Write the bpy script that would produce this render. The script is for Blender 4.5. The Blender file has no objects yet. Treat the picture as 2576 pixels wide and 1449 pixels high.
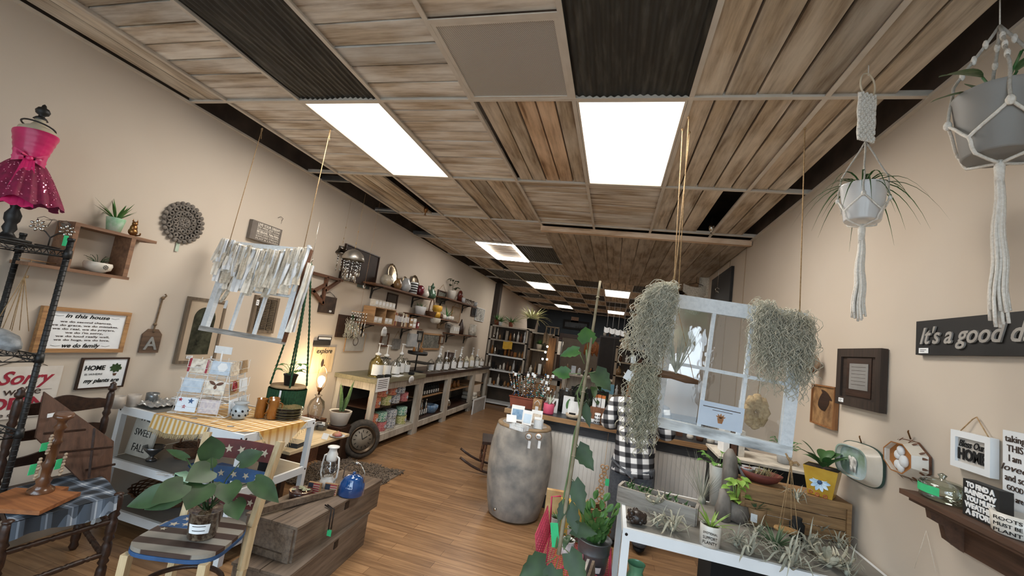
import bpy,bmesh,math,random
from mathutils import Vector,Matrix,noise
random.seed(7)
PI = math.pi
sc = bpy.context.scene
col = sc.collection
V = Vector
# ---------------------------------------------------------------- camera
CAM = V((2.799,-2.1475,1.55));FPX = 1046.7
def _axes(yaw,pitch,roll):
 cy,sy,cp,sp,cr,sr = math.cos(yaw),math.sin(yaw),math.cos(pitch),math.sin(pitch),math.cos(roll),math.sin(roll)
 F = V((sy*cp,cy*cp,sp));R0 = V((cy,-sy,0));U0 = R0.cross(F)
 return R0*cr+U0*sr,U0*cr-R0*sr,F
CR,CU,CF = _axes(-.2551,.1168,.1405)
cd = bpy.data.cameras.new('camera');cam = bpy.data.objects.new('camera',cd);col.objects.link(cam)
cd.sensor_width = 36;cd.lens = FPX*36/2576;cd.clip_start = .02
cam.matrix_world = Matrix(((CR.x,CU.x,-CF.x,CAM.x),(CR.y,CU.y,-CF.y,CAM.y),(CR.z,CU.z,-CF.z,CAM.z),(0,0,0,1)))
sc.camera = cam
sc.view_settings.view_transform = 'Standard';sc.view_settings.look = 'None'
sc.view_settings.gamma = 1;sc.view_settings.use_curve_mapping = False
sc.view_settings.exposure = 0.5
# ---------------------------------------------------------------- daylight
wd = bpy.data.worlds.new('sky');sc.world = wd;wd.use_nodes = True
wn = wd.node_tree;bg = wn.nodes['Background']
sk = wn.nodes.new('ShaderNodeTexSky');sk.sky_type = 'PREETHAM';sk.turbidity = 6;sk.sun_direction = (.3,.75,.6)
mixw = wn.nodes.new('ShaderNodeMixRGB');mixw.inputs[0].default_value = .8;mixw.inputs[2].default_value = (.70,.86,1.0,1)
wn.links.new(sk.outputs[0],mixw.inputs[1]);wn.links.new(mixw.outputs[0],bg.inputs[0]);bg.inputs[1].default_value = 6.5
pl = bpy.data.lights.new('window_portal','AREA');pl.shape = 'RECTANGLE';pl.size = 4.1;pl.size_y = 2.35;pl.cycles.is_portal = True
po = bpy.data.objects.new('window_portal',pl);col.objects.link(po);po.location = (1.86,-3.42,1.5);po.rotation_euler = (PI/2,0,0)
# ---------------------------------------------------------------- placing helpers
def at(px,py,X=None,Y=None,Z=None):
 d = CR*((px-1288)/FPX)-CU*((py-724.5)/FPX)+CF
 t = (X-CAM.x)/d.x if X is not None else (Y-CAM.y)/d.y if Y is not None else (Z-CAM.z)/d.z
 return CAM+d*t
def frame(kind,u,v,n):
 """a facing frame at distance n: L left wall, R right wall, F facing the storefront; u runs right as seen, v up"""
 if kind == 'L':A,B,N,o = V((0,1,0)),V((0,0,1)),V((1,0,0)),V((n,u,v))
 elif kind == 'R':A,B,N,o = V((0,-1,0)),V((0,0,1)),V((-1,0,0)),V((n,-u,v))
 else:A,B,N,o = V((1,0,0)),V((0,0,1)),V((0,-1,0)),V((u,n,v))
 return Matrix(((A.x,B.x,N.x,o.x),(A.y,B.y,N.y,o.y),(A.z,B.z,N.z,o.z),(0,0,0,1)))
def fr(kind,n,a,b):
 """frame at the centre of the rectangle between two sighted corners, plus its width and height"""
 if kind == 'L':p,q = at(*a,X=n),at(*b,X=n);u0,u1 = p.y,q.y
 elif kind == 'R':p,q = at(*a,X=n),at(*b,X=n);u0,u1 = -p.y,-q.y
 else:p,q = at(*a,Y=n),at(*b,Y=n);u0,u1 = p.x,q.x
 return frame(kind,(u0+u1)/2,(p.z+q.z)/2,n),abs(u1-u0),abs(p.z-q.z)
def T(x,y=0,z=0):return Matrix.Translation((x,y,z) if not hasattr(x,'x') else x)
def Rx(a):return Matrix.Rotation(math.radians(a),4,'X')
def Ry(a):return Matrix.Rotation(math.radians(a),4,'Y')
def Rz(a):return Matrix.Rotation(math.radians(a),4,'Z')
def rr(a,b):return random.uniform(a,b)
# ---------------------------------------------------------------- materials
def srgb(h):
 if isinstance(h,str):c = [int(h[i:i+2],16)/255 for i in (0,2,4)]
 else:return (*h,1)
 return (*[x/12.92 if x <= .04045 else ((x+.055)/1.055)**2.4 for x in c],1)
MATS = {}
def _new(name):
 m = bpy.data.materials.new(name);m.use_nodes = True
 return m,m.node_tree,m.node_tree.nodes['Principled BSDF']
def mat(name,c1,c2=None,scale=8,rough=.6,metal=0,stretch=(1,1,1),bump=0,trans=0,alpha=1,emit=0,sharp=.5,vary=0,detail=4,coat=0,sss=0):
 if name in MATS:return MATS[name]
 m,nt,b = _new(name);N,L = nt.nodes,nt.links
 c1 = srgb(c1);c2 = srgb(c2) if c2 is not None else tuple(x*.82 for x in c1[:3])+(1,)
 tc = N.new('ShaderNodeTexCoord');mp = N.new('ShaderNodeMapping');mp.inputs['Scale'].default_value = stretch
 L.new(tc.outputs['Object'],mp.inputs[0])
 nz = N.new('ShaderNodeTexNoise');nz.inputs['Scale'].default_value = scale;nz.inputs['Detail'].default_value = detail
 L.new(mp.outputs[0],nz.inputs[0])
 cr = N.new('ShaderNodeValToRGB');cr.color_ramp.elements[0].position = sharp-.2;cr.color_ramp.elements[1].position = sharp+.2
 cr.color_ramp.elements[0].color = c1;cr.color_ramp.elements[1].color = c2
 L.new(nz.outputs[0],cr.inputs[0]);out = cr.outputs[0]
 if vary:
  at_ = N.new('ShaderNodeAttribute');at_.attribute_name = 'tint'
  mx = N.new('ShaderNodeMixRGB');mx.blend_type = 'MULTIPLY';mx.inputs[0].default_value = vary
  L.new(out,mx.inputs[1]);L.new(at_.outputs['Color'],mx.inputs[2]);out = mx.outputs[0]
 L.new(out,b.inputs['Base Color'])
 b.inputs['Roughness'].default_value = rough;b.inputs['Metallic'].default_value = metal
 if trans:b.inputs['Transmission Weight'].default_value = trans
 if alpha < 1:b.inputs['Alpha'].default_value = alpha
 if coat:b.inputs['Coat Weight'].default_value = coat
 if emit:L.new(out,b.inputs['Emission Color']);b.inputs['Emission Strength'].default_value = emit
 if bump:
  bp = N.new('ShaderNodeBump');bp.inputs['Strength'].default_value = min(1,bump);bp.inputs['Distance'].default_value = .01
  L.new(nz.outputs[0],bp.inputs['Height']);L.new(bp.outputs[0],b.inputs['Normal'])
 MATS[name] = m;return m
def wood(name,base=None,dark=None,light=None,axis=0,scale=3,rough=.65,vary=.6,stain=.5,tight=14):
 """grain along the given axis, with paint wear and a per-board tint"""
 if name in MATS:return MATS[name]
 m,nt,b = _new(name);N,L = nt.nodes,nt.links
 tc = N.new('ShaderNodeTexCoord');mp = N.new('ShaderNodeMapping')
 s = [tight]*3;s[axis] = 1.0;mp.inputs['Scale'].default_value = s
 at_ = N.new('ShaderNodeAttribute');at_.attribute_name = 'tint'
 ad = N.new('ShaderNodeVectorMath');ad.operation = 'ADD'
 ms = N.new('ShaderNodeVectorMath');ms.operation = 'SCALE';ms.inputs['Scale'].default_value = 37
 L.new(at_.outputs['Color'],ms.inputs[0]);L.new(tc.outputs['Object'],ad.inputs[0]);L.new(ms.outputs[0],ad.inputs[1])
 L.new(ad.outputs[0],mp.inputs[0])
 n1 = N.new('ShaderNodeTexNoise');n1.inputs['Scale'].default_value = scale;n1.inputs['Detail'].default_value = 6;n1.inputs['Roughness'].default_value = .65
 L.new(mp.outputs[0],n1.inputs[0])
 mp2 = N.new('ShaderNodeMapping');s2 = [3.2]*3;s2[axis] = .9;mp2.inputs['Scale'].default_value = s2
 L.new(ad.outputs[0],mp2.inputs[0])
 n2 = N.new('ShaderNodeTexNoise');n2.inputs['Scale'].default_value = 2.2;n2.inputs['Detail'].default_value = 5
 L.new(mp2.outputs[0],n2.inputs[0])
 r1 = N.new('ShaderNodeValToRGB');e = r1.color_ramp.elements;e[0].position = .3;e[0].color = srgb(dark);e[1].position = .62;e[1].color = srgb(base)
 L.new(n1.outputs[0],r1.inputs[0]);out = r1.outputs[0]
 if light:
  r2 = N.new('ShaderNodeValToRGB');r2.color_ramp.elements[0].position = .40;r2.color_ramp.elements[1].position = .62
  L.new(n2.outputs[0],r2.inputs[0])
  mm = N.new('ShaderNodeMath');mm.operation = 'MULTIPLY';L.new(r2.outputs[0],mm.inputs[0]);L.new(n1.outputs[0],mm.inputs[1])
  mr = N.new('ShaderNodeMath');mr.operation = 'MULTIPLY';mr.inputs[1].default_value = stain*2;mr.use_clamp = True;L.new(mm.outputs[0],mr.inputs[0])
  mx = N.new('ShaderNodeMixRGB');mx.inputs[2].default_value = srgb(light);L.new(mr.outputs[0],mx.inputs[0]);L.new(out,mx.inputs[1]);out = mx.outputs[0]
 if vary:
  mv = N.new('ShaderNodeMixRGB');mv.blend_type = 'MULTIPLY';mv.inputs[0].default_value = vary
  L.new(out,mv.inputs[1]);L.new(at_.outputs['Color'],mv.inputs[2]);out = mv.outputs[0]
 L.new(out,b.inputs['Base Color']);b.inputs['Roughness'].default_value = rough
 bp = N.new('ShaderNodeBump');bp.inputs['Strength'].default_value = .35;bp.inputs['Distance'].default_value = .004
 L.new(n1.outputs[0],bp.inputs['Height']);L.new(bp.outputs[0],b.inputs['Normal'])
 MATS[name] = m;return m
def glass(name,tint=(1,1,1),rough=.02,clear=.88,gloss=None):
 """thin clear glass: see-through with a fresnel sheen"""
 if name in MATS:return MATS[name]
 m = bpy.data.materials.new(name);m.use_nodes = True;nt = m.node_tree;N,L = nt.nodes,nt.links;N.clear()
 o = N.new('ShaderNodeOutputMaterial');t = N.new('ShaderNodeBsdfTransparent');g = N.new('ShaderNodeBsdfGlossy');mx = N.new('ShaderNodeMixShader')
 t.inputs[0].default_value = (*[clear*x for x in tint],1);g.inputs['Roughness'].default_value = rough
 lw = N.new('ShaderNodeLayerWeight');lw.inputs[0].default_value = .25
 ma = N.new('ShaderNodeMath');ma.operation = 'MULTIPLY_ADD';ma.use_clamp = True;ma.inputs[1].default_value = .7;ma.inputs[2].default_value = gloss if gloss is not None else .06
 L.new(lw.outputs['Fresnel'],ma.inputs[0]);L.new(ma.outputs[0],mx.inputs[0]);L.new(t.outputs[0],mx.inputs[1]);L.new(g.outputs[0],mx.inputs[2]);L.new(mx.outputs[0],o.inputs[0])
 MATS[name] = m;return m
# ---------------------------------------------------------------- mesh builder
class MB:
 def __init__(s):s.v = [];s.f = [];s.m = [];s.t = [];s.sm = [];s.mi = 0;s.tint = 1.0;s.smooth = False;s.M = None
 def add(s,vs,fs,smooth=None):
  k = len(s.v)
  for p in vs:
   p = V(p);s.v.append(s.M @ p if s.M is not None else p)
  for f in fs:
   s.f.append([i+k for i in f]);s.m.append(s.mi);s.t.append(s.tint);s.sm.append(s.smooth if smooth is None else smooth)
  return s
 def box(s,c,d,R=None,taper=1):
  x,y,z = d[0]/2,d[1]/2,d[2]/2;c = V(c)
  p = [V((a*x*(taper if e > 0 else 1),b*y*(taper if e > 0 else 1),e*z)) for a,b,e in ((-1,-1,-1),(1,-1,-1),(1,1,-1),(-1,1,-1),(-1,-1,1),(1,-1,1),(1,1,1),(-1,1,1))]
  if R is not None:p = [R @ q for q in p]
  return s.add([c+q for q in p],[(0,3,2,1),(4,5,6,7),(0,1,5,4),(1,2,6,5),(2,3,7,6),(3,0,4,7)],False)
 def b2(s,a,b):
  return s.box([(a[i]+b[i])/2 for i in range(3)],[abs(b[i]-a[i]) for i in range(3)])
 def bar(s,p,q,w,h=None,up=(0,0,1)):
  p,q = V(p),V(q);d = q-p;l = d.length
  if l < 1e-6:return s
  z = d/l;x = V(up).cross(z)
  if x.length < 1e-4:x = V((1,0,0)).cross(z)
  x.normalize();y = z.cross(x)
  R = Matrix((x,y,z)).transposed()
  return s.box((p+q)/2,(w,h or w,l),R)
 def tube(s,pts,r,n=8,cap=True,closed=False):
  pts = [V(p) for p in pts];k = len(pts);rs = r if isinstance(r,(list,tuple)) else [r]*k
  vs = [];fs = [];prev = None
  for i,p in enumerate(pts):
   t = (pts[(i+1) % k]-pts[i-1]) if closed else pts[min(i+1,k-1)]-pts[max(i-1,0)]
   if t.length < 1e-9:t = V((0,0,1))
   t.normalize()
   if prev is None:
    a = t.cross(V((0,0,1)) if abs(t.z) < .9 else V((1,0,0)))
   else:a = prev-t*prev.dot(t)
   if a.length < 1e-6:a = t.orthogonal()
   a.normalize();b = t.cross(a);prev = a
   for j in range(n):
    g = 2*PI*j/n;vs.append(p+(a*math.cos(g)+b*math.sin(g))*rs[i])
  for i in range(k if closed else k-1):
   for j in range(n):
    j2 = (j+1) % n;i2 = (i+1) % k
    fs.append((i*n+j,i*n+j2,i2*n+j2,i2*n+j))
  if cap and not closed:fs.append(tuple(range(n))[::-1]);fs.append(tuple((k-1)*n+j for j in range(n)))
  return s.add(vs,fs,True)
 def lathe(s,prof,c=(0,0,0),n=24,cap0=True,cap1=True,sx=1,sy=1,R=None,ripple=0,rn=8):
  c = V(c);vs = [];fs = []
  for r,z in prof:
   for j in range(n):
    a = 2*PI*j/n;q = r*(1+ripple*math.cos(rn*a));p = V((q*math.cos(a)*sx,q*math.sin(a)*sy,z));vs.append(c+(R @ p if R is not None else p))
  k = len(prof)
  for i in range(k-1):
   for j in range(n):
    j2 = (j+1) % n;fs.append((i*n+j,i*n+j2,(i+1)*n+j2,(i+1)*n+j))
  s.add(vs,fs,True);k0 = len(s.v)-len(vs)
  for flag,i in ((cap0,0),(cap1,k-1)):
   if flag and prof[i][0] > 1e-4:
    f = [k0+i*n+j for j in range(n)];s.f.append(f[::-1] if i == 0 else f);s.m.append(s.mi);s.t.append(s.tint);s.sm.append(False)
  return s
 def cyl(s,p,q,r,r2=None,n=16):return s.tube([p,q],[r,r if r2 is None else r2],n)
 def ball(s,c,r,n=12,sz=1,sx=1,sy=1,R=None):
  k = max(5,n//2+1);return s.lathe([(max(1e-5,r*math.sin(PI*i/k)),-r*sz*math.cos(PI*i/k)) for i in range(k+1)],c,n,False,False,sx,sy,R)
 def prism(s,poly,z0,z1):
  n = len(poly);vs = [(x,y,z0) for x,y in poly]+[(x,y,z1) for x,y in poly]
  return s.add(vs,[tuple(range(n))[::-1],tuple(range(n,2*n))]+[(i,(i+1) % n,n+(i+1) % n,n+i) for i in range(n)],False)
 def grid(s,fn,nu,nv,smooth=True,thick=0):
  vs = [fn(i/nu,j/nv) for j in range(nv+1) for i in range(nu+1)]
  fs = [(j*(nu+1)+i,j*(nu+1)+i+1,(j+1)*(nu+1)+i+1,(j+1)*(nu+1)+i) for j in range(nv) for i in range(nu)]
  return s.add(vs,fs,smooth)
 def blade(s,pts,w,up=(0,0,1),flat=.25,n=3):
  """a tapering leaf blade following pts, v-shaped in section"""
  pts = [V(p) for p in pts];k = len(pts);vs = [];fs = []
  ws = w if isinstance(w,(list,tuple)) else [w*min(1,(1-i/(k-1))*1.6)*(0.6+.4*min(1,i*2/(k-1))) if i < k-1 else w*.04 for i in range(k)]
  for i,p in enumerate(pts):
   t = (pts[min(i+1,k-1)]-pts[max(i-1,0)]).normalized();a = t.cross(V(up))
   if a.length < 1e-3:a = t.orthogonal()
   a.normalize();u = a.cross(t)
   vs += [p-a*ws[i]+u*ws[i]*flat,p,p+a*ws[i]+u*ws[i]*flat]
  for i in range(k-1):
   for j in (0,1):fs.append((i*3+j,i*3+j+1,i*3+j+4,i*3+j+3))
  return s.add(vs,fs,True)
 def leaf(s,base,d,up,L,W,droop=.3,shape='heart',fold=.15,notch=0):
  """a broad leaf: outline by shape, arching along its midrib"""
  base,d,up = V(base),V(d).normalized(),V(up);a = d.cross(up)
  if a.length < 1e-3:a = d.orthogonal()
  a.normalize();u = a.cross(d)
  n = 8;vs = [];fs = []
  for i in range(n+1):
   t = i/n
   if shape == 'heart':w = math.sin(PI*min(1,t*.90+.10))**.75*(1.25-t*.75)
   elif shape == 'oval':w = math.sin(PI*min(1,t*.97+.02))**.8
   else:w = math.sin(PI*min(1,t*.97+.02))**.9*(1.2-t*.5)
   if t == 1:w = .02
   c = base+d*(L*(t-droop*t*t*.25))-V((0,0,1))*L*droop*t*t
   for q in (-1,-.55,0,.55,1):
    back = -L*.16*abs(q)*(1-abs(q)*.2) if (shape == 'heart' and i < 2) else 0
    cut = (1-notch) if (notch and i % 2 == 1 and abs(q) == 1) else 1
    vs.append(c+a*(q*w*W/2*cut)+u*(abs(q)**1.4*w*W*fold)+d*back)
  for i in range(n):
   for j in range(4):fs.append((i*5+j,i*5+j+1,i*5+j+6,i*5+j+5))
  return s.add(vs,fs,True)
 def mesh(s,name,mats):
  me = bpy.data.meshes.new(name);me.from_pydata(s.v,[],s.f)
  for m_ in (mats if isinstance(mats,(list,tuple)) else [mats]):me.materials.append(m_)
  me.polygons.foreach_set('material_index',s.m);me.polygons.foreach_set('use_smooth',s.sm)
  ca = me.color_attributes.new('tint','FLOAT_COLOR','CORNER');buf = []
  for p,t in zip(me.polygons,s.t):
   q = t if isinstance(t,tuple) else (t,t,t);buf += [q[0],q[1],q[2],1]*p.loop_total
  ca.data.foreach_set('color',buf);me.update();return me
# ---------------------------------------------------------------- objects
def tag(o,label,cat,group=None,kind=None):
 if label:o['label'] = label
 if cat:o['category'] = cat
 if group:o['group'] = group
 if kind:o['kind'] = kind
 return o
def thing(name,label,cat,M=None,group=None):
 o = bpy.data.objects.new(name,None);col.objects.link(o);o.empty_display_size = .05
 o.matrix_world = M if M is not None else Matrix.Identity(4);return tag(o,label,cat,group)
def part(par,name,mb,mats,label=None,M=None):
 o = bpy.data.objects.new(name,mb.mesh(name,mats) if isinstance(mb,MB) else mb);col.objects.link(o);o.parent = par
 if M is not None:o.matrix_local = M
 if label:o['label'] = label
 return o
def solo(name,label,cat,mb,mats,M=None,group=None,kind=None):
 o = bpy.data.objects.new(name,mb.mesh(name,mats));col.objects.link(o)
 if M is not None:o.matrix_world = M
 return tag(o,label,cat,group,kind)
def struct(name,mb,mats,par=None):
 o = bpy.data.objects.new(name,mb.mesh(name,mats));col.objects.link(o);o['kind'] = 'structure'
 if par:o.parent = par
 return o
def dup(o,M=None,label=None,group=None,par=None):
 c = o.copy();col.objects.link(c)
 if par is not None:c.parent = par
 for ch in list(o.children):dup(ch,par=c)
 if M is not None:c.matrix_world = M
 if label:c['label'] = label
 if group:c['group'] = group
 return c
def text_mesh(s,h,depth=.002,shear=0,bold=0,w=None,align='CENTER',space=1,line=1):
 cu = bpy.data.curves.new('t','FONT');cu.body = s;cu.size = h;cu.align_x = align;cu.align_y = 'CENTER';cu.extrude = depth/2;cu.shear = shear;cu.offset = bold
 cu.space_character = space;cu.space_line = line;cu.resolution_u = 3
 o = bpy.data.objects.new('t',cu);col.objects.link(o);dg = bpy.context.evaluated_depsgraph_get()
 me = bpy.data.meshes.new_from_object(o.evaluated_get(dg));bpy.data.objects.remove(o);bpy.data.curves.remove(cu)
 if w:
  xs = [v.co.x for v in me.vertices]
  if xs:
   k = w/max(1e-6,max(xs)-min(xs));c = (max(xs)+min(xs))/2 if align == 'CENTER' else 0
   for v in me.vertices:v.co.x = (v.co.x-c)*k;v.co.y *= min(1,max(.45,k/.8))
 return me
def text(par,s,x,y,z,h,m,w=None,shear=0,bold=0,name='lettering',align='CENTER',R=None,line=1,depth=.002):
 me = text_mesh(s,h,depth,shear,bold,w,align,line=line);me.materials.clear();me.materials.append(m)
 o = bpy.data.objects.new(name,me);col.objects.link(o);o.parent = par;o.matrix_local = T(x,y,z) @ R if R is not None else T(x,y,z);return o
nth_ = ('second','third','fourth','fifth')
# common materials
white = mat('white_paint','e9edf0','dfe3e6',6,rough=.45)
black = mat('black_paint','141414','1c1c1c',9,rough=.5)
paper = mat('paper_white','eef0f0','e2e4e6',14,rough=.8)
ink = mat('black_ink','161616','101010',9,rough=.9)
ink_brown = mat('brown_ink','4b3a30','3a2d26',9,rough=.9)
green_tag = mat('green_tag_paper','3fc783','35b676',20,rough=.8)
dkwood = wood('dark_stained_wood','3b251a','1e120d',rough=.4,vary=.3)
brwood = wood('brown_wood','6b4630','452b1c',vary=.4)
ltwood = wood('light_wood','b08a62','8a6643',vary=.4)
silver = mat('silver_metal','c8c4bc','a7a29a',12,rough=.22,metal=1)
dkmetal = mat('dark_iron','2a2624','3a3330',20,rough=.45,metal=.6)
brass = mat('aged_brass','a4774a','6d4a2c',12,rough=.3,metal=.9)
gls = glass('clear_glass')
soil = mat('potting_soil','2a2019','3c2f25',60,rough=.95,bump=1)
twine = mat('jute_twine','b99b74','94754f',90,rough=.95)
cord = mat('cotton_cord','e6ddcf','d3c8b8',120,rough=.95,bump=.3)
def leafmat(n,a,b=None,rough=.42):return mat(n,a,b,14,rough=rough,detail=2)
lf_dark = leafmat('dark_green_leaf','35502b','203619',.5);lf_mid = leafmat('green_leaf','4e7d3c','376030');lf_lime = leafmat('lime_leaf','8fae4c','6c9440')
lf_grey = mat('silvery_air_plant_leaf','b3b2a2','84877a',30,rough=.85)
lf_moss = mat('spanish_moss','dcd8c8','aaa895',60,rough=.95)
# ================================================================ ROOM
WL,WR,YF,YB,ZC = -.35,4.08,-3.4,15.1,2.9
wallp = mat('beige_wall_paint','cabeaf','c5b8a8',1.5,rough=.85,bump=.05,detail=8)
wallb = mat('slate_blue_wall_paint','2c353d','272f36',3,rough=.8)
dark = mat('plenum_dark','574a40','3b322b',5,rough=1)
for nm,x0,x1 in (('wall_left',WL-.12,WL),('wall_right',WR,WR+.12)):
 m = MB();m.b2((x0,YF,0),(x1,YB,2.9));m.mi = 1;m.b2((x0,YF,2.9),(x1,YB,3.5));struct(nm,m,[wallp,dark])
m = MB();m.b2((WL-.12,YB,0),(WR+.12,YB+.12,3.5));struct('wall_back',m,wallb)
for i,(nm,x) in enumerate((('baseboard_left',WL),('baseboard_right',WR-.015))):
 m = MB();m.b2((x,YF,0),(x+.015,YB,.1));struct(nm,m,mat('baseboard_paint','8f8274','857869',8))
# seams of the wall panels on the right, wall angle trims
m = MB()
for y in (2.74,3.4):m.b2((WR-.004,y,0),(WR,y+.02,2.9))
struct('trim_1',m,mat('wall_seam_paint','a8937a','a08b73',5))
m = MB();m.b2((WL,YF,2.885),(WL+.025,YB,2.9));m.b2((WR-.025,YF,2.885),(WR,YB,2.9));struct('trim_2',m,mat('tbar_metal','d6ccbe','c8bdae',8,rough=.45))
m = MB();m.b2((WL,8.2,0),(WL+.14,8.42,2.9));struct('trim_3',m,mat('dark_post_paint','33271f','2a201a',8))
# floor of warm laminate planks
def floor_mat():
 m,nt,b = _new('laminate_planks');N,L = nt.nodes,nt.links
 tc = N.new('ShaderNodeTexCoord');br = N.new('ShaderNodeTexBrick')
 br.inputs['Scale'].default_value = 1;br.inputs['Brick Width'].default_value = .9;br.inputs['Row Height'].default_value = .085
 br.inputs['Mortar Size'].default_value = .0012;br.inputs['Bias'].default_value = 0;br.offset = .37
 br.inputs['Color1'].default_value = srgb('a8845f');br.inputs['Color2'].default_value = srgb('8a6a4b');br.inputs['Mortar'].default_value = srgb('5d3d26')
 L.new(tc.outputs['Object'],br.inputs[0])
 mp = N.new('ShaderNodeMapping');mp.inputs['Scale'].default_value = (1.2,16,1);nz = N.new('ShaderNodeTexNoise');nz.inputs['Scale'].default_value = 2.5;nz.inputs['Detail'].default_value = 6
 L.new(tc.outputs['Object'],mp.inputs[0]);L.new(mp.outputs[0],nz.inputs[0])
 cr = N.new('ShaderNodeValToRGB');cr.color_ramp.elements[0].position = .35;cr.color_ramp.elements[0].color = (.62,.55,.5,1);cr.color_ramp.elements[1].position = .65;cr.color_ramp.elements[1].color = (1.1,1.08,1.05,1)
 L.new(nz.outputs[0],cr.inputs[0]);mx = N.new('ShaderNodeMixRGB');mx.blend_type = 'MULTIPLY';mx.inputs[0].default_value = .85
 L.new(br.outputs[0],mx.inputs[1]);L.new(cr.outputs[0],mx.inputs[2]);L.new(mx.outputs[0],b.inputs['Base Color'])
 b.inputs['Roughness'].default_value = .33;b.inputs['Specular IOR Level'].default_value = .45
 return m
m = MB();m.b2((WL-.12,YF-.1,-.08),(WR+.12,YB+.12,0));struct('floor',m,floor_mat())
m = MB();m.b2((WL-.12,YF-.1,3.5),(WR+.12,YB+.12,3.58));struct('ceiling',m,dark)
# storefront behind the camera: sill, header, mullions, panes; street outside
alu = mat('storefront_aluminium','6c6a66','62605c',9,rough=.4,metal=.7)
m = MB();m.b2((WL-.12,YF-.1,0),(WR+.12,YF,.25));m.b2((WL-.12,YF-.1,2.72),(WR+.12,YF,3.5));struct('wall_front',m,wallp)
for i in range(4):
 x0 = WL+i*(WR-WL)/4;x1 = x0+(WR-WL)/4
 m = MB();m.b2((x0,YF-.08,.25),(x0+.05,YF-.02,2.72));m.b2((x1-.05,YF-.08,.25),(x1,YF-.02,2.72));m.b2((x0+.05,YF-.08,.25),(x1-.05,YF-.02,.31));m.b2((x0+.05,YF-.08,2.66),(x1-.05,YF-.02,2.72))
 w = struct('window_%d' % (i+1),m,alu)
 m = MB();m.b2((x0+.05,YF-.055,.31),(x1-.05,YF-.05,2.66));struct('window_pane',m,glass('storefront_glass',clear=.97,gloss=.02),w)
m = MB();m.b2((-30,-40,-.12),(34,YF-.1,-.03));struct('ground',m,mat('pale_paving','9a9894','8a8884',3,rough=.9))
tm = MB();tm.cyl((0,0,0),(0,0,2.6),.22,.12,10);cm = MB();random.seed(2)
for i in range(40):cm.ball((rr(-1.5,1.5),rr(-1.2,1.2),3.4+rr(-1.1,1.6)),rr(.3,.65),8)
tw = thing('street_tree','leafy tree across the street mirrored in the hanging window panes','tree',T(1.0,-14,-.03),'street trees outside the storefront');part(tw,'trunk',tm,mat('tree_bark','4d4036','33291f',9));part(tw,'crown',cm,mat('tree_crown_green','3d5238','25351f',3,rough=.9))
for i,(x,y) in enumerate(((6.5,-16),(-5,-15),(11,-19),(3.4,-24))):dup(tw,T(x,y,-.03),nth_[i]+' street tree outside the storefront')
# ceiling boards
wx = wood('ceiling_board_across','d9cab4','84694c','f4efe6',axis=0,scale=2.0,stain=.9)
wy = wood('ceiling_board_along','cfbea6','75604a','e8dfd0',axis=1,scale=2.0,stain=.7)
corr = mat('blackened_corrugated_metal','353431','63615b',6,rough=.5,metal=.3,stretch=(6,.8,1),bump=.4,sharp=.68)
CW = mb_w = MB();CM = MB()
def tint(kind):
 a = rr(.82,1.05)
 if kind == 'w':return (a,a*.97,a*.93)
 if kind == 'b':a = rr(.6,.98);return (a,a*.90,a*.78)
 if kind == 'g':a = rr(.45,.8);return (a,a*.98,a*.95)
 if kind == 'd':a = rr(.35,.5);return (a,a*.92,a*.85)
 if kind == 'o':return (.95,.62,.36)
 return (a,a*.95,a*.88)
def boards(x0,x1,y0,y1,along,n,kinds='w',skip=(),z=2.912,over={}):
 g = .006;CW.mi = 1 if along else 0
 for i in range(n):
  if i in skip:continue
  CW.tint = tint(over.get(i,random.choice(kinds)));h = rr(0,.006)
  a,b = i/n,(i+1)/n
  if along:CW.b2((x0+(x1-x0)*a+g,y0,z+h),(x0+(x1-x0)*b-g,y1,z+.02+h))
  else:CW.b2((x0,y0+(y1-y0)*a+g,z+h),(x1,y0+(y1-y0)*b-g,z+.02+h))
def corrug(x0,x1,y0,y1,step=.036,z=2.915):
 n = int((x1-x0)/step);
 CM.grid(lambda u,v:(x0+(x1-x0)*u,y0+(y1-y0)*v,z+.005*math.sin(u*n*2*PI)+(.004*math.sin(v*40+u*9))),n*6,8)
U = .6096;S = 1.2192
def cx(k):return k*U
r = -3  # rows in front of and above the camera
for r in (-3,-2):
 for k in range(7):boards(cx(k),min(cx(k+1),4.0),r*S,(r+1)*S,k in (3,5,6),6,'wb')
 boards(WL,0,r*S,(r+1)*S,True,3)
# row above the front of the view
boards(WL+.03,0,-S,0,True,2,'w')
boards(0,U,-S,0,False,9,'w',over={0:'w',1:'g',2:'d',3:'g'})
corrug(U,2*U,-S,0)
boards(2*U,3*U,-S,0,False,8,'w',over={5:'g'})
boards(3*U,4*U,-S,-U,False,4,'b')
corrug(4*U,5*U,-S,0)
boards(5*U,6*U,-S,0,True,4,'b',over={3:'d'})
boards(6*U,3.94,-S,0,True,2,'b')
# second row, with the two bright panels
boards(0,U,0,S,False,9,'w');boards(2*U,3*U,0,S,False,9,'w')
boards(3*U+.03,4*U,0,S,True,5,'b',skip=(),over={2:'o',3:'o'})
boards(5*U,6*U,0,S,True,5,'b');boards(6*U,3.92,0,S,True,2,'wb')
# third row
boards(0,U*.75,S,2*S,True,4,'wb');boards(U,2*U,S,2*S,False,9,'w',over={6:'d'});boards(2*U,3*U,S,2*S,True,4,'b',over={1:'d'})
boards(3*U,4*U,S,2*S,False,9,'w');boards(4*U,5*U,S,2*S,False,9,'wb',over={3:'b',4:'b'});boards(5*U,5.75*U,S,2*S,True,3,'wb');boards(6*U,3.95,S,2*S,True,2,'wb')
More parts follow.
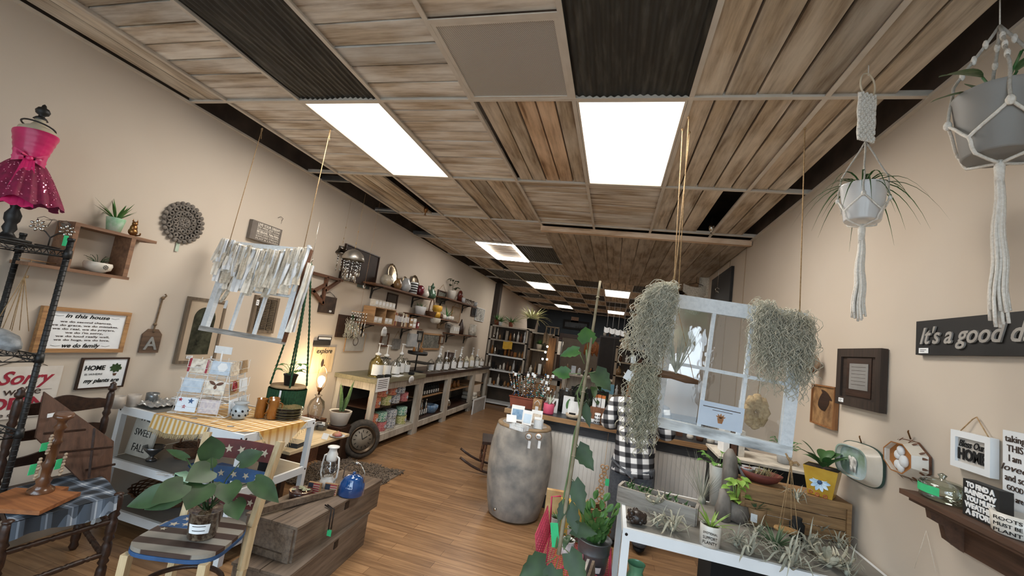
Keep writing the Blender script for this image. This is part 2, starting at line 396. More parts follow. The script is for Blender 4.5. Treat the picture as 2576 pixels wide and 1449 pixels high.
# fourth row and on, left of the dropped boards
boards(WL+.05,0,3*S,4*S,True,2,'b')
boards(0,U,2*S,3*S,False,9,'w');boards(U,2*U,2*S,3*S,True,4,'wb');boards(2*U,3*U,2*S,3*S,False,9,'w')
boards(0,U,3*S,4*S,False,9,'wb');boards(U,2*U,3*S,4*S,False,9,'wb',z=2.93);corrug(2*U,3*U,3*S,4*S)
boards(0,U*.7,4*S,5*S,True,3,'b');boards(U,2*U,4*S,5*S,False,9,'b');boards(2*U,3*U,4*S,5*S,True,4,'b')
for r in range(5,13):
 for k in range(-1,7):
  x0,x1 = max(cx(k),WL),min(cx(k+1),WR)
  if (k == 1 and r in (6,10)) or (k == 4 and r in (6,10)):continue
  y0,y1 = r*S,min((r+1)*S,YB)
  if k == -1:
   if r in (7,9,11):boards(x0,x1,y0,y1,True,2,'b')
   continue
  if k == 6 and r in (5,7):continue
  if (k+r) % 2 == 0 or (k == 0 and r == 5):CM.mi = 0;corrug(x0,x1,y0,y1,.06)
  else:boards(x0,x1,y0,y1,True,4,'b')
# dropped board soffit with a raw timber across its front
for i in range(12):
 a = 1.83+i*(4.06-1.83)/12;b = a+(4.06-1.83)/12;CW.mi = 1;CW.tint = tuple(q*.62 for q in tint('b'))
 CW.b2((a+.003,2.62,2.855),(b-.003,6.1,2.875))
CW.tint = (1.05,.72,.45);CW.mi = 0;CW.b2((1.82,2.54,2.838),(4.07,2.61,2.893))
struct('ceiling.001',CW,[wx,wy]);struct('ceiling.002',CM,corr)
# metal grid of the dropped ceiling
m = MB()
for k in range(0,7):
 m.b2((cx(k)-.012,YF,2.895),(cx(k)+.012,2.55 if k > 3 else YB,2.901));m.b2((cx(k)-.0015,YF,2.90),(cx(k)+.0015,2.55 if k > 3 else YB,2.93))
 if k > 3:m.b2((cx(k)-.012,6.1,2.895),(cx(k)+.012,YB,2.901))
for r in range(-2,13):
 y = r*S
 x1 = 1.83 if r in (3,4) else WR
 m.b2((WL,y-.012,2.894),(x1,y+.012,2.900));m.b2((WL,y-.0015,2.90),(x1,y+.0015,2.93))
m.b2((3*U,-U-.012,2.894),(4*U,-U+.012,2.90))
struct('trim_4',m,mat('tbar_metal','b5a898'))
# rusty brackets seen in the gap along the left wall
for i,y in enumerate((1.42,2.44,3.5)):
 m = MB();m.b2((WL,y-.02,2.89),(0,y+.02,2.905));m.b2((WL,y-.002,2.9),(0,y+.002,2.95));struct('trim_%d' % (5+i),m,mat('bare_steel','9a9a98','84847f',12,rough=.4,metal=.8))
# ---- ceiling lights
pan = MATS.get('light_panel') or bpy.data.materials.new('light_panel');pan.use_nodes = True;b = pan.node_tree.nodes['Principled BSDF'];b.inputs['Base Color'].default_value = (.9,.9,.88,1);b.inputs['Emission Color'].default_value = (1,.93,.82,1);b.inputs['Emission Strength'].default_value = 1.9;MATS['light_panel'] = pan
nzp = pan.node_tree.nodes.new('ShaderNodeTexNoise');nzp.inputs['Scale'].default_value = 1.2
crp = pan.node_tree.nodes.new('ShaderNodeValToRGB');crp.color_ramp.elements[0].color = (1,.90,.78,1);crp.color_ramp.elements[1].color = (1,.94,.86,1)
pan.node_tree.links.new(nzp.outputs[0],crp.inputs[0]);pan.node_tree.links.new(crp.outputs[0],b.inputs['Emission Color'])
edge = mat('light_panel_edge','ffffff','fff8ee',3,emit=9)
def light(k,r,label,s=None):
 t = thing('ceiling_light',label,'ceiling light',T(cx(k)+U/2,r*S+S/2,2.895),'flat panel ceiling lights')
 x,y = U/2-.014,S/2-.014
 m = MB();w = .012
 for a in ((-x,-y,-x+w,y),(x-w,-y,x,y),(-x+w,-y,x-w,-y+w),(-x+w,y-w,x-w,y)):m.b2((a[0],a[1],0),(a[2],a[3],.03))
 part(t,'frame',m,mat('tbar_metal','b5a898'))
 m = MB();m.b2((-x+w,-y+w,.006),(x-w,y-w,.012));part(t,'diffuser',m,pan);return t
light(1,0,'large lit ceiling panel, the left of the nearest two');light(4,0,'large lit ceiling panel, the right of the nearest two')
light(1,6,'lit ceiling panel on the left beyond the outlined light');light(4,6,'lit ceiling panel on the right just beyond the dropped boards')
light(1,10,'farthest lit ceiling panel on the left near the back wall');light(4,10,'farthest lit ceiling panel on the right near the back wall')
t = thing('ceiling_light','glowing rectangular outline light around a wooden ceiling panel','ceiling light',T(1.5*U,3.5*S,2.895))
x,y,w = U/2-.012,S/2-.012,.03
m = MB()
for a in ((-x,-y,-x+w,y),(x-w,-y,x,y),(-x+w,-y,x-w,-y+w),(-x+w,y-w,x-w,y)):m.b2((a[0],a[1],-.012),(a[2],a[3],.006))
part(t,'light_strip',m,edge)
for k,r,e in ((1,0,44),(4,0,44),(1,6,26),(4,6,26),(1,10,26),(4,10,26),(1,3,26)):
 ld = bpy.data.lights.new('panel_glow','AREA');ld.shape = 'RECTANGLE';ld.size = .56;ld.size_y = 1.16;ld.energy = e*.55;ld.color = (1,.95,.88)
 lo = bpy.data.objects.new('panel_glow',ld);col.objects.link(lo);lo.location = (cx(k)+U/2,r*S+S/2,2.885)
# ---- return air grille
t = thing('ceiling_vent','square perforated metal air grille in the ceiling','vent',T(3.5*U,-U/2,2.9))
m = MB();x = U/2-.012
for a in ((-x,-x,-x+.02,x),(x-.02,-x,x,x),(-x+.02,-x,x-.02,-x+.02),(-x+.02,x-.02,x-.02,x)):m.b2((a[0],a[1],-.004),(a[2],a[3],.01))
part(t,'frame',m,mat('tbar_metal','b5a898'))
def perf():
 m,nt,b = _new('perforated_metal');N,L = nt.nodes,nt.links
 tc = N.new('ShaderNodeTexCoord');mp = N.new('ShaderNodeMapping');mp.inputs['Scale'].default_value = (150,150,1);mp.inputs['Rotation'].default_value = (0,0,.785)
 L.new(tc.outputs['Object'],mp.inputs[0]);ck = N.new('ShaderNodeTexVoronoi');ck.inputs['Scale'].default_value = 1;ck.inputs['Randomness'].default_value = 0;L.new(mp.outputs[0],ck.inputs[0])
 cr = N.new('ShaderNodeValToRGB');cr.color_ramp.elements[0].position = .3;cr.color_ramp.elements[0].color = srgb('6a665f');cr.color_ramp.elements[1].position = .42;cr.color_ramp.elements[1].color = srgb('dad6ce')
 L.new(ck.outputs[0],cr.inputs[0]);L.new(cr.outputs[0],b.inputs['Base Color']);b.inputs['Roughness'].default_value = .45;b.inputs['Metallic'].default_value = .3;return m
m = MB();m.b2((-x+.02,-x+.02,.002),(x-.02,x-.02,.004));part(t,'grille',m,perf())
# ---- sprinklers
for px,py,X,Y,L_ in ((1072,525,None,None,'brass sprinkler head hanging in the left ceiling gap'),(1790,570,None,None,'chrome sprinkler head hanging in the right ceiling gap'),(1270,676,None,None,'small sprinkler head beyond the outlined ceiling light'),(1358,742,None,None,'small dark sprinkler head among the far ceiling tiles')):
 p = at(px,py,Z=2.88);sp = MB()
 sp.lathe([(.006,.1),(.006,.02),(.022,.02),(.026,-.01),(.02,-.04),(.008,-.045),(.006,-.07),(.016,-.075),(.016,-.08)],n=12)
 solo('sprinkler',L_,'sprinkler',sp,brass if px == 1072 else silver,T(p))
# ---- back wall: door, frame, sign boards
m = MB();p = at(1415,848,Y=15.0);q = at(1530,960,Y=15.0)
m.b2((p.x,15.02,0),(q.x,15.08,p.z));d1 = struct('door_1',m,mat('tan_door','5f564b','564d43',5))
m = MB();m.b2((p.x-.12,15.0,0),(p.x,15.1,p.z+.16));m.b2((q.x,15.0,0),(q.x+.12,15.1,p.z+.16));m.b2((p.x,15.0,p.z),(q.x,15.1,p.z+.16));struct('trim_8',m,dkwood)
# ================================================================ LEFT WALL AND WIRE RACK
def pic(kind,n,a,b,name,label,cat,fm,face,fw=.02,dep=.02,group=None,inner=None,iw=0):
 """framed board hanging on a wall; returns (thing, width, height)"""
 M,w,h = fr(kind,n,a,b);t = thing(name,label,cat,M,group)
 if fw > 0:
  m = MB();m.b2((-w/2,-h/2,0),(-w/2+fw,h/2,dep));m.b2((w/2-fw,-h/2,0),(w/2,h/2,dep));m.b2((-w/2+fw,-h/2,0),(w/2-fw,-h/2+fw,dep));m.b2((-w/2+fw,h/2-fw,0),(w/2-fw,h/2,dep));part(t,'frame',m,fm)
 m = MB();m.b2((-w/2+fw,-h/2+fw,0),(w/2-fw,h/2-fw,dep*(.6 if fw > 0 else 1)));part(t,'panel',m,face)
 if iw:
  m = MB();m.b2((-w/2+iw,-h/2+iw,dep*.5),(w/2-iw,h/2-iw,dep*.6+.003));part(t,'picture',m,inner)
 return t,w,h
def price(t,x,y,z,w=.05,h=.022,m=None,tilt=0):
 b = MB();b.b2((-w/2,-h/2,0),(w/2,h/2,.001));o = part(t,'price_tag',b,m or paper,M=T(x,y,z) @ Rz(tilt))
 k = MB();k.b2((-w*.35,h*.1,.001),(w*.3,h*.2,.0014));k.b2((-w*.35,-h*.2,.001),(w*.1,-h*.1,.0014));part(o,'print',k,ink);return o
# wire rack
RX0,RX1,RY1,RY0 = -.31,.06,-.66,-1.25
t = thing('wire_rack','black wire shelving rack at the left edge of the view','rack',T(0,0,0))
for x in (RX0,RX1):
 for y in (RY0,RY1):
  m = MB();m.cyl((x,y,.02),(x,y,1.72),.0125,n=12)
  for k in range(66):m.tube([(x,y,.04+k*.0254),(x,y,.045+k*.0254)],.0135,10)
  m.cyl((x,y,1.72),(x,y,1.735),.015,n=12);m.cyl((x,y,0),(x,y,.03),.018,n=12);part(t,'post',m,black)
for z in (1.665,1.135,.77,.3):
 m = MB()
 for dz in (0,-.03):
  for a,b_ in (((RX0,RY0),(RX1,RY0)),((RX1,RY0),(RX1,RY1)),((RX1,RY1),(RX0,RY1)),((RX0,RY1),(RX0,RY0))):m.cyl((*a,z+dz),(*b_,z+dz),.0035,n=6)
 for a,b_ in (((RX0,RY1),(RX1,RY1)),((RX1,RY0),(RX1,RY1)),((RX0,RY0),(RX0,RY1)),((RX0,RY0),(RX1,RY0))):
  a,b_ = V((*a,z)),V((*b_,z));n = 14;m.tube([a.lerp(b_,i/n)+V((0,0,-.03*(i % 2))) for i in range(n+1)],.0022,5)
 for i in range(24):y = RY0+(RY1-RY0)*(i+.5)/24;m.cyl((RX0,y,z+.003),(RX1,y,z+.003),.0018,n=5)
 for y in (-.85,-1.05):m.cyl((RX0,y,z-.002),(RX1,y,z-.002),.003,n=5)
 for x in (RX0,RX1):
  for y in (RY0,RY1):m.cyl((x,y,z-.035),(x,y,z+.008),.019,.0165,12)
 part(t,'wire_shelf',m,black)
# dress form on the rack
pk = mat('magenta_satin','d8286e','b51c59',10,rough=.35,coat=.2);pk2 = mat('dark_pink_net','8c1646','6b0f35',30,rough=.7);sq = mat('pink_sequins','ffb3cc','f07aa4',50,rough=.12,metal=.4)
M = T(-.13,-.80,1.675)
t = thing('dress_form','miniature dress form in a hot pink sequinned dress with bow','dress form',M)
m = MB();m.lathe([(.085,0),(.085,.012),(.03,.02),(.018,.04),(.027,.06),(.02,.085),(.028,.10),(.03,.13),(.016,.16),(.02,.175),(.014,.19),(.014,.27)],n=20);part(t,'stand',m,black)
m = MB();m.lathe([(.04,.27),(.07,.33),(.058,.39),(.05,.42),(.066,.47),(.08,.515),(.092,.545),(.085,.575),(.04,.595),(.027,.61),(.026,.63)],n=28,sy=.72,sx=1);part(t,'torso',m,mat('cream_jersey','c9bda6','b7ab93',10,rough=.7))
m = MB();m.lathe([(.028,.628),(.02,.64),(.012,.645),(.012,.652),(.024,.66),(.028,.675),(.02,.69),(.01,.695),(.008,.705),(.002,.712)],n=18);part(t,'finial',m,black)
m = MB();m.tube([(.078*math.cos(a),.078*.72*math.sin(a),.592-.012*math.sin(a)) for a in [2*PI*i/20 for i in range(20)]],.004,6,closed=True);part(t,'neck_ribbon',m,black)
def bod(u,v):
 a = u*2*PI;z = .40+.15*v;r0 = .064+.034*v**1.2+.0018*math.sin(v*34+a*2);return (r0*math.cos(a),r0*.80*math.sin(a),z+.008*math.cos(a))
m = MB();m.grid(bod,40,14);part(t,'bodice',m,pk)
def skirt(u,v):
 a = u*2*PI;r0 = .054+.125*v**.75+(.010*v)*math.sin(a*17)+.004*math.sin(a*41)*v;return (r0*math.cos(a),r0*.85*math.sin(a),.41-.215*v-.012*math.sin(a*8.5)*v)
m = MB();m.grid(skirt,120,14);s_ = part(t,'skirt',m,pk2)
m = MB()
for i in range(330):
 u,v = rr(0,1),rr(.15,.97);p = V(skirt(u,v));a = u*2*PI;n_ = V((math.cos(a),math.sin(a),.3)).normalized();q = rr(.002,.0036)
 x = n_.orthogonal().normalized();y = n_.cross(x);p += n_*.003;m.add([p+x*q,p+y*q,p-x*q,p-y*q],[(0,1,2,3)],False)
part(s_,'sequins',m,sq)['kind'] = 'stuff'
ang = math.atan2(CAM.y+.80,CAM.x+.13)
def bowm():return Rz(math.degrees(ang))
m = MB();m.M = bowm()
m.tube([(.062*math.cos(a),.05*math.sin(a),.415) for a in [2*PI*i/20 for i in range(20)]],.011,6,closed=True)
for s in (-1,1):
 m.grid(lambda u,v,s=s:(.07+.012*math.sin(u*PI),s*(.006+.05*u),.41+(v-.5)*.045*(.35+u)+.006*math.sin(v*20)),6,6)
 m.grid(lambda u,v,s=s:(.078+.07*v**.8,s*(.004+.012*v)+(u-.5)*(.03+.045*v),.40-.235*v+.006*math.sin(u*9)),6,10)
m.ball((.078,0,.41),.014,10);part(t,'bow',m,pk)
# candle holder of two metal flowers
p = V((-.12,-.665,1.672));t = thing('flower_candle_holder','wrought metal stand with two metal flowers on the wire rack','candle holder',T(-.02,-.70,1.672) @ Rz(60))
m = MB();m.tube([(.045*math.cos(a),.03*math.sin(a),.004) for a in [2*PI*i/16 for i in range(16)]],.003,5,closed=True);m.tube([(-.045,0,.004),(.045,0,.004)],.003,5)
m.tube([(0,0,0),(0,0,.05),(-.02,0,.075),(-.045,0,.09)],.0035,6);m.tube([(0,0,.05),(.02,0,.075),(.045,0,.085)],.0035,6)
for s in (-1,1):m.tube([(s*.02,0,.1),(s*.01,0,.14),(s*.04,0,.15),(s*.06,0,.135),(s*.05,0,.12),(s*.042,0,.13)],.0014,5)
part(t,'stem',m,dkmetal)
for s in (-1,1):
 m = MB()
 for k in range(7):
  a = 2*PI*k/7;m.ball((s*.05+.021*math.cos(a),-.004,.1+.021*math.sin(a)),.011,8,sz=.6,sy=.35,R=Ry(-math.degrees(a)))
 m.ball((s*.05,-.008,.1),.007,8);part(t,'flower',m,silver)
m = MB();m.b2((.045,-.01,.02),(.062,-.007,.075));part(t,'price_tag',m,green_tag)
# shell-like mesh bags on the second shelf, glass bird and jute hanger
shell = mat('mottled_silver_grey','a9adb0','6f7376',26,rough=.45,bump=.5)
for i,(x,y,s,rz,L_) in enumerate(((-.03,-.76,.062,20,'mottled grey ornament nearest the post on the rack shelf'),(-.17,-.72,.055,60,'dark grey ornament behind the others by the rack post'),(-.12,-.88,.06,-20,'mottled grey ornament cut off by the left edge'))):
 m = MB();m.M = Rz(rz) @ Ry(25)
 m.lathe([(max(1e-4,s*math.sin(PI*k/9)**.8*(1+.12*(k % 2))),-s*.62*math.cos(PI*k/9)) for k in range(10)],n=14,cap0=False,cap1=False,sx=1.25,sy=.8,ripple=.10,rn=5)
 solo('mottled_ornament',L_,'ornament',m,shell,T(x,y,1.14+s*.95))
m = MB();m.M = Rx(15);m.ball((0,0,0),.03,12,sz=.7,sx=1.5);m.ball((.045,0,.015),.016,10);m.blade([(-.03,0,0),(-.07,0,.01),(-.11,0,.0)],[.02,.018,.004]);m.blade([(.055,0,.015),(.08,0,.012)],[.004,.001])
b_ = at(150,662,X=-.27)
solo('driftwood_bird','small grey bird figure on the end of the boxy wall shelf','bird figure',m,mat('grey_feather','8d857b','6a6259',30),T(-.26,b_.y,1.825) @ Rz(90))
h = thing('jute_hanger','thin jute cord hanger on a rod behind the wire rack','plant hanger',T(-.27,-.62,1.60))
m = MB();m.cyl((0,-.05,0),(0,.13,0),.003,n=6);part(h,'rod',m,ltwood)
m = MB()
for k in range(6):m.tube([(0,0,0),(0,-.01,-.09),((k % 3-1)*.03,-.06+k*.022,-.38)],.0018,5)
m.cyl((0,0,-.085),(0,0,-.10),.006,n=8);part(h,'cords',m,twine)
# boxed wall shelf of walnut boards
xw = WL+.005;p = at(180,560,X=-.20);q = at(395,608,X=-.20);z1 = (p.z+q.z)/2;p2 = at(70,662,X=-.20);q2 = at(325,700,X=-.20);z0 = (p2.z+q2.z)/2
shw = wood('walnut_shelf_wood','906b50','6a4c38',axis=1,vary=.3)
t = thing('box_wall_shelf','interlocking brown wood wall shelf with an open box','wall shelf',T(WL,0,0))
yL = at(190,565,X=-.2).y;yR = at(395,608,X=-.2).y;yb0 = at(70,665,X=-.2).y;yb1 = at(325,700,X=-.2).y;D_ = .15
for (a,b_,zz,nm) in ((yL,yR,z1,'shelf_board'),(yb0,yb1,z0,'shelf_board')):
 m = MB();m.b2((.002,a,zz-.012),(D_,b_,zz+.006));part(t,nm,m,shw)
yv = at(322,640,X=-.2).y
for y in (yL,yv):
 m = MB();m.b2((.002,y-.0,z0+.006),(D_,y+.025,z1-.012));part(t,'side_board',m,shw)
def potted(name,label,cat,M,pot,potm,build,group=None,soilz=None):
 """pot by profile, soil, foliage by builder"""
 t = thing(name,label,cat,M,group)
 m = MB();m.lathe(pot,n=28,cap1=False);r0,zt = pot[-1];m.lathe([(r0,zt),(r0*.9,zt),(r0*.86,zt-.02)],n=28,cap0=False,cap1=False);part(t,'pot',m,potm)
 m = MB();m.lathe([(r0*.88,zt-.012),(.001,zt-.006)],n=20,cap0=False,cap1=False);part(t,'soil',m,soil)
 m = MB();mm = build(m,zt-.01,r0);part(t,'foliage',m,mm);return t
def spiky(n,L,w,up=1.1,spread=.9,mt=None,droop=.2,r=.01):
 def f(m,z,r0):
  for i in range(n):
   a = 2.4*i+rr(-.3,.3);e = rr(.25,up);l = L*rr(.7,1.1);d = V((math.cos(a)*spread,math.sin(a)*spread,e)).normalized()
   o = V((math.cos(a)*r,math.sin(a)*r,z));pts = [o+d*l*k/6-V((0,0,droop*l*(k/6)**2))*(1.5-e) for k in range(7)]
   m.blade(pts,w,(0,0,1),.4)
  return mt or lf_mid
 return f
def leafy(n,L,W,mt,h=.06,shape='oval',up=.6,droop=.35,r=.02,notch=0):
 def f(m,z,r0):
  for i in range(n):
   a = 2.4*i+rr(-.4,.4);hh = h*rr(.25,1.1);o = V((math.cos(a)*r*.3,math.sin(a)*r*.3,z));e = rr(.1,up);R_ = rr(.4,1)
   tip = o+V((math.cos(a)*r*R_*2,math.sin(a)*r*R_*2,hh));m.tube([o,o.lerp(tip,.5)+V((0,0,hh*.2)),tip],.0016,5)
   m.leaf(tip,(math.cos(a),math.sin(a),e),(0,0,1),L*rr(.7,1.15),W*rr(.75,1.1),droop,shape,notch=notch)
  return mt
 return f
pa = at(270,577,X=-.26)
potted('aloe_plant','aloe in a green wrapped pot on the boxy wall shelf','plant',T(-.26,at(285,580,X=-.26).y,z1+.007) @ Rz(20),[(.034,0),(.045,.07),(.048,.085)],mat('green_gift_wrap','8fc79a','dfe8df',22,rough=.35,sharp=.55),spiky(15,.15,.009,up=1.6,mt=lf_mid,droop=.1))
m = MB();m.ball((0,0,.022),.022,12,sz=1.0,sy=.8);m.lathe([(.019,.02),(.016,.05),(.011,.062)],n=12,sy=.8);m.ball((0,-.004,.068),.014,10,sz=.9)
for s in (-1,1):m.lathe([(.005,.078),(.0005,.094)],(s*.009,0,0),n=6)
m.tube([(.015,.012,.004),(.032,.0,.01),(.03,-.012,.02)],.004,6)
solo('cat_figurine','small bronze cat figurine beside the aloe on the shelf','cat figurine',m,brass,T(-.24,at(333,588,X=-.24).y,z1+.008) @ Rz(70) @ Matrix.Scale(1.15,4))
yb = at(245,685,X=-.24).y
t = potted('succulent_bowl','low white bowl with a sprig plant inside the boxy shelf','plant',T(-.25,yb,z0+.007),[(.03,0),(.032,.004),(.062,.02),(.068,.045),(.064,.06)],mat('glazed_white_stoneware','e6dfd3','d2c9ba',18,rough=.25),leafy(16,.014,.01,lf_dark,h=.05,r=.03))
m = MB();m.M = frame('L',0,.035,.069) ;m.M = Ry(90) @ T(-.035,0,.0685) @ Rz(90)
m.tube([(.011*math.cos(a),.011*math.sin(a),0) for a in [2*PI*i/12 for i in range(12)]],.0012,5,closed=True);m.tube([(.004*math.cos(a),.004*math.sin(a),0) for a in [2*PI*i/8 for i in range(8)]],.0012,5,closed=True)
for k in range(8):a = PI*k/4;m.tube([(.008*math.cos(a),.008*math.sin(a),0),(.0155*math.cos(a),.0155*math.sin(a),0)],.001,5)
part(t,'wheel_emblem',m,ink)
# carved round medallion
M,w,h = fr('L',WL+.006,(402,510),(512,606));rad = .14
t = thing('carved_medallion','round carved grey medallion with pierced scrollwork on the wall','wall decoration',M)
m = MB()
m.lathe([(.001,0),(rad*.93,0),(rad*.97,.008),(.001,.008)],n=48,cap0=False,cap1=False)
for ring,rr_,k0 in ((.92,.018,16),(.60,.014,12),(.3,.012,8)):
 for i in range(k0):
  a = 2*PI*i/k0
  for s in (-1,1):m.tube([(rad*ring*math.cos(a),rad*ring*math.sin(a),.014),(rad*(ring-.13)*math.cos(a+s*.13/ring),rad*(ring-.13)*math.sin(a+s*.13/ring),.018),(rad*(ring-.25)*math.cos(a),rad*(ring-.25)*math.sin(a),.014)],.0075,6)
 m.tube([(rad*ring*math.cos(2*PI*i/40),rad*ring*math.sin(2*PI*i/40),.012) for i in range(40)],.006,6,closed=True)
for i in range(24):
 a = 2*PI*i/24;m.ball((rad*math.cos(a),rad*math.sin(a),.01),.017,8,sz=.6)
part(t,'carving',m,mat('weathered_grey_wood','7d756c','625b54',20,rough=.8,bump=.3))
m = MB();m.b2((-.012,-rad-.075,.002),(.012,-rad-.01,.004));part(t,'tag',m,mat('pale_green_tag','b9c7b6','a5b5a2',20))
# family sign
oak = wood('oak_frame_wood','b58a5a','80593a',axis=0,vary=.2)
t,w,h = pic('L',WL+.004,(103,768),(300,885),'framed_sign','wood framed white sign about doing family in this house','sign',oak,paper,.022,.03)
text(t,'in this house',0,h*.32,.019,.032,ink,w*.5,.3,.0006)
for i,s in enumerate(('we do second chances,','we do grace, we do mistakes,','we do real, we do prayers,',"we do i'm sorry,",'we do loud really well,','we do hugs, we do love,')):text(t,s,0,h*(.19-.082*i),.019,.016,ink_brown,w*(.58,.76,.70,.42,.60,.62)[i])
text(t,'we do family',0,-h*.35,.019,.034,ink,w*.42,.3,.0006)
m = MB()
for y,a in ((h*.32,.27),(-h*.35,.23)):
 for s in (-1,1):m.tube([(s*w*a,y,.019),(s*w*(a+.05),y-.004,.019),(s*w*(a+.1),y+.002,.019)],.0008,5)
part(t,'flourish',m,ink)
# letter tag
M,w,h = fr('L',WL+.005,(345,822),(408,890));M2 = M
t = thing('wooden_letter_tag','wooden luggage-tag sign with the letter A on a rope','sign',M)
w_,h_ = .125,.165
m = MB();m.prism([(-w_/2,-h_/2),(w_/2,-h_/2),(w_/2,h_*.28),(w_*.25,h_/2),(-w_*.25,h_/2),(-w_/2,h_*.28)],0,.012);part(t,'board',m,wood('grey_brown_tag_wood','6e5745','45352a',axis=0,vary=.2))
text(t,'A',0,-.022,.013,.125,mat('galvanised_letter','a9aaa8','8d8e8c',14,rough=.4,metal=.3),bold=.002,depth=.006)
m = MB();m.tube([(0,h_*.36,.014),(0,h_*.36+.02,.012),(.006,.17,.006),(.012,.30,.006)],.0055,7);m.ball((0,.115,.01),.012,8);m.ball((.012,.305,.008),.013,8);m.tube([(.012,.30,.01),(.03,.325,.012),(.02,.335,.01)],.006,6);part(t,'rope',m,mat('brown_rope','7d664d','5b4936',60,rough=.95))
# plants sign
t,w,h = pic('L',WL+.004,(205,900),(305,972),'framed_sign','small framed sign HOME is where my plants are with potted plant drawing','sign',dkwood,paper,.009,.018)
text(t,'HOME',-w*.2,h*.17,.013,.04,ink,w*.42,.1,.0008);text(t,'IS WHERE',-w*.2,h*-.03,.013,.016,mat('grey_ink','7d7d7d','747474',9),w*.36);text(t,'my plants are',0,-h*.24,.013,.035,ink,w*.74,.3,.0006)
m = MB()
for k in range(9):a = k*.75;m.leaf((w*.24+.004*math.cos(a),h*.16,.012+k*.0002),(math.cos(a),math.sin(a),0),(0,0,1),.032,.018,.0,'oval',.02)
part(t,'drawn_plant',m,lf_dark);m = MB();m.prism([(w*.2,h*-.02),(w*.22,-h*.1),(w*.27,-h*.1),(w*.29,-h*.02)],.011,.0125);part(t,'drawn_pot',m,brwood)
# sorry sign
t,w,h = pic('L',WL+.004,(-70,925),(128,1042),'metal_sign','white metal sign with red lettering Sorry we\'re OPEN below the rack','sign',ink,mat('cream_enamel','ddd5cb','cfc6bb',14,rough=.5),0,.004)
redp = mat('dark_red_paint','a3283a','8e2031',10)
text(t,'Sorry',w*.10,h*.27,.006,.10,redp,w*.62,.35,.002);text(t,"we're",w*.08,h*.02,.006,.06,ink_brown,w*.42);text(t,'OPEN',w*.06,-h*.22,.006,.085,redp,w*.6,0,.003);text(t,'come on back',w*.02,-h*.42,.006,.032,ink_brown,w*.7)
m = MB();m.b2((w*.28,h*.03,.004),(w*.42,h*.035,.005));m.tube([(w*.3,h*.5,.002),(w*.05,h*.5+.045,.002),(-w*.3,h*.5,.002)],.0018,5);part(t,'hanging_wire',m,ink_brown)
# arched mirror, louvered shutter, dream sign
agw = wood('weathered_frame_wood','7a6a58','4e4338',axis=1,vary=.2)
t,w,h = pic('L',WL+.004,(472,745),(534,912),'arched_picture','grey wood framed arch picture with a cream mat partly behind the window','picture',agw,mat('cream_mat_board','c4b19a','b5a28b',5),.022,.025)
m = MB();ww,hh = w*.27,h*.30;m.prism([(-ww,-h*.36),(ww,-h*.36),(ww,h*.20)]+[(ww*math.cos(a),h*.20+hh*.55*math.sin(a)) for a in [PI*i/12 for i in range(1,12)]]+[(-ww,h*.20)],.016,.019);part(t,'dark_photo',m,mat('dark_foliage_print','1d1f1a','4a4b3c',22,rough=.25))
price(t,-w*.18,-h*.40,.022)
t,w,h = pic('L',WL+.004,(641,741),(682,838),'louvered_shutter','brown louvered shutter on the wall seen through the left hanging window','shutter',agw,mat('shutter_back','7d6e5c','6a5c4c',9),.025,.025)
m = MB()
for i in range(18):
 y = -h/2+.035+(h-.07)*i/17
 for s in (-1,0,1):m.box((s*w*.25,y,.022),(w*.2,.006,.012),Rx(35).to_3x3())
part(t,'slats',m,mat('shutter_slat_wood','5c4f41','463b30',12));price(t,-w*.42,h*.3,.027,.03,.05)
t,w,h = pic('L',WL+.004,(629,551),(694,621),'block_sign','grey block sign LIVE YOUR DREAM above the left hanging window','sign',ink,mat('grey_brown_paint','746b63','665e57',12),0,.035)
lt = mat('cream_ink','d8cfc2','cdc4b7',9,rough=.8)
for i,(s,hh,b_) in enumerate((('LIVE YOUR DREAM',.032,.001),('Do what you Love',.026,.0003),('Embrace DESTINY moments',.02,0),('BE BRAVE. Take Risks',.026,.001),('CREATE, INVENT & DISCOVER',.019,0),('EXPLORE DREAM',.02,0),('PLAY & LAUGH',.02,0))):text(t,s,w*.05,h*(.36-.125*i),.036,hh,lt,w*.74,0,b_)
# odd hooks on the wall
m = MB();m.tube([(0,0,0),(.0,.02,.01),(-.03,.03,.01),(-.06,.01,.01)],.002,5);m.tube([(0,0,0),(0,-.03,0)],.001,5)
solo('wire_hook','thin bent wire hook on the wall above the left hanging window','hook',m,dkmetal,fr('L',WL+.004,(700,545),(718,565))[0])
# wooden A-frame triangle shelf bracket, framed photo with scroll hanger, explore board, small signs
M,w,h = fr('L',WL+.005,(785,680),(845,770));t = thing('wooden_bracket','brown triangular wooden wall bracket behind the hanging silverware','bracket',M)
for i,(a,b_) in enumerate((((-w/2,h*.42,.02),(w/2,h*.42,.02)),((-.02,h*.42,.02),(-.02,-h*.5,.02)),((w*.4,h*.38,.02),(-.02,-.02,.02)),((-.02,0.05,.02),(-w*.45,-h*.2,.02)),((-w*.45,-h*.1,.02),(0,-h*.5,.02)))):
 m = MB();m.bar(a,b_,.03,.03);part(t,'arm',m,brwood)
t,w,h = pic('L',WL+.004,(806,742),(838,790),'hanging_plaque','dark brown plaque on a scrolled wire hanger','plaque',dkwood,mat('burnt_wood_print','4a382b','2b1f18',16),0,.015)
m = MB();m.tube([(-w*.45,h*.55,.008),(-w*.38,h*.52,.008),(-w*.3,h*.62,.008),(0,h*.78,.008),(w*.3,h*.62,.008),(w*.38,h*.52,.008),(w*.45,h*.55,.008)],.003,6);part(t,'scroll_hanger',m,dkmetal);price(t,w*.2,-h*.36,.017,.04,.02)
t,w,h = pic('L',WL+.004,(787,872),(830,935),'explore_board','pale wooden board lettered explore above the glowing bulb','sign',ink,wood('pale_plank','d9c3a0','b79c77',axis=1,vary=.2),0,.018)
text(t,'explore',0,h*.34,.019,.075,ink,w*.7,.25,.001)
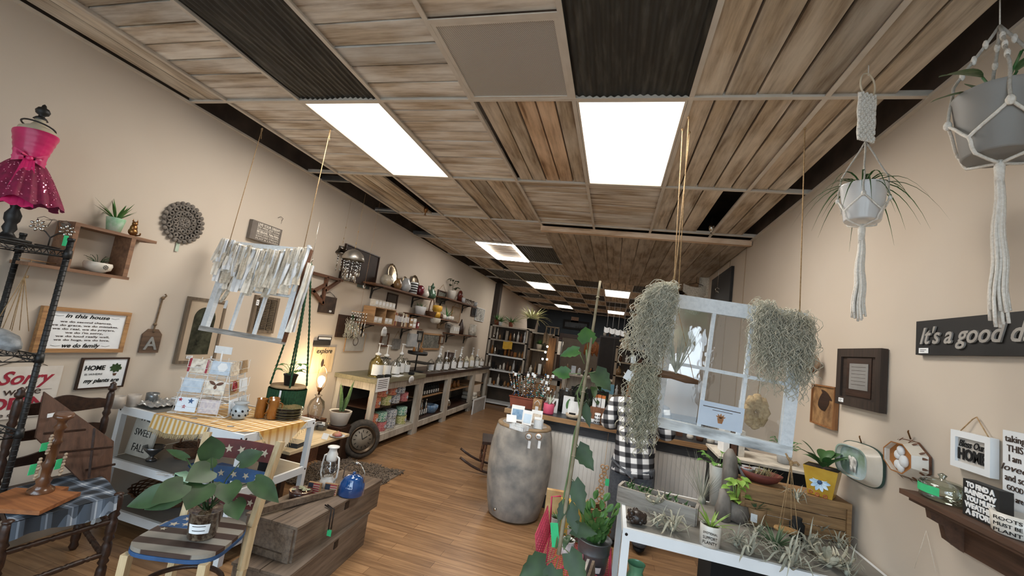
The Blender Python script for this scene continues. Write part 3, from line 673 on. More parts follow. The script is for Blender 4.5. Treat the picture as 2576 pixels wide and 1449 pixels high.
m = MB();m.leaf((0,-h*.3,.0185),(0,1,0),(0,0,1),.1,.05,0,'oval',0);part(t,'mountain_print',m,ink_brown)
t,w,h = pic('L',WL+.004,(789,856),(827,868),'small_plaque','small dark plaque just above the explore board','plaque',ink,mat('charcoal_paint','2c2a29','242222',9),0,.02)
t,w,h = pic('L',WL+.004,(800,846),(832,856),'small_plaque','small wire framed plaque on top of the dark one','plaque',dkmetal,paper,.006,.01)
# framed dark picture hanging behind the chimes
t,w,h = pic('L',WL+.004,(868,612),(938,724),'dark_picture','tall dark brown picture behind the silverware chimes','picture',dkwood,mat('dark_brown_print','35231b','22160f',6),.012,.03)
t,w,h = pic('L',WL+.004,(900,710),(925,728),'eye_plaque','small dark plaque with a pale round eye beside the chimes','plaque',ink,mat('grey_green_paint','4d5450','3e4541',14),0,.02)
m = MB();m.lathe([(.03,0),(.03,.004),(.001,.005)],n=20);m2 = part(t,'white_disc',m,white,M=T(0,0,.02));m = MB();m.lathe([(.012,0),(.012,.003),(.001,.003)],n=14);part(m2,'dark_dot',m,ink,M=T(0,0,.005))
# moss frame and scroll, easel board
t,w,h = pic('L',WL+.006,(852,790),(890,850),'moss_frame','dark barn wood plaque draped with grey moss','wall decoration',ink,dkwood,0,.025)
m = MB()
for i in range(90):
 x = rr(-.2,.5)*w;y = rr(.1,.45)*h;pts = [(x+rr(-.02,.02),y-k*h*.13+rr(-.012,.012),.03+rr(0,.03)) for k in range(6)];m.tube(pts,.0016,3,False)
part(t,'moss',m,lf_moss)['kind'] = 'stuff'
m = MB()
for i in range(8):a = i*.8;m.leaf((w*.05,h*.42,.04),(math.cos(a),.5+math.sin(a),.6),(0,0,1),.05,.03,.3,'oval')
part(t,'leaves',m,lf_dark)
t,w,h = pic('L',WL+.006,(872,836),(912,884),'print_on_board','grey wreath print leaning on a narrow ledge above the pump bottles','picture',ltwood,mat('grey_wreath_print','b5b0a7','9f9a92',8),.004,.012)
m = MB();m.tube([(.05*math.cos(a),.05*math.sin(a)+.01,.009) for a in [2*PI*i/18 for i in range(18)]],.004,5,closed=True);part(t,'wreath',m,ink_brown)
# ================================================================ LEFT FOREGROUND
def turned(m,p,q,r=.018,rings=6,n=12):
 """turned spindle between two points"""
 p,q = V(p),V(q);k = rings*8;pts = [];rs = []
 for i in range(k+1):
  t = i/k;ph = (t*rings) % 1;pts.append(p.lerp(q,t));rs.append(r*(1+.12*math.sin(ph*PI))*(.72 if ph < .10 else (1.15 if ph < .2 else (.8 if ph < .28 else 1))))
 m.tube(pts,rs,n)
# --- dark ladder-back chair
t = thing('ladder_back_chair','dark turned ladder-back chair draped with a plaid blanket','chair',T(0,0,0))
bl,br_ = V((-.07,-.625,0)),V((-.07,-.22,0));fl,frr = V((.36,-.78,0)),V((.40,-.385,0))
for b_,lean in ((bl,-.06),(br_,-.06)):
 m = MB();turned(m,b_,b_+V((0,0,.46)),.019,3);turned(m,b_+V((0,0,.46)),b_+V((lean*.0,0,.90)),.017,3);top = b_+V((0,0,.9));m.lathe([(.010,0),(.02,.008),(.022,.022),(.014,.034),(.016,.042),(.004,.055)],top,12);part(t,'back_post',m,dkwood)
for b_ in (fl,frr):
 m = MB();turned(m,b_,b_+V((0,0,.46)),.020,4);m.ball(b_+V((0,0,.462)),.021,10,sz=.5);part(t,'leg',m,dkwood)
for z,hh in ((.81,.075),(.68,.06),(.55,.055)):
 m = MB()
 def sl(u,v,z=z,hh=hh,s=0):
  y = bl.y+(br_.y-bl.y)*u;up = (.55+.45*math.sin(PI*u)+.10*math.cos(u*4*PI)*(1 if .1 < u < .9 else 0));return (-.07-.018*math.sin(PI*u)+s,y,z+(hh*up if v > .5 else -hh*.18*math.sin(PI*u)))
 for s in (-.006,.006):m.grid(lambda u,v,s=s:sl(u,v,s=s),24,1,False)
 m.grid(lambda u,v:sl(u,1,s=-.006+.012*v),24,1,False);m.grid(lambda u,v:sl(u,0,s=-.006+.012*v),24,1,False);part(t,'back_slat',m,dkwood)
for a,b_,zs in ((fl,frr,(.33,.17)),(bl,br_,(.3,)),(fl,bl,(.30,.15)),(frr,br_,(.30,.15))):
 for z in zs:m = MB();a2,b2 = a+V((0,0,z)),b_+V((0,0,z));turned(m,a2,b2,.012,5,8);part(t,'stretcher',m,dkwood)
m = MB();m.prism([(fl.x+.0,fl.y+.0),(frr.x,frr.y),(br_.x,br_.y),(bl.x,bl.y)][::-1],.425,.455);part(t,'seat',m,dkwood)
def plaid(name,base,dark_,lightc,sc_,rot=0):
 m,nt,b = _new(name);N,L = nt.nodes,nt.links;tc = N.new('ShaderNodeTexCoord');sp = N.new('ShaderNodeSeparateXYZ');mp = N.new('ShaderNodeMapping');mp.inputs['Rotation'].default_value = (0,0,rot);mp.inputs['Scale'].default_value = (sc_,)*3
 L.new(tc.outputs['UV' if False else 'Object'],mp.inputs[0]);L.new(mp.outputs[0],sp.inputs[0]);o = None
 col_ = None
 for ax in (0,1):
  fr_ = N.new('ShaderNodeMath');fr_.operation = 'FRACT';L.new(sp.outputs[ax],fr_.inputs[0]);r = N.new('ShaderNodeValToRGB');r.color_ramp.interpolation = 'CONSTANT'
  e = r.color_ramp.elements;e[0].position = 0;e[0].color = (0,0,0,1);e[1].position = .45;e[1].color = (.5,.5,.5,1)
  x = e.new(.62);x.color = (1,1,1,1);x = e.new(.70);x.color = (.5,.5,.5,1);x = e.new(.9);x.color = (.1,.1,.1,1)
  L.new(fr_.outputs[0],r.inputs[0])
  if o is None:o = r.outputs[0]
  else:
   mx = N.new('ShaderNodeMixRGB');mx.inputs[0].default_value = .5;L.new(o,mx.inputs[1]);L.new(r.outputs[0],mx.inputs[2]);o = mx.outputs[0]
 r = N.new('ShaderNodeValToRGB');e = r.color_ramp.elements;e[0].color = srgb(dark_);e[0].position = .1;e[1].color = srgb(lightc);e[1].position = .85;x = e.new(.45);x.color = srgb(base)
 L.new(o,r.inputs[0]);L.new(r.outputs[0],b.inputs['Base Color']);b.inputs['Roughness'].default_value = .9;return m
pl_grey = plaid('grey_blue_plaid','5f6c7c','22262c','b9c0c8',11)
cloth = MB();cs = [fl+V((-.0,.02,0)),frr,br_,bl]
def seatp(u,v):return (bl.lerp(br_,u)).lerp(fl.lerp(frr,u),v)
cloth.grid(lambda u,v:seatp(u,.12+.92*v)+V((0,0,.462+.006*math.sin(u*11)*math.sin(v*9))),20,16)
cloth.grid(lambda u,v:seatp(.02+.96*u,1.04)+V((.012*v+.004*math.sin(u*30),.0,.462-.075*v+.012*math.sin(u*7)*v)),40,5)
solo('plaid_blanket','grey and blue plaid blanket lying over the ladder-back chair seat','blanket',cloth,pl_grey)
m = MB();m.M = T(.24,-.66,.478) @ Rz(24);m.b2((-.14,-.12,0),(.14,.10,.018));m.b2((-.01,.10,0),(.05,.15,.018))
solo('cutting_board','orange-brown wooden board lying on the plaid blanket','board',m,wood('orange_board_wood','9a6238','6f4224',axis=0,vary=.1))
# slanted wooden board leaning across chair back
m = MB();m.M = T(.10,-.42,.48)
A = [at(105,990,X=-.03),at(145,990,X=-.03),at(288,1108,X=.07),at(272,1245,X=.16),at(205,1215,X=.16),at(95,1100,X=.05)]
m.M = None;A = [at(112,985,X=-.04),at(287,1110,X=.05),at(274,1248,X=.12),at(205,1210,X=.11),at(90,1100,X=.03)]
n_ = (A[1]-A[0]).cross(A[2]-A[0]).normalized()*.012;k = len(A)
m.add(A+[a+n_ for a in A],[tuple(range(k))[::-1],tuple(range(k,2*k))]+[(i,(i+1) % k,k+(i+1) % k,k+i) for i in range(k)],False)
t = thing('folding_wood_panel','brown hinged wooden panel leaning across the ladder-back chair','wooden panel',T(0,0,0));part(t,'panel',m,wood('warm_brown_panel','5f4232','422c20',axis=2,vary=.1))
for a,b_ in (((100,1088),(205,1078)),((140,1135),(272,1122)),((228,1075),(214,1200)),((205,1180),(280,1165))):
 m = MB();X_ = .075;m.bar(at(*a,X=X_)+V((.03,0,0)),at(*b_,X=X_+.02)+V((.03,0,0)),.010,.010);part(t,'batten',m,dkwood)
m = MB();p = at(128,1040,X=.02)+V((.03,0,0));m.M = T(p) @ Ry(90) @ Rz(95);m.b2((-.03,-.010,0),(.03,.010,.002));part(t,'price_tag',m,paper)
# wooden candlestick lamp with beaded tags
p = V((.20,-.60,.497));t = thing('wooden_candlestick','tall turned wooden candlestick on the orange-brown board','candlestick',T(p) @ Ry(9) @ Rx(3))
m = MB();m.lathe([(.048,0),(.048,.012),(.034,.022),(.024,.04),(.03,.06),(.018,.075),(.02,.12),(.028,.14),(.018,.155),(.02,.24),(.026,.25),(.018,.262),(.018,.31),(.026,.325),(.016,.34),(.020,.36),(.038,.375),(.036,.39),(.02,.386)],n=20);part(t,'turned_body',m,mat('polished_walnut','6b4429','4a2c18',14,rough=.3,coat=.4))
for i,(dx,dy,z0,L_,g) in enumerate(((.03,-.04,.30,.10,1),(.045,-.065,.20,.11,0),(.035,.035,.19,.12,1))):
 m = MB()
 for k in range(7):m.ball((dx,dy,z0-k*L_/7),.009 if k % 2 else .007,8)
 o = part(t,'bead_strand',m,mat('wooden_beads','b6a188','8a7460',30,rough=.4),label='strand of pale and clear beads')
 m = MB();m.b2((dx-.002,dy-.03,z0-.07),(dx+.001,dy-.008,z0-.02) if i else (dx+.001,dy+.005,z0-.03));part(t,'price_tag',m,green_tag,label='green paper tag')
# --- white three-tier tables
gtop = mat('grey_table_top','8d8982','7e7a73',9,rough=.5)
def tier_table(name,label,x0,x1,y0,y1,tiers,leg=.035,inner=gtop,skirt=.05):
 t = thing(name,label,'table',T((x0+x1)/2,(y0+y1)/2,0));ox,oy = (x0+x1)/2,(y0+y1)/2;X,Y = (x1-x0)/2,(y1-y0)/2;H_ = tiers[0]
 for a in (-1,1):
  for b_ in (-1,1):
   m = MB();m.b2((a*X,b_*Y,0),(a*(X-leg),b_*(Y-leg),H_));l = part(t,'leg',m,white)
   for z in (tiers[0]-.025,*(q-.02 for q in tiers[1:])):
    if b_ < 0 or True:mm = MB();mm.cyl((a*(X-leg/2),b_*Y,z),(a*(X-leg/2),b_*(Y+.001),z),.007,n=10);mm.cyl((a*X,b_*(Y-leg/2),z),(a*(X+.001),b_*(Y-leg/2),z),.007,n=10);part(l,'bolt',mm,dkmetal)
 for z in tiers:
  m = MB();m.b2((-X+leg,-Y,z-skirt),(X-leg,-Y+.018,z));m.b2((-X+leg,Y-.018,z-skirt),(X-leg,Y,z));m.b2((-X,-Y+leg,z-skirt),(-X+.018,Y-leg,z));m.b2((X-.018,-Y+leg,z-skirt),(X,Y-leg,z));part(t,'apron',m,white)
  m = MB();m.b2((-X+.018,-Y+.018,z-.012),(X-.018,Y-.018,z+.001));part(t,'shelf_top',m,inner)
 return t
tier_table('display_table','white three-tier display table under the card rack on the left',-.30,.73,0,.62,(.75,.42,.13))
# striped cloth
yel = None
def stripe_mat():
 m,nt,b = _new('yellow_striped_weave');N,L = nt.nodes,nt.links;tc = N.new('ShaderNodeTexCoord');w1 = N.new('ShaderNodeTexWave');w1.inputs['Scale'].default_value = 9;w1.bands_direction = 'X';w2 = N.new('ShaderNodeTexWave');w2.inputs['Scale'].default_value = 5;w2.bands_direction = 'Y'
 L.new(tc.outputs['Object'],w1.inputs[0]);L.new(tc.outputs['Object'],w2.inputs[0])
 r = N.new('ShaderNodeValToRGB');e = r.color_ramp.elements;e[0].position = .3;e[0].color = srgb('d3a457');e[1].position = .75;e[1].color = srgb('e6d9bf');L.new(w1.outputs[0],r.inputs[0])
 r2 = N.new('ShaderNodeValToRGB');e = r2.color_ramp.elements;e[0].position = .1;e[0].color = srgb('cfa763');e[1].position = .4;e[1].color = (1,1,1,1);L.new(w2.outputs[0],r2.inputs[0])
 mx = N.new('ShaderNodeMixRGB');mx.blend_type = 'MULTIPLY';mx.inputs[0].default_value = .6;L.new(r.outputs[0],mx.inputs[1]);L.new(r2.outputs[0],mx.inputs[2]);L.new(mx.outputs[0],b.inputs['Base Color']);b.inputs['Roughness'].default_value = .95;return m
t = thing('striped_cloth','yellow striped fringed cloth spread over the white display table','cloth',T(0,0,0))
m = MB();TZ = .752
P_ = [V((.05,-.012,TZ)),V((.52,-.012,TZ)),V((.77,.30,TZ)),V((.55,.60,TZ)),V((.05,.55,TZ))]
m.grid(lambda u,v:V((.02+.60*u,-.012+(.57)*v+.02*u,TZ+.0015+.003*math.sin(u*13)*math.sin(v*11))),20,14)
m.grid(lambda u,v:V((.02+.45*u,-.014-.012*v-.004*math.sin(u*25)*v,TZ-(.055+.035*math.sin(u*3.1+.6))*v)),30,6)
m.add([(.62,.0,TZ+.001),(.735,.10,TZ+.001),(.735,.50,TZ+.001),(.62,.55,TZ+.001)],[(0,1,2,3)])
m.add([(.738,.10,TZ+.001),(.738,.52,TZ+.001),(.752,.26,TZ-.19)],[(0,2,1)])
part(t,'woven_field',m,stripe_mat())
m = MB()
for i in range(60):
 u = i/59;x = .02+.45*u;z = TZ-(.055+.035*math.sin(u*3.1+.6));m.tube([(x,-.027,z),(x+rr(-.004,.004),-.03,z-rr(.02,.035))],.0016,4)
part(t,'front_fringe',m,mat('cream_fringe','dfcba0','c7ac78',40,rough=.95));m = MB()
for i in range(40):
 u = i/39;a,b_ = V((.738,.10,TZ)).lerp(V((.752,.26,TZ-.19)),min(1,u*2)),V((.752,.26,TZ-.19)).lerp(V((.738,.52,TZ)),max(0,u*2-1));p = a if u < .5 else b_;m.tube([p,p+V((.006,rr(-.005,.005),-.028))],.0018,4)
part(t,'side_fringe',m,mat('cream_fringe','dfcba0','c7ac78',40,rough=.95))
# --- greeting-card rack: white wire, three tiers
MR = T(.16,.25,.755) @ Rz(24)
t = thing('card_rack','white wire greeting card rack on the yellow striped cloth','rack',MR)
m = MB();wr = .0022
m.cyl((0,0,.01),(0,0,.42),.006,n=8)
for z,r_ in ((.012,.17),(.10,.165),(.135,.15),(.225,.145),(.26,.12),(.34,.118)):
 pts = [(r_*a,r_*b_,z) for a,b_ in ((-1,-1),(1,-1),(1,1),(-1,1))];m.tube(pts,wr,5,closed=True)
 for a,b_ in ((1,1),(-1,1),(-1,-1),(1,-1)):m.cyl((0,0,z),(r_*a,r_*b_,z),wr,n=5)
for a in (-1,0,1):
 for s in ((0,-1),(1,0),(0,1),(-1,0)):
  q = [(s[0]*r_+(-s[1])*a*.12,s[1]*r_+s[0]*a*.12,z) for z,r_ in ((.012,.17),(.13,.155),(.25,.13),(.36,.115))];m.tube(q,wr,5)
part(t,'wire_frame',m,white)
m = MB();m.b2((-.05,-.004,.40),(.06,.002,.45));part(t,'top_sign',m,paper)
cards = []
CARD = {'red':(redp,'#'),'pale':(mat('pale_blue_card','cfdbe6','a9b9c9',26,sharp=.5,rough=.6),''),'fl':(mat('cream_floral_card','e7dfd0','9b8670',34,sharp=.62,rough=.6),''),'brn':(mat('brown_photo_card','a98b66','6b5137',20,rough=.5),''),'sh':(mat('shell_print_card','d9cfc8','b2a9b4',60,rough=.6),''),'bl':(mat('sky_blue_card','d7e3f0','e6eef6',10,rough=.6),'')}
k = 0
desc = {(0,0):('fl','white card with a red border and a small figure, top left of the card rack'),(0,1):('pale','pale blue patterned card, top tier of the card rack at the corner'),(1,0):('pale','pale card with leafy print in the middle tier of the card rack'),(1,1):('fl','card with a brown flying bird print, middle tier of the rack'),(2,0):('bl','pale blue card with red and blue stars, bottom of the rack'),(2,1):('sh','card crowded with small shells, bottom tier of the card rack')}
for s,(nx,ny) in enumerate(((0,-1),(1,0))):
 for j,(z,r_) in enumerate(((.275,.128),(.150,.150),(.028,.170))):
  for i in (-1,1):
   fl_ = (s == 0);kk = ('fl','pale','brn','sh','bl')[(j*2+i+s) % 5] if not fl_ else desc[(j,(i+1)//2)][0]
   L_ = desc[(j,(i+1)//2)][1] if fl_ else ('%s card on the right-hand side of the card rack, %s tier, %s' % (('tan','grey','brown','red ringed','pale','dark')[j*2+(i+1)//2],('top','middle','bottom')[j],'near the corner' if i < 0 else 'farther back'))
   c = V((nx*(r_+.006)+(-ny)*i*.068,ny*(r_+.006)+nx*i*.068,z))
   # frame with n = (nx,ny), u = (-ny,nx)
   Mc = MR @ Matrix(((-ny,0,nx,c.x),(nx,0,ny,c.y),(0,1,0,z),(0,0,0,1))) @ Rx(-10)
   ct = thing('greeting_card',L_,'card',Mc,'greeting cards in the wire rack')
   m = MB();m.b2((-.060,0,0),(.060,.088,.003));part(ct,'card_face',m,CARD[kk][0])
   if (s,j,i) == (0,0,-1):
    m = MB();m.b2((-.06,0,.003),(-.047,.088,.004));m.b2((.047,0,.003),(.06,.088,.004));part(ct,'red_border',m,redp);m = MB();m.ball((0,.045,.004),.016,8,sz=.9,sy=.1);m.ball((.018,.055,.004),.008,8,sy=.1);part(ct,'figure_print',m,brwood)
   if (s,j,i) == (0,0,1):m = MB();m.prism([(.032*math.cos(PI*q/3)+.01,.05+.032*math.sin(PI*q/3)) for q in range(6)],.003,.004);part(ct,'hexagon_label',m,paper)
   if (s,j,i) == (0,1,1):
    m = MB();m.leaf((0,.06,.004),(-1,.5,0),(0,0,1),.05,.02,0,'oval',0);m.leaf((0,.06,.004),(1,.4,0),(0,0,1),.05,.02,0,'oval',0);m.leaf((0,.06,.004),(0,-1,0),(0,0,1),.03,.02,0,'oval',0);part(ct,'bird_print',m,brwood)
   if (s,j,i) == (0,2,-1):
    for (x,y,r_s,mm,nm) in ((-.042,.072,.014,redp,'red_star'),(.02,.068,.020,mat('denim_blue','3f5f8c','33507a',30),'blue_star'),(-.012,.03,.014,redp,'red_star')):
     m = MB();m.prism([(x+(r_s if q % 2 == 0 else r_s*.42)*math.sin(PI*q/5),y+(r_s if q % 2 == 0 else r_s*.42)*math.cos(PI*q/5)) for q in range(10)],.003,.0045);part(ct,nm,m,mm)
   if (s,j,i) == (1,1,-1):
    for r0 in (.032,.02,.008):m = MB();m.tube([(r0*math.cos(a),.05+r0*math.sin(a),.004) for a in [2*PI*q/20 for q in range(20)]],.003,5,closed=True);part(ct,'ring_print',m,redp)
   # wire hook clip
   m = MB();m.tube([(-.075,.085,.006),(-.075,.085,.018),(-.06,.085,.018),(-.06,.03,.010),(.06,.03,.010),(.06,.085,.018),(.075,.085,.018),(.075,.085,.006)],.0016,5);part(ct,'wire_pocket',m,white)
# --- oil burner, amber mugs, brown plates, tags
bl_glz = mat('grey_blue_glaze','a9b3ba','98a3ab',10,rough=.25,coat=.3)
t = thing('oil_burner','grey-blue ceramic oil burner with leaf cut-outs on the striped cloth','oil burner',T(at(600,1052,Z=.76)))
m = MB();m.lathe([(.033,0),(.040,.006),(.052,.035),(.050,.062),(.036,.085),(.034,.092),(.046,.102),(.047,.106),(.030,.100),(.01,.097)],n=28,cap1=True);part(t,'body',m,bl_glz)
m = MB()
for a in range(8):
 an = 2*PI*a/8
 for z,an2 in ((.028,an),(.055,an+.3)):
  d = V((math.cos(an2),math.sin(an2),0));m.ball(d*.0505+V((0,0,z)),.007,8,sz=1.3,sx=.35,sy=1,R=Rz(math.degrees(an2)).to_3x3() @ Rx(35).to_3x3())
part(t,'cut_outs',m,ink)
amber = mat('amber_glass','b9772f','8b5420',9,rough=.12,trans=.35,coat=.4)
gp = at(655,1050,Z=.76)
for i,(dx,dy,L_) in enumerate(((0,0,'amber glass mug nearest the oil burner'),(.075,.03,'amber glass mug beside the brown plates'),(.02,.085,'amber glass mug behind the other two'))):
 t = thing('amber_mug',L_,'mug',T(gp.x-.01+dx,gp.y+.0+dy,.758) @ Rz(70*i),'amber glass mugs')
 m = MB();m.lathe([(.030,0),(.034,.004),(.034,.125),(.037,.13),(.033,.13),(.031,.01),(.001,.01)],n=24,cap1=False,ripple=.02,rn=12);part(t,'cup',m,amber)
 m = MB();m.tube([(.034,0,.11),(.058,0,.10),(.060,0,.05),(.034,0,.03)],.005,7);part(t,'handle',m,amber)
pp = at(730,1050,Z=.76);brg = mat('brown_green_glazed_ware','937a55','5f5c3e',9,rough=.2,coat=.5)
for i in range(8):
 m = MB();m.lathe([(.045,0),(.05,.002),(.098,.012),(.100,.0155),(.096,.0155),(.045,.005),(.001,.005)],n=36,cap1=False)
 solo('brown_plate','%s in the stack of brown glazed plates beside the amber mugs' % ('bottom plate','second plate from the bottom','third plate from the bottom','fourth plate from the bottom','fourth plate from the top','third plate from the top','second plate from the top','top plate')[i],'plate',m,brg if i % 2 else mat('dark_brown_glaze','4d3a24','2e2416',9,rough=.2,coat=.5),T(pp.x-.02+rr(-.004,.004),pp.y-.02,.757+i*.0092),'stack of brown plates')
for (px,py,rz,L_) in ((545,1058,30,'white price tag lying at the front edge of the striped cloth'),(622,1035,75,'small white tag propped against the amber mugs')):
 m = MB();m.b2((-.03,-.008,0),(.03,.008,.001));solo('price_tag',L_,'price tag',m,paper,T(at(px,py,Z=.775)) @ Rz(rz) @ Ry(-25))
# white pails / tins and foil at the back left of the table top
for i,(px,L_) in enumerate(((345,'leftmost of the pale tins at the back of the display table'),(375,'middle pale tin at the back of the display table'),(410,'grey tin beside the card rack on the display table'))):
 p = at(px,1000,X=-.24+.0*i);m = MB();m.lathe([(.035,0),(.037,.05),(.037,.075),(.034,.075),(.033,.01),(.001,.01)],n=20,cap1=False);solo('candle_tin',L_,'tin',m,(mat('pale_tin','c3bab0','b2a89d',12,rough=.4),mat('pale_tin','c'),mat('grey_tin','8a8e90','777a7c',12,rough=.3,metal=.6))[i],T(-.23,p.y-.12+.02*i,.752))
m = MB();m.grid(lambda u,v:(-.26+.20*v,.03+.30*u,.765+.018*abs(math.sin(u*23+v*7))*(.4+math.sin(v*9)**2)),26,14,False);solo('foil_wrap','crumpled foil sheets lying beside the pale tins','foil',m,mat('crumpled_foil','c9c9c6','a3a5a6',20,rough=.3,metal=.6))
# middle tier things
t = thing('fall_sign','tall pale board lettered FALL SWEET FALL inside the display table','sign',frame('F',0,0,0));
Mf = frame('F',-.15,.567,.10) @ Rx(-7);t.matrix_world = Mf
m = MB();m.b2((-.13,-.14,-.012),(.08,.15,0));part(t,'board',m,mat('distressed_white_board','c9c5bb','aba69b',9,rough=.8))
for i,s in enumerate(('FALL','SWEET','FALL')):text(t,s,-.025,.10-.095*i,.001,.085,ink,.15 if i == 1 else .11,0,-.0006)
m = MB()
def basket(m,r0,r1,h,rows,n=36,sx=1,sy=1):
 for i in range(rows):
  t_ = i/(rows-1);r_ = r0+(r1-r0)*t_**.8;m.tube([(r_*sx*math.cos(a)*(1+.03*math.cos(a*n/2+i*PI)),r_*sy*math.sin(a)*(1+.03*math.cos(a*n/2+i*PI)),h*t_) for a in [2*PI*k/n for k in range(n)]],h/rows*.62,5,closed=True)
 m.lathe([(r0,.002),(.001,.002)],n=n,cap0=False,cap1=False,sx=sx,sy=sy)
wick = mat('brown_wicker','6f4a2f','452c1b',40,rough=.75,bump=.4)
t = thing('wicker_basket','small round brown wicker basket with an arched handle on the middle tier','basket',T(at(462,1150,Z=.425)+V((0,.02,0))))
m = MB();basket(m,.065,.085,.075,9);part(t,'woven_body',m,wick);m = MB();m.tube([(.08*math.cos(a),0,.07+.13*math.sin(a)) for a in [PI*k/12 for k in range(13)]],.006,7);part(t,'handle',m,wick)
m = MB();p = at(372,1160,Z=.425);m.lathe([(.03,0),(.03,.012),(.012,.02),(.012,.03),(.05,.07),(.062,.09),(.058,.09),(.045,.07),(.001,.035)],n=24,cap1=False);solo('silver_compote','tarnished silver footed bowl with a paper tag on the middle tier','bowl',m,mat('tarnished_silver','8f8f90','5f6063',9,rough=.25,metal=.9),T(p+V((0,.02,0))))
m = MB();m.lathe([(.03,0),(.055,.012),(.062,.02),(.055,.018),(.001,.006)],n=24,cap1=False);solo('blue_dish','small blue dish on the middle tier of the display table','dish',m,mat('cobalt_glaze','3d6da0','2d5684',20,rough=.2,coat=.5),T(at(500,1178,Z=.425)+V((0,0,.001))))
for (px,py,w,d,rz,mm,L_) in ((400,1205,.10,.07,10,'silver','box'),(455,1215,.16,.06,-14,'mint','mint green and white box of cards on the middle tier')):
 if mm == 'mint':
  p = at(px,py,Z=.425);m = MB();m.b2((-w/2,-d/2,0),(w/2,d/2,.035));t = thing('card_box',L_,'box',T(p+V((0,.03,0))) @ Rz(rz));part(t,'box_body',m,mat('mint_card','9fd8ae','d5ecd9',9,rough=.6));m = MB();m.b2((-w/2+.008,-d/2-.001,.01),(-w/2+.05,-d/2,.03));part(t,'label',m,ink)
m = MB();m.b2((-.05,-.006,.0),(.05,.006,.004));m.b2((-.03,-.03,.0),(.02,.02,.002));solo('paper_sheet','white papers lying beside the silver footed bowl','paper',m,paper,T(at(405,1195,Z=.425)+V((0,.02,0))) @ Rz(20))
# bottom tier: flat woven tray
t = thing('woven_tray','wide shallow brown wicker tray on the bottom tier','tray',T(-.02,.26,.135));m = MB();basket(m,.16,.25,.07,8,40,1,.85);part(t,'woven_body',m,wick)
m = MB();[m.ball((rr(-.1,.1),rr(-.08,.08),.04+rr(0,.03)),rr(.02,.035),8,sz=.7) for _ in range(10)];part(t,'dried_filling',m,mat('dark_dried_pods','2b1d14','191009',30,rough=.9))['kind'] = 'stuff'
# --- flag chair with star slats and a potted philodendron
MC = T(1.05,-.50,0) @ Rz(16)
t = thing('flag_chair','small wooden chair painted with faded stars and stripes','chair',MC)
raw = wood('pale_raw_wood','d2bd98','ab9068',axis=2,vary=.15);bluep = mat('worn_blue_paint','2e5685','24466e',20,rough=.6);rdw = mat('worn_brick_red_paint','6f2f2c','4c2422',14,rough=.7);starm = mat('pale_star_paint','c9bda8','ad9f89',20,rough=.7)
def flagmat():
 m,nt,b = _new('faded_flag_stripes');N,L = nt.nodes,nt.links;tc = N.new('ShaderNodeTexCoord');mp = N.new('ShaderNodeMapping');mp.inputs['Rotation'].default_value = (0,0,PI/2);w = N.new('ShaderNodeTexWave');w.inputs['Scale'].default_value = 3.2;w.inputs['Distortion'].default_value = 1.6;w.inputs['Detail'].default_value = .5;w.inputs['Detail Scale'].default_value = .4
 L.new(tc.outputs['Object'],mp.inputs[0]);L.new(mp.outputs[0],w.inputs[0]);r = N.new('ShaderNodeValToRGB');r.color_ramp.elements[0].position = .48;r.color_ramp.elements[0].color = srgb('3f2f29');r.color_ramp.elements[1].position = .52;r.color_ramp.elements[1].color = srgb('8d877d');L.new(w.outputs[0],r.inputs[0])
 L.new(r.outputs[0],b.inputs['Base Color']);b.inputs['Roughness'].default_value = .45;return m
def seat_out(t_):
 a = 2*PI*t_;c,s_ = math.cos(a),math.sin(a);e = .55;return (math.copysign(abs(c)**e,c)*(.185+.015*(-s_)),math.copysign(abs(s_)**e,s_)*.175)
poly = [seat_out(i/48) for i in range(48)]
m = MB();m.prism(poly,.455,.472);seat = part(t,'seat',m,flagmat())
m = MB();m.prism([(x*1.012,y*1.012) for x,y in poly],.438,.454);part(t,'seat_rim',m,bluep,label='blue painted rim')
m = MB();m.prism([(-.175,.02),(-.02,.03),(-.03,.165),(-.12,.165),(-.16,.13)],.4722,.4732);part(seat,'blue_field',m,bluep)
def star(cx_,cy_,r_,z0,z1,rot=0):return [(cx_+(r_ if q % 2 == 0 else r_*.42)*math.sin(PI*q/5+rot),cy_+(r_ if q % 2 == 0 else r_*.42)*math.cos(PI*q/5+rot)) for q in range(10)]
for (x,y,r_) in ((-.13,.05,.022),(-.08,.06,.02),(-.05,.11,.02),(-.11,.11,.02),(-.14,.0,.015)):
 m = MB();m.prism(star(x,y,r_,0,0,x*20),.4733,.4742);part(seat,'star',m,starm)
for x,y in ((-.165,-.155),(.165,-.155)):
 m = MB();m.bar((x,y,0),(x*.97,y,.44),.032,.032);part(t,'leg',m,raw)
for s in (-1,1):
 m = MB();pts = [(s*.165,.15,0),(s*.165,.165,.25),(s*.168,.17,.45),(s*.18,.21,.66),(s*.19,.25,.84)];
 for a,b_ in zip(pts,pts[1:]):m.bar(a,b_,.030,.036)
 part(t,'back_post',m,raw)
m = MB();m.tube([(.16*math.cos(a),-.02+.15*math.sin(a),.26) for a in [2*PI*i/24 for i in range(24)]],.011,8,closed=True);part(t,'bent_hoop_stretcher',m,dkwood)
m = MB();m.bar((-.165,-.155,.20),(.165,-.155,.20),.03,.02);part(t,'stretcher',m,rdw,label='brick red rail')
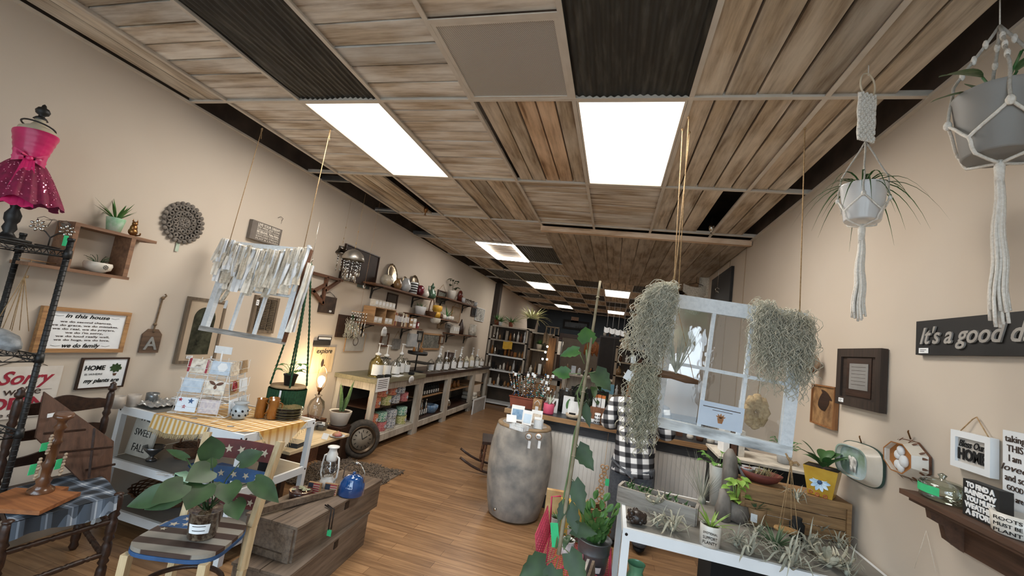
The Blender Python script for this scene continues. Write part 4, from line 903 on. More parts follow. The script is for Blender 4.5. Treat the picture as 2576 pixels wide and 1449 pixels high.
for z,y,mm,hh,nm in ((.775,.238,rdw,.085,'brick red slat with pale stars'),(.66,.212,bluep,.06,'blue slat with pale stars'),(.545,.19,rdw,.06,'lower brick red slat with stars')):
 m = MB();m.M = T(0,y,z) @ Rx(-9)
 def cv(u,v,b_=0,hh=hh):return ((u-.5)*.35,.018*math.sin(PI*u)+b_,(v-.5)*hh*(1+.12*math.sin(PI*u)*(1 if v > .5 else .5)))
 for b_ in (-.006,.006):m.grid(lambda u,v,b_=b_:cv(u,v,b_),16,2)
 m.grid(lambda u,v:cv(u,1,-.006+.012*v),16,1);m.grid(lambda u,v:cv(u,0,-.006+.012*v),16,1)
 sl_ = part(t,'back_slat',m,mm,label=nm)
 for i in range(5):
  u = .14+.18*i;x = (u-.5)*.35;m = MB();m.M = T(0,y,z) @ Rx(-9) @ T(x,.018*math.sin(PI*u)-.0075,0) @ Rx(90);m.prism(star(0,0,.022 if hh > .07 else .018,0,0,i),-.001,.001);part(sl_,'star',m,starm)
potm = glass('clear_plastic_pot',clear=.7,gloss=.10)
t = thing('philodendron','heart-leaf philodendron in a clear pot on the flag chair','plant',MC @ T(.045,-.02,.474))
m = MB();m.lathe([(.052,0),(.055,.005),(.066,.115),(.069,.118),(.064,.117),(.001,.117)],n=28,cap1=False);part(t,'pot',m,mat('pot_of_dark_bark','3a2a1e','8a7a66',60,rough=.25,sharp=.62,coat=.6))
m = MB();m.lathe([(.0675,.03),(.0705,.075)],n=28,cap0=False,cap1=False);k0 = [(f,i) for i,f in enumerate(m.f)]
mm = MB();mm.M = Rz(-75);mm.grid(lambda u,v:((.0615+.006*v)*math.cos((u-.5)*1.3),(.0615+.006*v)*math.sin((u-.5)*1.3),.035+.042*v),10,1);lb = part(t,'label',mm,paper)
mm = MB();mm.M = Rz(-75)
for v_ in (.75,.3):mm.grid(lambda u,v,v_=v_:((.0621+.006*v_)*math.cos((u-.5)*.8),(.0621+.006*v_)*math.sin((u-.5)*.8),.035+.042*v_+.003*v),8,1)
part(lb,'print',mm,ink)
m = MB();L0 = V((0,0,.115))
stems = [((-.02,-.17,.28),(-.2,-.6,-.3),.155,.12),((-.14,-.08,.20),(-1,-.2,-.5),.19,.11),((.02,-.10,.26),(.1,-.7,-.5),.15,.14),((-.03,.0,.34),(-.1,-.2,1),.15,.12),((.09,-.04,.25),(.5,-.6,-.5),.13,.12),((.17,.03,.25),(1,-.2,-.5),.20,.10),((.05,.10,.30),(.6,.3,.3),.14,.1),((-.09,.1,.25),(-.7,.5,.1),.14,.1),((-.10,-.05,.19),(-.8,-.5,-.5),.16,.11),((-.02,.06,.16),(-.3,.8,.2),.12,.10),((.12,-.02,.17),(.6,-.5,-.5),.12,.1),((-.12,.02,.17),(-1,-.5,.1),.14,.09),((0,-.04,.30),(-.3,-.9,-.2),.14,.13),((-.18,.06,.30),(-1,.1,.2),.15,.04),((-.05,-.02,.17),(-.2,-.6,.2),.12,.10)]
for e,d,L_,W_ in stems:
 e = V(e);q = L0+V((rr(-.015,.015),rr(-.015,.015),0));m.tube([q,q.lerp(e,.5)+V((0,0,.03)),e],.0028,5);m.leaf(e,V(d)+V((0,0,.12)),(.35,-.8,.75),L_*.78,W_*.92,.10,'heart',.07)
part(t,'foliage',m,lf_dark)
# --- left hanging window sash
wx_ = wood('chipped_white_paint','dfe6ec','c9d2d9','e9eff4',axis=2,scale=4,vary=.1,rough=.55);greyw = wood('bare_grey_sill','8b867e','4c4742','d4d6d6',axis=0,scale=5,vary=.1)
def sash(name,label,M,w,h,cols,rows,fw,top,bot,mun,dep=.035,glassm=None,side=None):
 t = thing(name,label,'window sash',M)
 m = MB();m.b2((-w/2,-h/2,-dep/2),(-w/2+fw,h/2,dep/2));part(t,'stile',m,wx_);m = MB();m.b2((w/2-fw,-h/2,-dep/2),(w/2,h/2,dep/2));part(t,'stile',m,wx_)
 m = MB();m.b2((-w/2+fw,h/2-top,-dep/2),(w/2-fw,h/2,dep/2));part(t,'top_rail',m,wx_)
 m = MB();m.b2((-w/2,-h/2-bot*.5,-dep/2-.004),(w/2,-h/2+bot*.5,dep/2+.006));part(t,'bottom_rail',m,side or wx_)
 iw,ih = w-2*fw,h-top-bot*.5;y0 = -h/2+bot*.5
 for i in range(1,cols):x = -w/2+fw+iw*i/cols;m = MB();m.b2((x-mun/2,y0,-.010),(x+mun/2,h/2-top,.012));part(t,'muntin',m,wx_)
 for j in range(1,rows):y = y0+ih*j/rows;m = MB();m.b2((-w/2+fw,y-mun/2,-.009),(w/2-fw,y+mun/2,.011));part(t,'muntin',m,wx_)
 if glassm:
  for i in range(cols):
   for j in range(rows):m = MB();m.b2((-w/2+fw+iw*i/cols,y0+ih*j/rows,-.002),(-w/2+fw+iw*(i+1)/cols,y0+ih*(j+1)/rows,.001));part(t,'glass_pane',m,glassm)
 return t,iw,ih,y0
YW = .36
a,b_,c,d = at(566,594,Y=YW),at(776,634,Y=YW),at(527,829,Y=YW),at(720,860,Y=YW)
W_ = ((b_.x-a.x)+(d.x-c.x))/2;H_ = ((a.z-c.z)+(b_.z-d.z))/2;ctr = (a+b_+c+d)/4
MW = Matrix(((1,0,0,ctr.x),(0,0,-1,YW),(0,1,0,ctr.z),(0,0,0,1))) @ Rx(-7)
sash_l,iw,ih,y0 = sash('hanging_window','left hanging white window sash without glass, draped in rag garland',MW,W_,H_,3,2,.05,.06,.035,.018,side=greyw)
m = MB();m.b2((W_/2,-H_/2,-.02),(W_/2+.003,H_/2,.02));part(sash_l,'side_edge',m,brwood,label='bare brown wood edge')
# ropes of that window
for px,py,X in ((660,322,-1),(831,325,1)):
 p = at(px,py,Z=2.89);q = V((ctr.x+X*(W_/2-.03),YW,ctr.z+H_/2));m = MB();m.tube([p,p.lerp(q,.5),q],.0028,6);m.tube([p+V((0,0,-.02)),p+V((.012,0,-.09))],.002,5);m.ball(p-V((0,0,.01)),.008,8);m.b2(p+V((-.008,-.001,-.03)),p+V((.008,.001,0)))
 solo('hanging_rope','jute rope holding up the %s corner of the left hanging window' % ('left' if X < 0 else 'right'),'rope',m,twine)
# rag garland
rag = [mat('cream_rag','f5f0e6','e2dacb',30,rough=.95),mat('pale_blue_white_rag','f1f3f5','dfe3e7',30,rough=.95),mat('floral_rag','d9d0c0','9b8f7c',70,rough=.95,sharp=.62),mat('eyelet_rag','d2c8b7','b5a995',50,rough=.95)]
t = thing('rag_garland','cream and white fabric strip garland draped over the left hanging window','garland',MW)
def strip(m,x,y,L_,w,z,sway=0):
 ph = rr(0,6);m.grid(lambda u,v:(x+(u-.5)*w*(1-.45*math.sin(v*4+ph))+sway*v*v+.011*math.sin(v*6+ph),y-L_*v,z+.006*math.sin(u*9+ph)+.010*math.sin(v*6+ph)),5,9)
for i in range(46):
 u = i/45;x = (u-.5)*W_*1.04;sag = -.045*math.sin(PI*u)*1.3;y = H_/2+.012+sag-.01;e = abs(u-.5)*2
 L_ = rr(.25,.37)*(.95 if .12 < u < .9 else .9)
 m = MB();strip(m,x+rr(-.006,.006),y+rr(-.01,.02),L_,rr(.028,.052),.03+rr(0,.022),rr(-.02,.02));m.ball((x,y,.03),.012,8,sz=1.2);part(t,'fabric_strip',m,rag[i % 4])
for i in range(8):
 m = MB();strip(m,-W_/2-.02-rr(0,.03),H_/2+.02-rr(0,.02),rr(.16,.24),.03,.02+rr(-.02,.02),-rr(0,.03));part(t,'fabric_strip',m,rag[i % 4])
for i in range(7):
 m = MB();strip(m,W_/2+.025+rr(-.012,.016),H_/2-.10-rr(0,.02),rr(.30,.45)*H_/.6,.035,rr(-.03,.02),-.01);part(t,'fabric_strip',m,rag[i % 2])
for i in range(4):
 m = MB();strip(m,-W_/2+.09+rr(-.02,.05),H_/2-.25,rr(.18,.25),.022,-.03,-.05);part(t,'fabric_strip',m,rag[2])
m = MB();m.b2((-W_/2+.10,-H_*.25,-.03),(-W_/2+.125,-H_*.16,-.028));part(t,'price_tag',m,paper)
# --- green macrame hanger with round shelf and small plant
grn = mat('forest_green_cord','1f4a2c','16371f',60,rough=.9,bump=.4)
GY = .62;hk = at(782,665,Y=GY);pc = at(726,972,Y=GY);pz = pc.z;M = T(pc.x,GY,0)
t = thing('green_macrame_hanger','dark green macrame hanger holding a round wooden shelf with skirt','plant hanger',M)
hx = hk.x-pc.x;R_ = .125
m = MB();m.tube([(hx,0,hk.z+.05),(hx+.012,0,hk.z+.035),(hx,0,hk.z+.02)],.003,6);m.tube([(hx,0,hk.z+.35),(hx,0,hk.z+.045)],.0012,5);part(t,'hook',m,silver)
for k in range(4):
 a = PI/4+k*PI/2;e = V((R_*math.cos(a),R_*math.sin(a),pz+.01));s_ = V((hx,0,hk.z));m = MB();n = 60
 pts = [s_.lerp(V((hx*.2+e.x*.5,e.y*.5,(s_.z+e.z)/2)),min(1,i/n*2)) if i < n/2 else V((hx*.2+e.x*.5,e.y*.5,(s_.z+e.z)/2)).lerp(e,i/n*2-1) for i in range(n+1)]
 m.tube(pts,[.0085 if i % 2 else .0055 for i in range(n+1)],7);part(t,'knotted_strand',m,grn)
m = MB();m.lathe([(.006,-.12),(.022,-.05),(.014,-.005),(.004,.015)],(hx,0,hk.z),12);part(t,'tassel_top',m,grn)
m = MB();m.lathe([(R_,0),(R_,.014),(.001,.014)],(0,0,pz-.004),36,cap1=False);part(t,'round_shelf',m,wood('light_round_wood','a58a66','836846',axis=0,vary=.1))
def skf(u,v):a = u*2*PI;r_ = R_+.006+.004*math.sin(a*44);return (r_*math.cos(a),r_*math.sin(a),pz-.012-.15*v)
m = MB();m.grid(skf,176,3);part(t,'cord_skirt',m,grn);m = MB();m.b2((.05,-R_-.012,pz-.08),(.065,-R_-.01,pz-.01));part(t,'price_tag',m,paper)
potted('small_hanging_plant','small leafy plant in a black nursery pot on the round green-skirted shelf','plant',T(pc.x+.01,GY-.01,pz+.0105),[(.035,0),(.048,.075),(.052,.075),(.052,.085)],black,leafy(15,.075,.045,lf_mid,h=.09,up=.5,r=.03))
# --- silverware wind chimes under bowl and colander
def chime(px,py,X,Y,kind,label,ntube):
 c = at(px,py,Y=Y);top = at(*( (917,470) if kind == 'dome' else (905,480)),Z=2.89);t = thing('silverware_chime',label,'wind chime',T(c))
 m = MB()
 if kind == 'dome':m.lathe([(.115,0),(.118,.002),(.112,.035),(.095,.072),(.065,.10),(.03,.118),(.004,.124)],n=32,cap0=False,cap1=False);part(t,'bowl',m,mat('brushed_steel','b7b2aa','9c978f',12,rough=.38,metal=.85))
 else:m.lathe([(.10,0),(.102,.003),(.092,.02),(.06,.05),(.055,.085),(.06,.09),(.001,.09)],n=32,cap0=False,cap1=False);part(t,'lid',m,mat('dark_chrome','6b645c','4a4540',8,rough=.15,metal=.95))
 m = MB();m.tube([(0,0,.12),(0,0,2.89-c.z)],.0014,5);[m.ball((0,0,z),.006,6,sz=2) for z in (.15,.19,.32)];part(t,'hanging_cord',m,twine)
 for i in range(ntube):
  a = 2*PI*i/ntube;r_ = .085 if i % 2 else .06;x,y = r_*math.cos(a),r_*math.sin(a);d0 = rr(.06,.13);L_ = rr(.10,.15)
  m = MB();m.tube([(x,y,.01),(x,y,-d0)],.0009,4);
  for k in range(5):m.mi = 1+(k % 2);m.ball((x,y,-.02-k*d0/5.2),.0055,6,sz=1.3)
  m.mi = 0;m.tube([(x,y,-d0),(x,y,-d0-L_*.55)],[.003,.0055],6);R0 = Rz(math.degrees(rr(0,3))).to_3x3();m.ball((x,y,-d0-L_*.75),.014,8,sz=1.9,sy=.25,R=R0)
  part(t,('hanging_spoon','hanging_fork','hanging_knife')[i % 3],m,[silver,white,ink])
chime(888,655,0,1.75,'dome','silverware wind chime under an upturned steel bowl',14)
chime(857,640,0,1.95,'lid','silverware wind chime under a dark chrome lid left of the steel bowl',10)
t = thing('bead_spoon_chime','lower chime of beads and knives in front of the barn wood plaque','wind chime',T(at(905,785,Y=1.9)))
m = MB();m.b2((-.10,-.004,-.004),(.10,.004,.004));m.cyl((0,0,.0),(0,0,2.89-at(905,785,Y=1.9).z),.0012,n=4);part(t,'bar',m,ltwood)
for i in range(6):
 x = -.09+.036*i;m = MB();m.tube([(x,0,0),(x,0,-.1)],.001,4)
 for k in range(5):m.mi = k % 2+1;m.ball((x,0,-.012-k*.018),.005,6,sz=1.4)
 m.mi = 0;m.tube([(x,0,-.1),(x,0,-.16-.02*(i % 3))],[.003,.006],6);m.ball((x,0,-.20-.02*(i % 3)),.012,8,sz=2.2,sy=.25);part(t,'hanging_spoon',m,[silver,white,ink])
# --- lamp without shade, glowing bulb
p = V((-.13,1.74,0));
t = thing('glass_table_lamp','glass table lamp with harp and glowing bare bulb','lamp',T(p.x,p.y,.42))
m = MB();m.lathe([(.06,0),(.06,.015),(.075,.05),(.085,.12),(.07,.19),(.03,.225),(.024,.24),(.04,.25),(.02,.262)],n=28);part(t,'glass_body',m,glass('lamp_glass',(.97,.94,.9),clear=.92,gloss=.12))
m = MB();m.lathe([(.01,.25),(.01,.285),(.02,.29),(.022,.33),(.012,.335)],n=16);part(t,'socket',m,brass)
m = MB();pts = [(.02,0,.30),(.05,0,.35),(.058,0,.42),(.05,0,.50),(.02,0,.545),(0,0,.55),(-.02,0,.545),(-.05,0,.50),(-.058,0,.42),(-.05,0,.35),(-.02,0,.30)];m.tube(pts,.0028,6);m.ball((0,0,.56),.008,8,sz=1.4);part(t,'harp',m,brass)
m = MB();m.lathe([(.012,.335),(.018,.36),(.034,.395),(.036,.415),(.028,.44),(.002,.452)],n=20);part(t,'bulb',m,mat('glowing_bulb','fff0cc','ffe9bb',4,emit=14))
ld = bpy.data.lights.new('bulb_light','POINT');ld.energy = 7;ld.color = (1,.72,.38);ld.shadow_soft_size = .035;lo = bpy.data.objects.new('bulb_light',ld);col.objects.link(lo);lo.location = (p.x+.0,p.y,.42+.50)
m = MB();m.b2((-.12,-.14,0),(.12,.14,.42));m.M = None;solo('lamp_stand','small wooden chest under the glass lamp by the wall','chest',m,brwood,T(-.20,1.74,0))
# --- snake plant in a white pot, low pale table with kitchen ware, tyre clock
sn = at(850,1075,Y=1.95)
def snake(m,z,r0):
 for i,(a,L_,e) in enumerate(((2.9,.30,.18),(.2,.36,.22),(1.2,.16,.2),(4.4,.26,.12))):
  d = V((math.cos(a)*e,math.sin(a)*e*.5,1)).normalized();o = V((.015*math.cos(a),.015*math.sin(a),z));m.blade([o+d*L_*k/6+V((.004*math.sin(k),0,0)) for k in range(7)],[.010,.019,.022,.021,.018,.011,.001],(0,1,.2),.5)
 return mat('striped_snake_leaf','4d6a42','2c442a',45,rough=.45,stretch=(1,1,3))
potted('snake_plant','snake plant in a round white pot behind the tyre clock','plant',T(sn.x,1.95,.36),[(.07,0),(.085,.01),(.115,.13),(.118,.15)],mat('matte_white_pot','d6d1c8','c9c4ba',9,rough=.55),snake)
m = MB();m.b2((-.12,-.12,0),(.12,.12,.36));solo('plant_stand','low dark stand under the snake plant pot','stand',m,dkwood,T(sn.x,1.95,0))
t = thing('low_bench','low white bench with a pale wood top beside the display table','bench',T(0,0,0))
m = MB();m.b2((-.15,.70,.425),(.50,1.45,.447));part(t,'top',m,wood('pale_pine','cbb795','b09a75',axis=1,vary=.1))
for x in (-.12,.44):
 for y in (.74,1.40):m = MB();m.b2((x-.02,y-.02,0),(x+.02,y+.02,.425));part(t,'leg',m,dkwood)
cw = glass('frosted_plastic',(.96,.95,.93),.2,.72,.12)
for (px,py,r_,h_,mm,nm,cat_,L_) in ((812,1080,.06,.06,cw,'plastic_bowl','bowl','clear plastic bowl on the low bench'),(838,1070,.045,.06,mat('grey_white_ware','c6c8c8','b4b6b6',9,rough=.3),'small_bowl','bowl','small grey-white bowl on the low bench beside the clear one'),(785,1080,.055,.05,cw,'plastic_bowl','bowl','clear bowl nearest the display table leg on the low bench')):
 m = MB();m.lathe([(r_*.5,0),(r_*.7,.004),(r_,h_),(r_*.96,h_),(r_*.66,.01),(.001,.008)],n=24,cap1=False);solo(nm,L_,cat_,m,mm,T(min(at(px,py,Z=.45).x,.43),min(1.38,at(px,py,Z=.45).y),.4485))
m = MB();m.lathe([(.045,0),(.065,.006),(.068,.01),(.001,.008)],n=24,cap1=False);solo('small_plate','small white plate at the end of the low bench','plate',m,white,T(at(848,1098,Z=.449)))
m = MB();m.lathe([(.02,0),(.045,.012),(.035,.03),(.012,.045),(.001,.05)],n=16);solo('straw_flower_hat','small straw hat trimmed with a pink flower on the white plate','hat ornament',m,mat('straw_and_pink','a98a5e','d0607e',26,sharp=.6),T(at(848,1098,Z=.458)))
m = MB();m.M = Rx(65);m.b2((-.03,0,0),(.03,.05,.001));t = thing('small_tag_sign','little lettered white card standing in front of the clear bowl','sign',T(at(815,1105,Z=.449)));part(t,'card',m,paper)
m = MB();m.b2((-.08,-.06,0),(.08,.06,.035));solo('dark_box','dark slate grey box on the low bench near the display table','box',m,mat('dark_slate','2a3038','20252b',9,rough=.5),T(at(735,1120,Z=.448)) @ Rz(8))
tc_ = at(897,1125,Y=2.18);Mt = Matrix(((1,0,0,.16),(0,0,-1,2.16),(0,1,0,.21),(0,0,0,1)))
Mt = T(.22,2.13,.215) @ Rz(52) @ Rx(84)
t = thing('tyre_clock','old tyre and wheel rim made into a clock leaning by the cabinet','clock',Mt)
m = MB();m.tube([(.165*math.cos(a),.165*math.sin(a),0) for a in [2*PI*i/48 for i in range(48)]],.042,12,closed=True);part(t,'tyre',m,mat('weathered_rubber','4b443c','332e29',30,rough=.8,bump=.4))
m = MB();m.lathe([(.14,.03),(.146,.05),(.13,.042),(.12,.02),(.001,.02)],n=40,cap0=False,cap1=False);part(t,'rim',m,mat('old_bronze_rim','6b5a48','4b3f33',20,rough=.4,metal=.7))
f_ = MB();f_.lathe([(.112,.022),(.112,.028),(.001,.029)],n=36,cap0=False,cap1=False);f_ = part(t,'clock_face',f_,mat('dusty_clock_face','8f8576','776d5f',9,rough=.6))
m = MB()
for i in range(12):a = 2*PI*i/12;m.bar((.075*math.cos(a),.075*math.sin(a),.032),(.098*math.cos(a),.098*math.sin(a),.032),.006,.004)
m.bar((0,0,.034),(.05,.03,.034),.007,.003);m.bar((0,0,.036),(-.02,.07,.036),.005,.003);part(f_,'hands_and_marks',m,ink)
# --- shag rug
def rugmat():return mat('shaggy_grey_brown_rug','87786a','4f453b',55,rough=1,bump=1)
rc = at(925,1205,Z=0);m = MB()
for i in range(2600):
 u,v = rr(-1,1),rr(-1,1)
 x,y = .42+u*.42,1.62+v*.44
 if abs(u) > .93+.07*math.sin(v*9) or abs(v) > .93+.07*math.sin(u*8):continue
 a = rr(0,6.3);m.tint = rr(.7,1.1);m.tube([(x,y,0),(x+.012*math.cos(a),y+.012*math.sin(a),.02),(x+.034*math.cos(a),y+.034*math.sin(a),rr(.016,.032))],[.006,.005,.002],4)
m.tint = 1;m.b2((.02,1.2,.001),(.82,2.04,.010));solo('shag_rug','shaggy grey-brown rug on the floor beside the crates','rug',m,rugmat())
# --- stacked ammunition-style wooden crates with lantern, flags, kettle
cr_w = wood('weathered_crate_wood','6d5b4a','3a2e25','87786a',axis=0,scale=4,vary=.5,stain=.5)
def crate(name,label,M,l,d,h,handle=True,lid=False):
 t = thing(name,label,'crate',M)
 m = MB();m.b2((-l/2,-d/2,0),(l/2,-d/2+.016,h));part(t,'side_board',m,cr_w);m = MB();m.b2((-l/2,d/2-.016,0),(l/2,d/2,h));part(t,'side_board',m,cr_w)
 for s in (-1,1):
  m = MB();m.b2((s*l/2,-d/2+.017,.0),(s*(l/2-.02),d/2-.017,h-.005));m.tint = .9;m.b2((s*(l/2+.014),-d/2+.015,0),(s*(l/2+.0),-d/2+.06,h));m.b2((s*(l/2+.014),d/2-.06,0),(s*l/2,d/2-.015,h));m.b2((s*(l/2+.012),-d/2+.06,h-.04),(s*l/2,d/2-.06,h));m.b2((s*(l/2+.012),-d/2+.06,0),(s*l/2,d/2-.06,.035));part(t,'end_board',m,cr_w)
  if handle:m = MB();m.tube([(s*(l/2+.014),-.05,h*.55),(s*(l/2+.03),-.02,h*.45),(s*(l/2+.03),.02,h*.45),(s*(l/2+.014),.05,h*.55)],.006,6);part(t,'rope_handle',m,ink)
 m = MB();m.b2((-l/2+.02,-d/2+.016,0),(l/2-.02,d/2-.016,.012));m.tint = .9
 if lid:m.b2((-l/2-.01,-d/2-.004,h),(l/2+.01,-d/2+d*.48,h+.014));m.tint = .75;m.b2((-l/2-.01,-d/2+d*.5,h),(l/2+.01,d/2+.004,h+.014))
 part(t,'lid_and_base' if lid else 'base',m,cr_w)
 m = MB();m.b2((l*.02-.02,-d/2-.004,h-.045),(l*.02+.02,-d/2,h+.004));part(t,'iron_latch',m,dkmetal)
 return t
# the crates run away from the viewer; the local x axis points down the room
Z0 = .20
c1 = (at(745,1449,Z=.2)+at(870,1370,Z=0))/2
def crate_at(a,b_,z): # centre line between two floor points
 d = (V(b_)-V(a));ang = math.degrees(math.atan2(d.y,d.x));c = (V(a)+V(b_))/2;return T(c.x,c.y,z) @ Rz(ang),d.length
Mx,l1 = crate_at((1.19,-.20,0),(1.12,.62,0),0);crate('wooden_crate','lower weathered wooden crate with rope handle on the floor',Mx,l1,.32,.20,lid=True)
Mx,l2 = crate_at((1.12,-.10,0),(1.11,.74,0),0);cz = .215
crate('wooden_crate','upper weathered wooden crate carrying the lantern and blue kettle',T(0,0,cz) @ Mx,l2,.33,.17,handle=False,lid=True)
TZ2 = cz+.17+.0145
def on(px,py):return at(px,py,Z=TZ2)
# lantern
p = on(822,1222);t = thing('white_lantern','white hurricane lantern standing on the upper crate','lantern',T(p))
wl = mat('white_enamel','e8e6e2','d9d6d0',12,rough=.35,coat=.3)
m = MB();m.lathe([(.048,0),(.05,.005),(.05,.03),(.042,.045),(.03,.055),(.03,.065)],n=28);part(t,'fuel_base',m,wl)
m = MB();m.lathe([(.028,.066),(.046,.10),(.046,.125),(.03,.165)],n=28,cap0=False,cap1=False);part(t,'glass_globe',m,glass('lantern_glass',clear=.85,gloss=.12))
m = MB();m.lathe([(.034,.165),(.036,.175),(.036,.205),(.026,.225),(.024,.245),(.038,.25),(.038,.257),(.018,.262),(.002,.264)],n=28);part(t,'chimney_cap',m,wl)
for s in (-1,1):m = MB();m.tube([(s*.045,0,.03),(s*.062,0,.07),(s*.064,0,.13),(s*.055,0,.19),(s*.034,0,.20)],.006,8);part(t,'side_tube',m,wl)
m = MB()
for k in range(4):a = k*PI/2+.4;m.tube([(.05*math.cos(a),.05*math.sin(a),.075),(.05*math.cos(a+1.2),.05*math.sin(a+1.2),.15)],.0014,5)
m.tube([(.064,0,.13),(.07,-.05,.11),(.02,-.075,.08),(-.05,-.06,.07),(-.064,0,.12)],.0018,5);part(t,'wire_guard',m,silver)
for (px,py,rz,L_) in ((785,1243,8,'small framed stars and stripes block left of the lantern'),(828,1246,14,'small framed stars and stripes block in front of the lantern')):
 p = on(px,py);t = thing('flag_block',L_,'flag block',Matrix.Translation(p) @ Rz(rz) @ Rx(82),'flag blocks on the crate')
 m = MB();m.b2((-.042,0,-.018),(.042,.068,0));part(t,'block',m,ltwood)
 m = MB()
 for i in range(5):m.b2((-.036,.006+i*.0125,0),(.036,.0125+i*.0125,.0015))
 part(t,'red_stripes',m,redp);m = MB()
 for i in range(4):m.b2((-.036,.0125+i*.0125,0),(.036,.0185+i*.0125,.001))
 part(t,'cream_stripes',m,starm);m = MB();m.b2((-.038,.032,.0015),(-.006,.064,.003));part(t,'blue_field',m,mat('navy_paint','1e2638','161c2b',9))
p = on(882,1248);t = thing('blue_kettle','glossy cobalt blue enamel pot with a wire handle on the upper crate','kettle',T(p+V((-.02,.03,0))))
cob = mat('cobalt_enamel','1b4f8f','123c72',14,rough=.1,coat=.9)
m = MB();m.lathe([(.078,0),(.083,.006),(.08,.05),(.076,.075),(.06,.10),(.06,.103),(.035,.118),(.008,.124),(.008,.132),(.012,.138),(.002,.142)],n=36);part(t,'body',m,cob)
m = MB();m.tube([(-.078,0,.085),(-.075,0,.15),(-.035,0,.195),(.035,0,.195),(.075,0,.15),(.078,0,.085)],.003,7);m.cyl((-.022,0,.196),(.022,0,.196),.008,n=8);part(t,'wire_handle',m,silver)
p = on(745,1255);t = thing('succulent_bowl','low brown bowl of pale succulents at the near end of the crate','plant',T(p+V((0,.03,.0))))
m = MB();m.lathe([(.045,0),(.06,.006),(.068,.045),(.063,.045),(.001,.038)],n=28,cap1=False);part(t,'bowl',m,mat('dark_red_brown_glaze','4a2a20','331c15',9,rough=.25,coat=.3))
m = MB()
for i in range(9):
 cx0,cy0 = rr(-.04,.04),rr(-.04,.04)
 for k in range(7):a = k*.9;m.leaf((cx0,cy0,.042),(math.cos(a),math.sin(a),.5),(0,0,1),.018,.008,0,'oval',.2)
part(t,'succulents',m,mat('pale_succulent','a9ab8f','81866c',30))
# wooden ski-like yoke lying on the crate with tongs and green tag
t = thing('wooden_yoke','long grey wooden bar lying along the upper crate with hanging tongs','wooden tool',T(0,0,0))
a,b_ = on(655,1298)+V((0,0,.03)),on(860,1240)+V((0,0,.02));m = MB();m.bar(a,b_,.022,.035);part(t,'bar',m,cr_w)
q = at(812,1262,Z=TZ2+.01)+V((.10,-.05,0));m = MB();m.tube([q+V((-.06,.02,0)),q,q+V((.005,0,-.12))],.004,6);m.tube([q+V((-.05,.03,0)),q+V((.02,0,0)),q+V((.022,0,-.11))],.004,6);part(t,'iron_tongs',m,dkmetal);m = MB();m.b2(q+V((.0,-.002,-.15)),q+V((.028,0,-.115)));part(t,'price_tag',m,green_tag)
m = MB()
for i in range(12):m.tube([at(640+i*3,1300-i*2,Z=TZ2),at(620+i*3,1330-i*2,Z=TZ2-.04)],.003,5)
solo('rope_coil','frayed rope end hanging over the near corner of the upper crate','rope',m,mat('dark_rope','4a3c30','2f251d',40))
# pine cone angel-like figure on the table's middle tier behind the flag chair
p = at(700,1185,Z=.425);m = MB();m.lathe([(.05,0),(.045,.07),(.05,.09),(.001,.09)],n=20,cap1=False);t = thing('dried_flower_jar','dark jar of pale dried pods on the middle tier behind the flag chair','jar',T(.66,.30,.425));part(t,'jar',m,ink);m = MB();[m.ball((rr(-.04,.04),rr(-.04,.04),.10+rr(0,.11)),rr(.010,.018),8) for _ in range(26)];part(t,'pods',m,mat('pale_pods','b7a184','8a7356',20))['kind'] = 'stuff'
m = MB();m.b2((-.10,-.08,0),(.10,.08,.05));solo('blue_card_box','deep blue patterned box on the middle tier seen behind the flag chair slats','box',m,mat('deep_blue_box','2c5f9a','1d4474',30),T(.50,.14,.423) @ Rz(5))
# --- wing: dark red cloth under the table corner
m = MB();m.lathe([(.05,0),(.06,.06),(.05,.12),(.001,.13)],n=16);solo('pink_sack','crumpled pink patterned bag beside the crates under the chair','bag',m,mat('pink_patterned_cloth','a34a63','8a8f84',20,sharp=.5),T(.93,.02,0))
# ================================================================ SHELVES AND CABINETS ALONG THE LEFT WALL
wsh = wood('rough_white_wash','b9b0a2','8d8376','d0cabf',axis=2,scale=4,vary=.25)
shelf_w = wood('brown_shelf_board','6f4c34','472d1d',axis=1,vary=.3)
def wshelf(label,y0,y1,z,dep=.2):
 t = thing('wall_shelf',label,'wall shelf',T(WL,(y0+y1)/2,z));l = (y1-y0)/2
 m = MB();m.b2((.001,-l,-.022),(dep,l,0));part(t,'shelf_board',m,shelf_w)
 for s in (-.72,.62):
  m = MB();y = l*s;m.b2((.001,y-.01,-.19),(.016,y+.01,-.022));m.b2((.016,y-.01,-.036),(dep*.85,y+.01,-.022));m.tube([(.008,y,-.18),(.03,y,-.08),(dep*.75,y,-.03)],.007,6);part(t,'iron_bracket',m,black)
wshelf('upper brown wall shelf holding plates, pitchers and a green teapot',2.44,4.16,1.985);wshelf('upper brown wall shelf farther back holding a potted plant',4.66,6.38,2.09)
wshelf('lower brown wall shelf crowded with boxed soaps and books',2.40,3.95,1.48);wshelf('middle brown wall shelf with a white trough planter and yellow tin',3.62,5.36,1.70);wshelf('small brown wall shelf with a white pitcher near the shelving unit',5.24,6.7,1.465)
def onL(px,z,py=None,X=-.2):
 d = at(px,py if py else 720,X=X);return d.y
def place(px,py,z,X=-.2):return V((X,at(px,py,X=X).y,z+.001))
def oval_plate(label,px,py,z,r_,mm):
 p = place(px,py,z,-.30);m = MB();m.M = T(0,0,r_*1.28) @ Ry(78)
 m.lathe([(r_*.5,.002),(r_*.72,.006),(r_,.018),(r_*.97,.022),(r_*.7,.010),(.001,.006)],n=32,sx=1.28,ripple=.03,rn=14,cap0=False,cap1=False);solo('oval_platter',label,'platter',m,mm,T(p.x,p.y,p.z+.004))
sv = mat('old_silver_plate','a8977e','6c5b48',7,rough=.2,metal=.95)
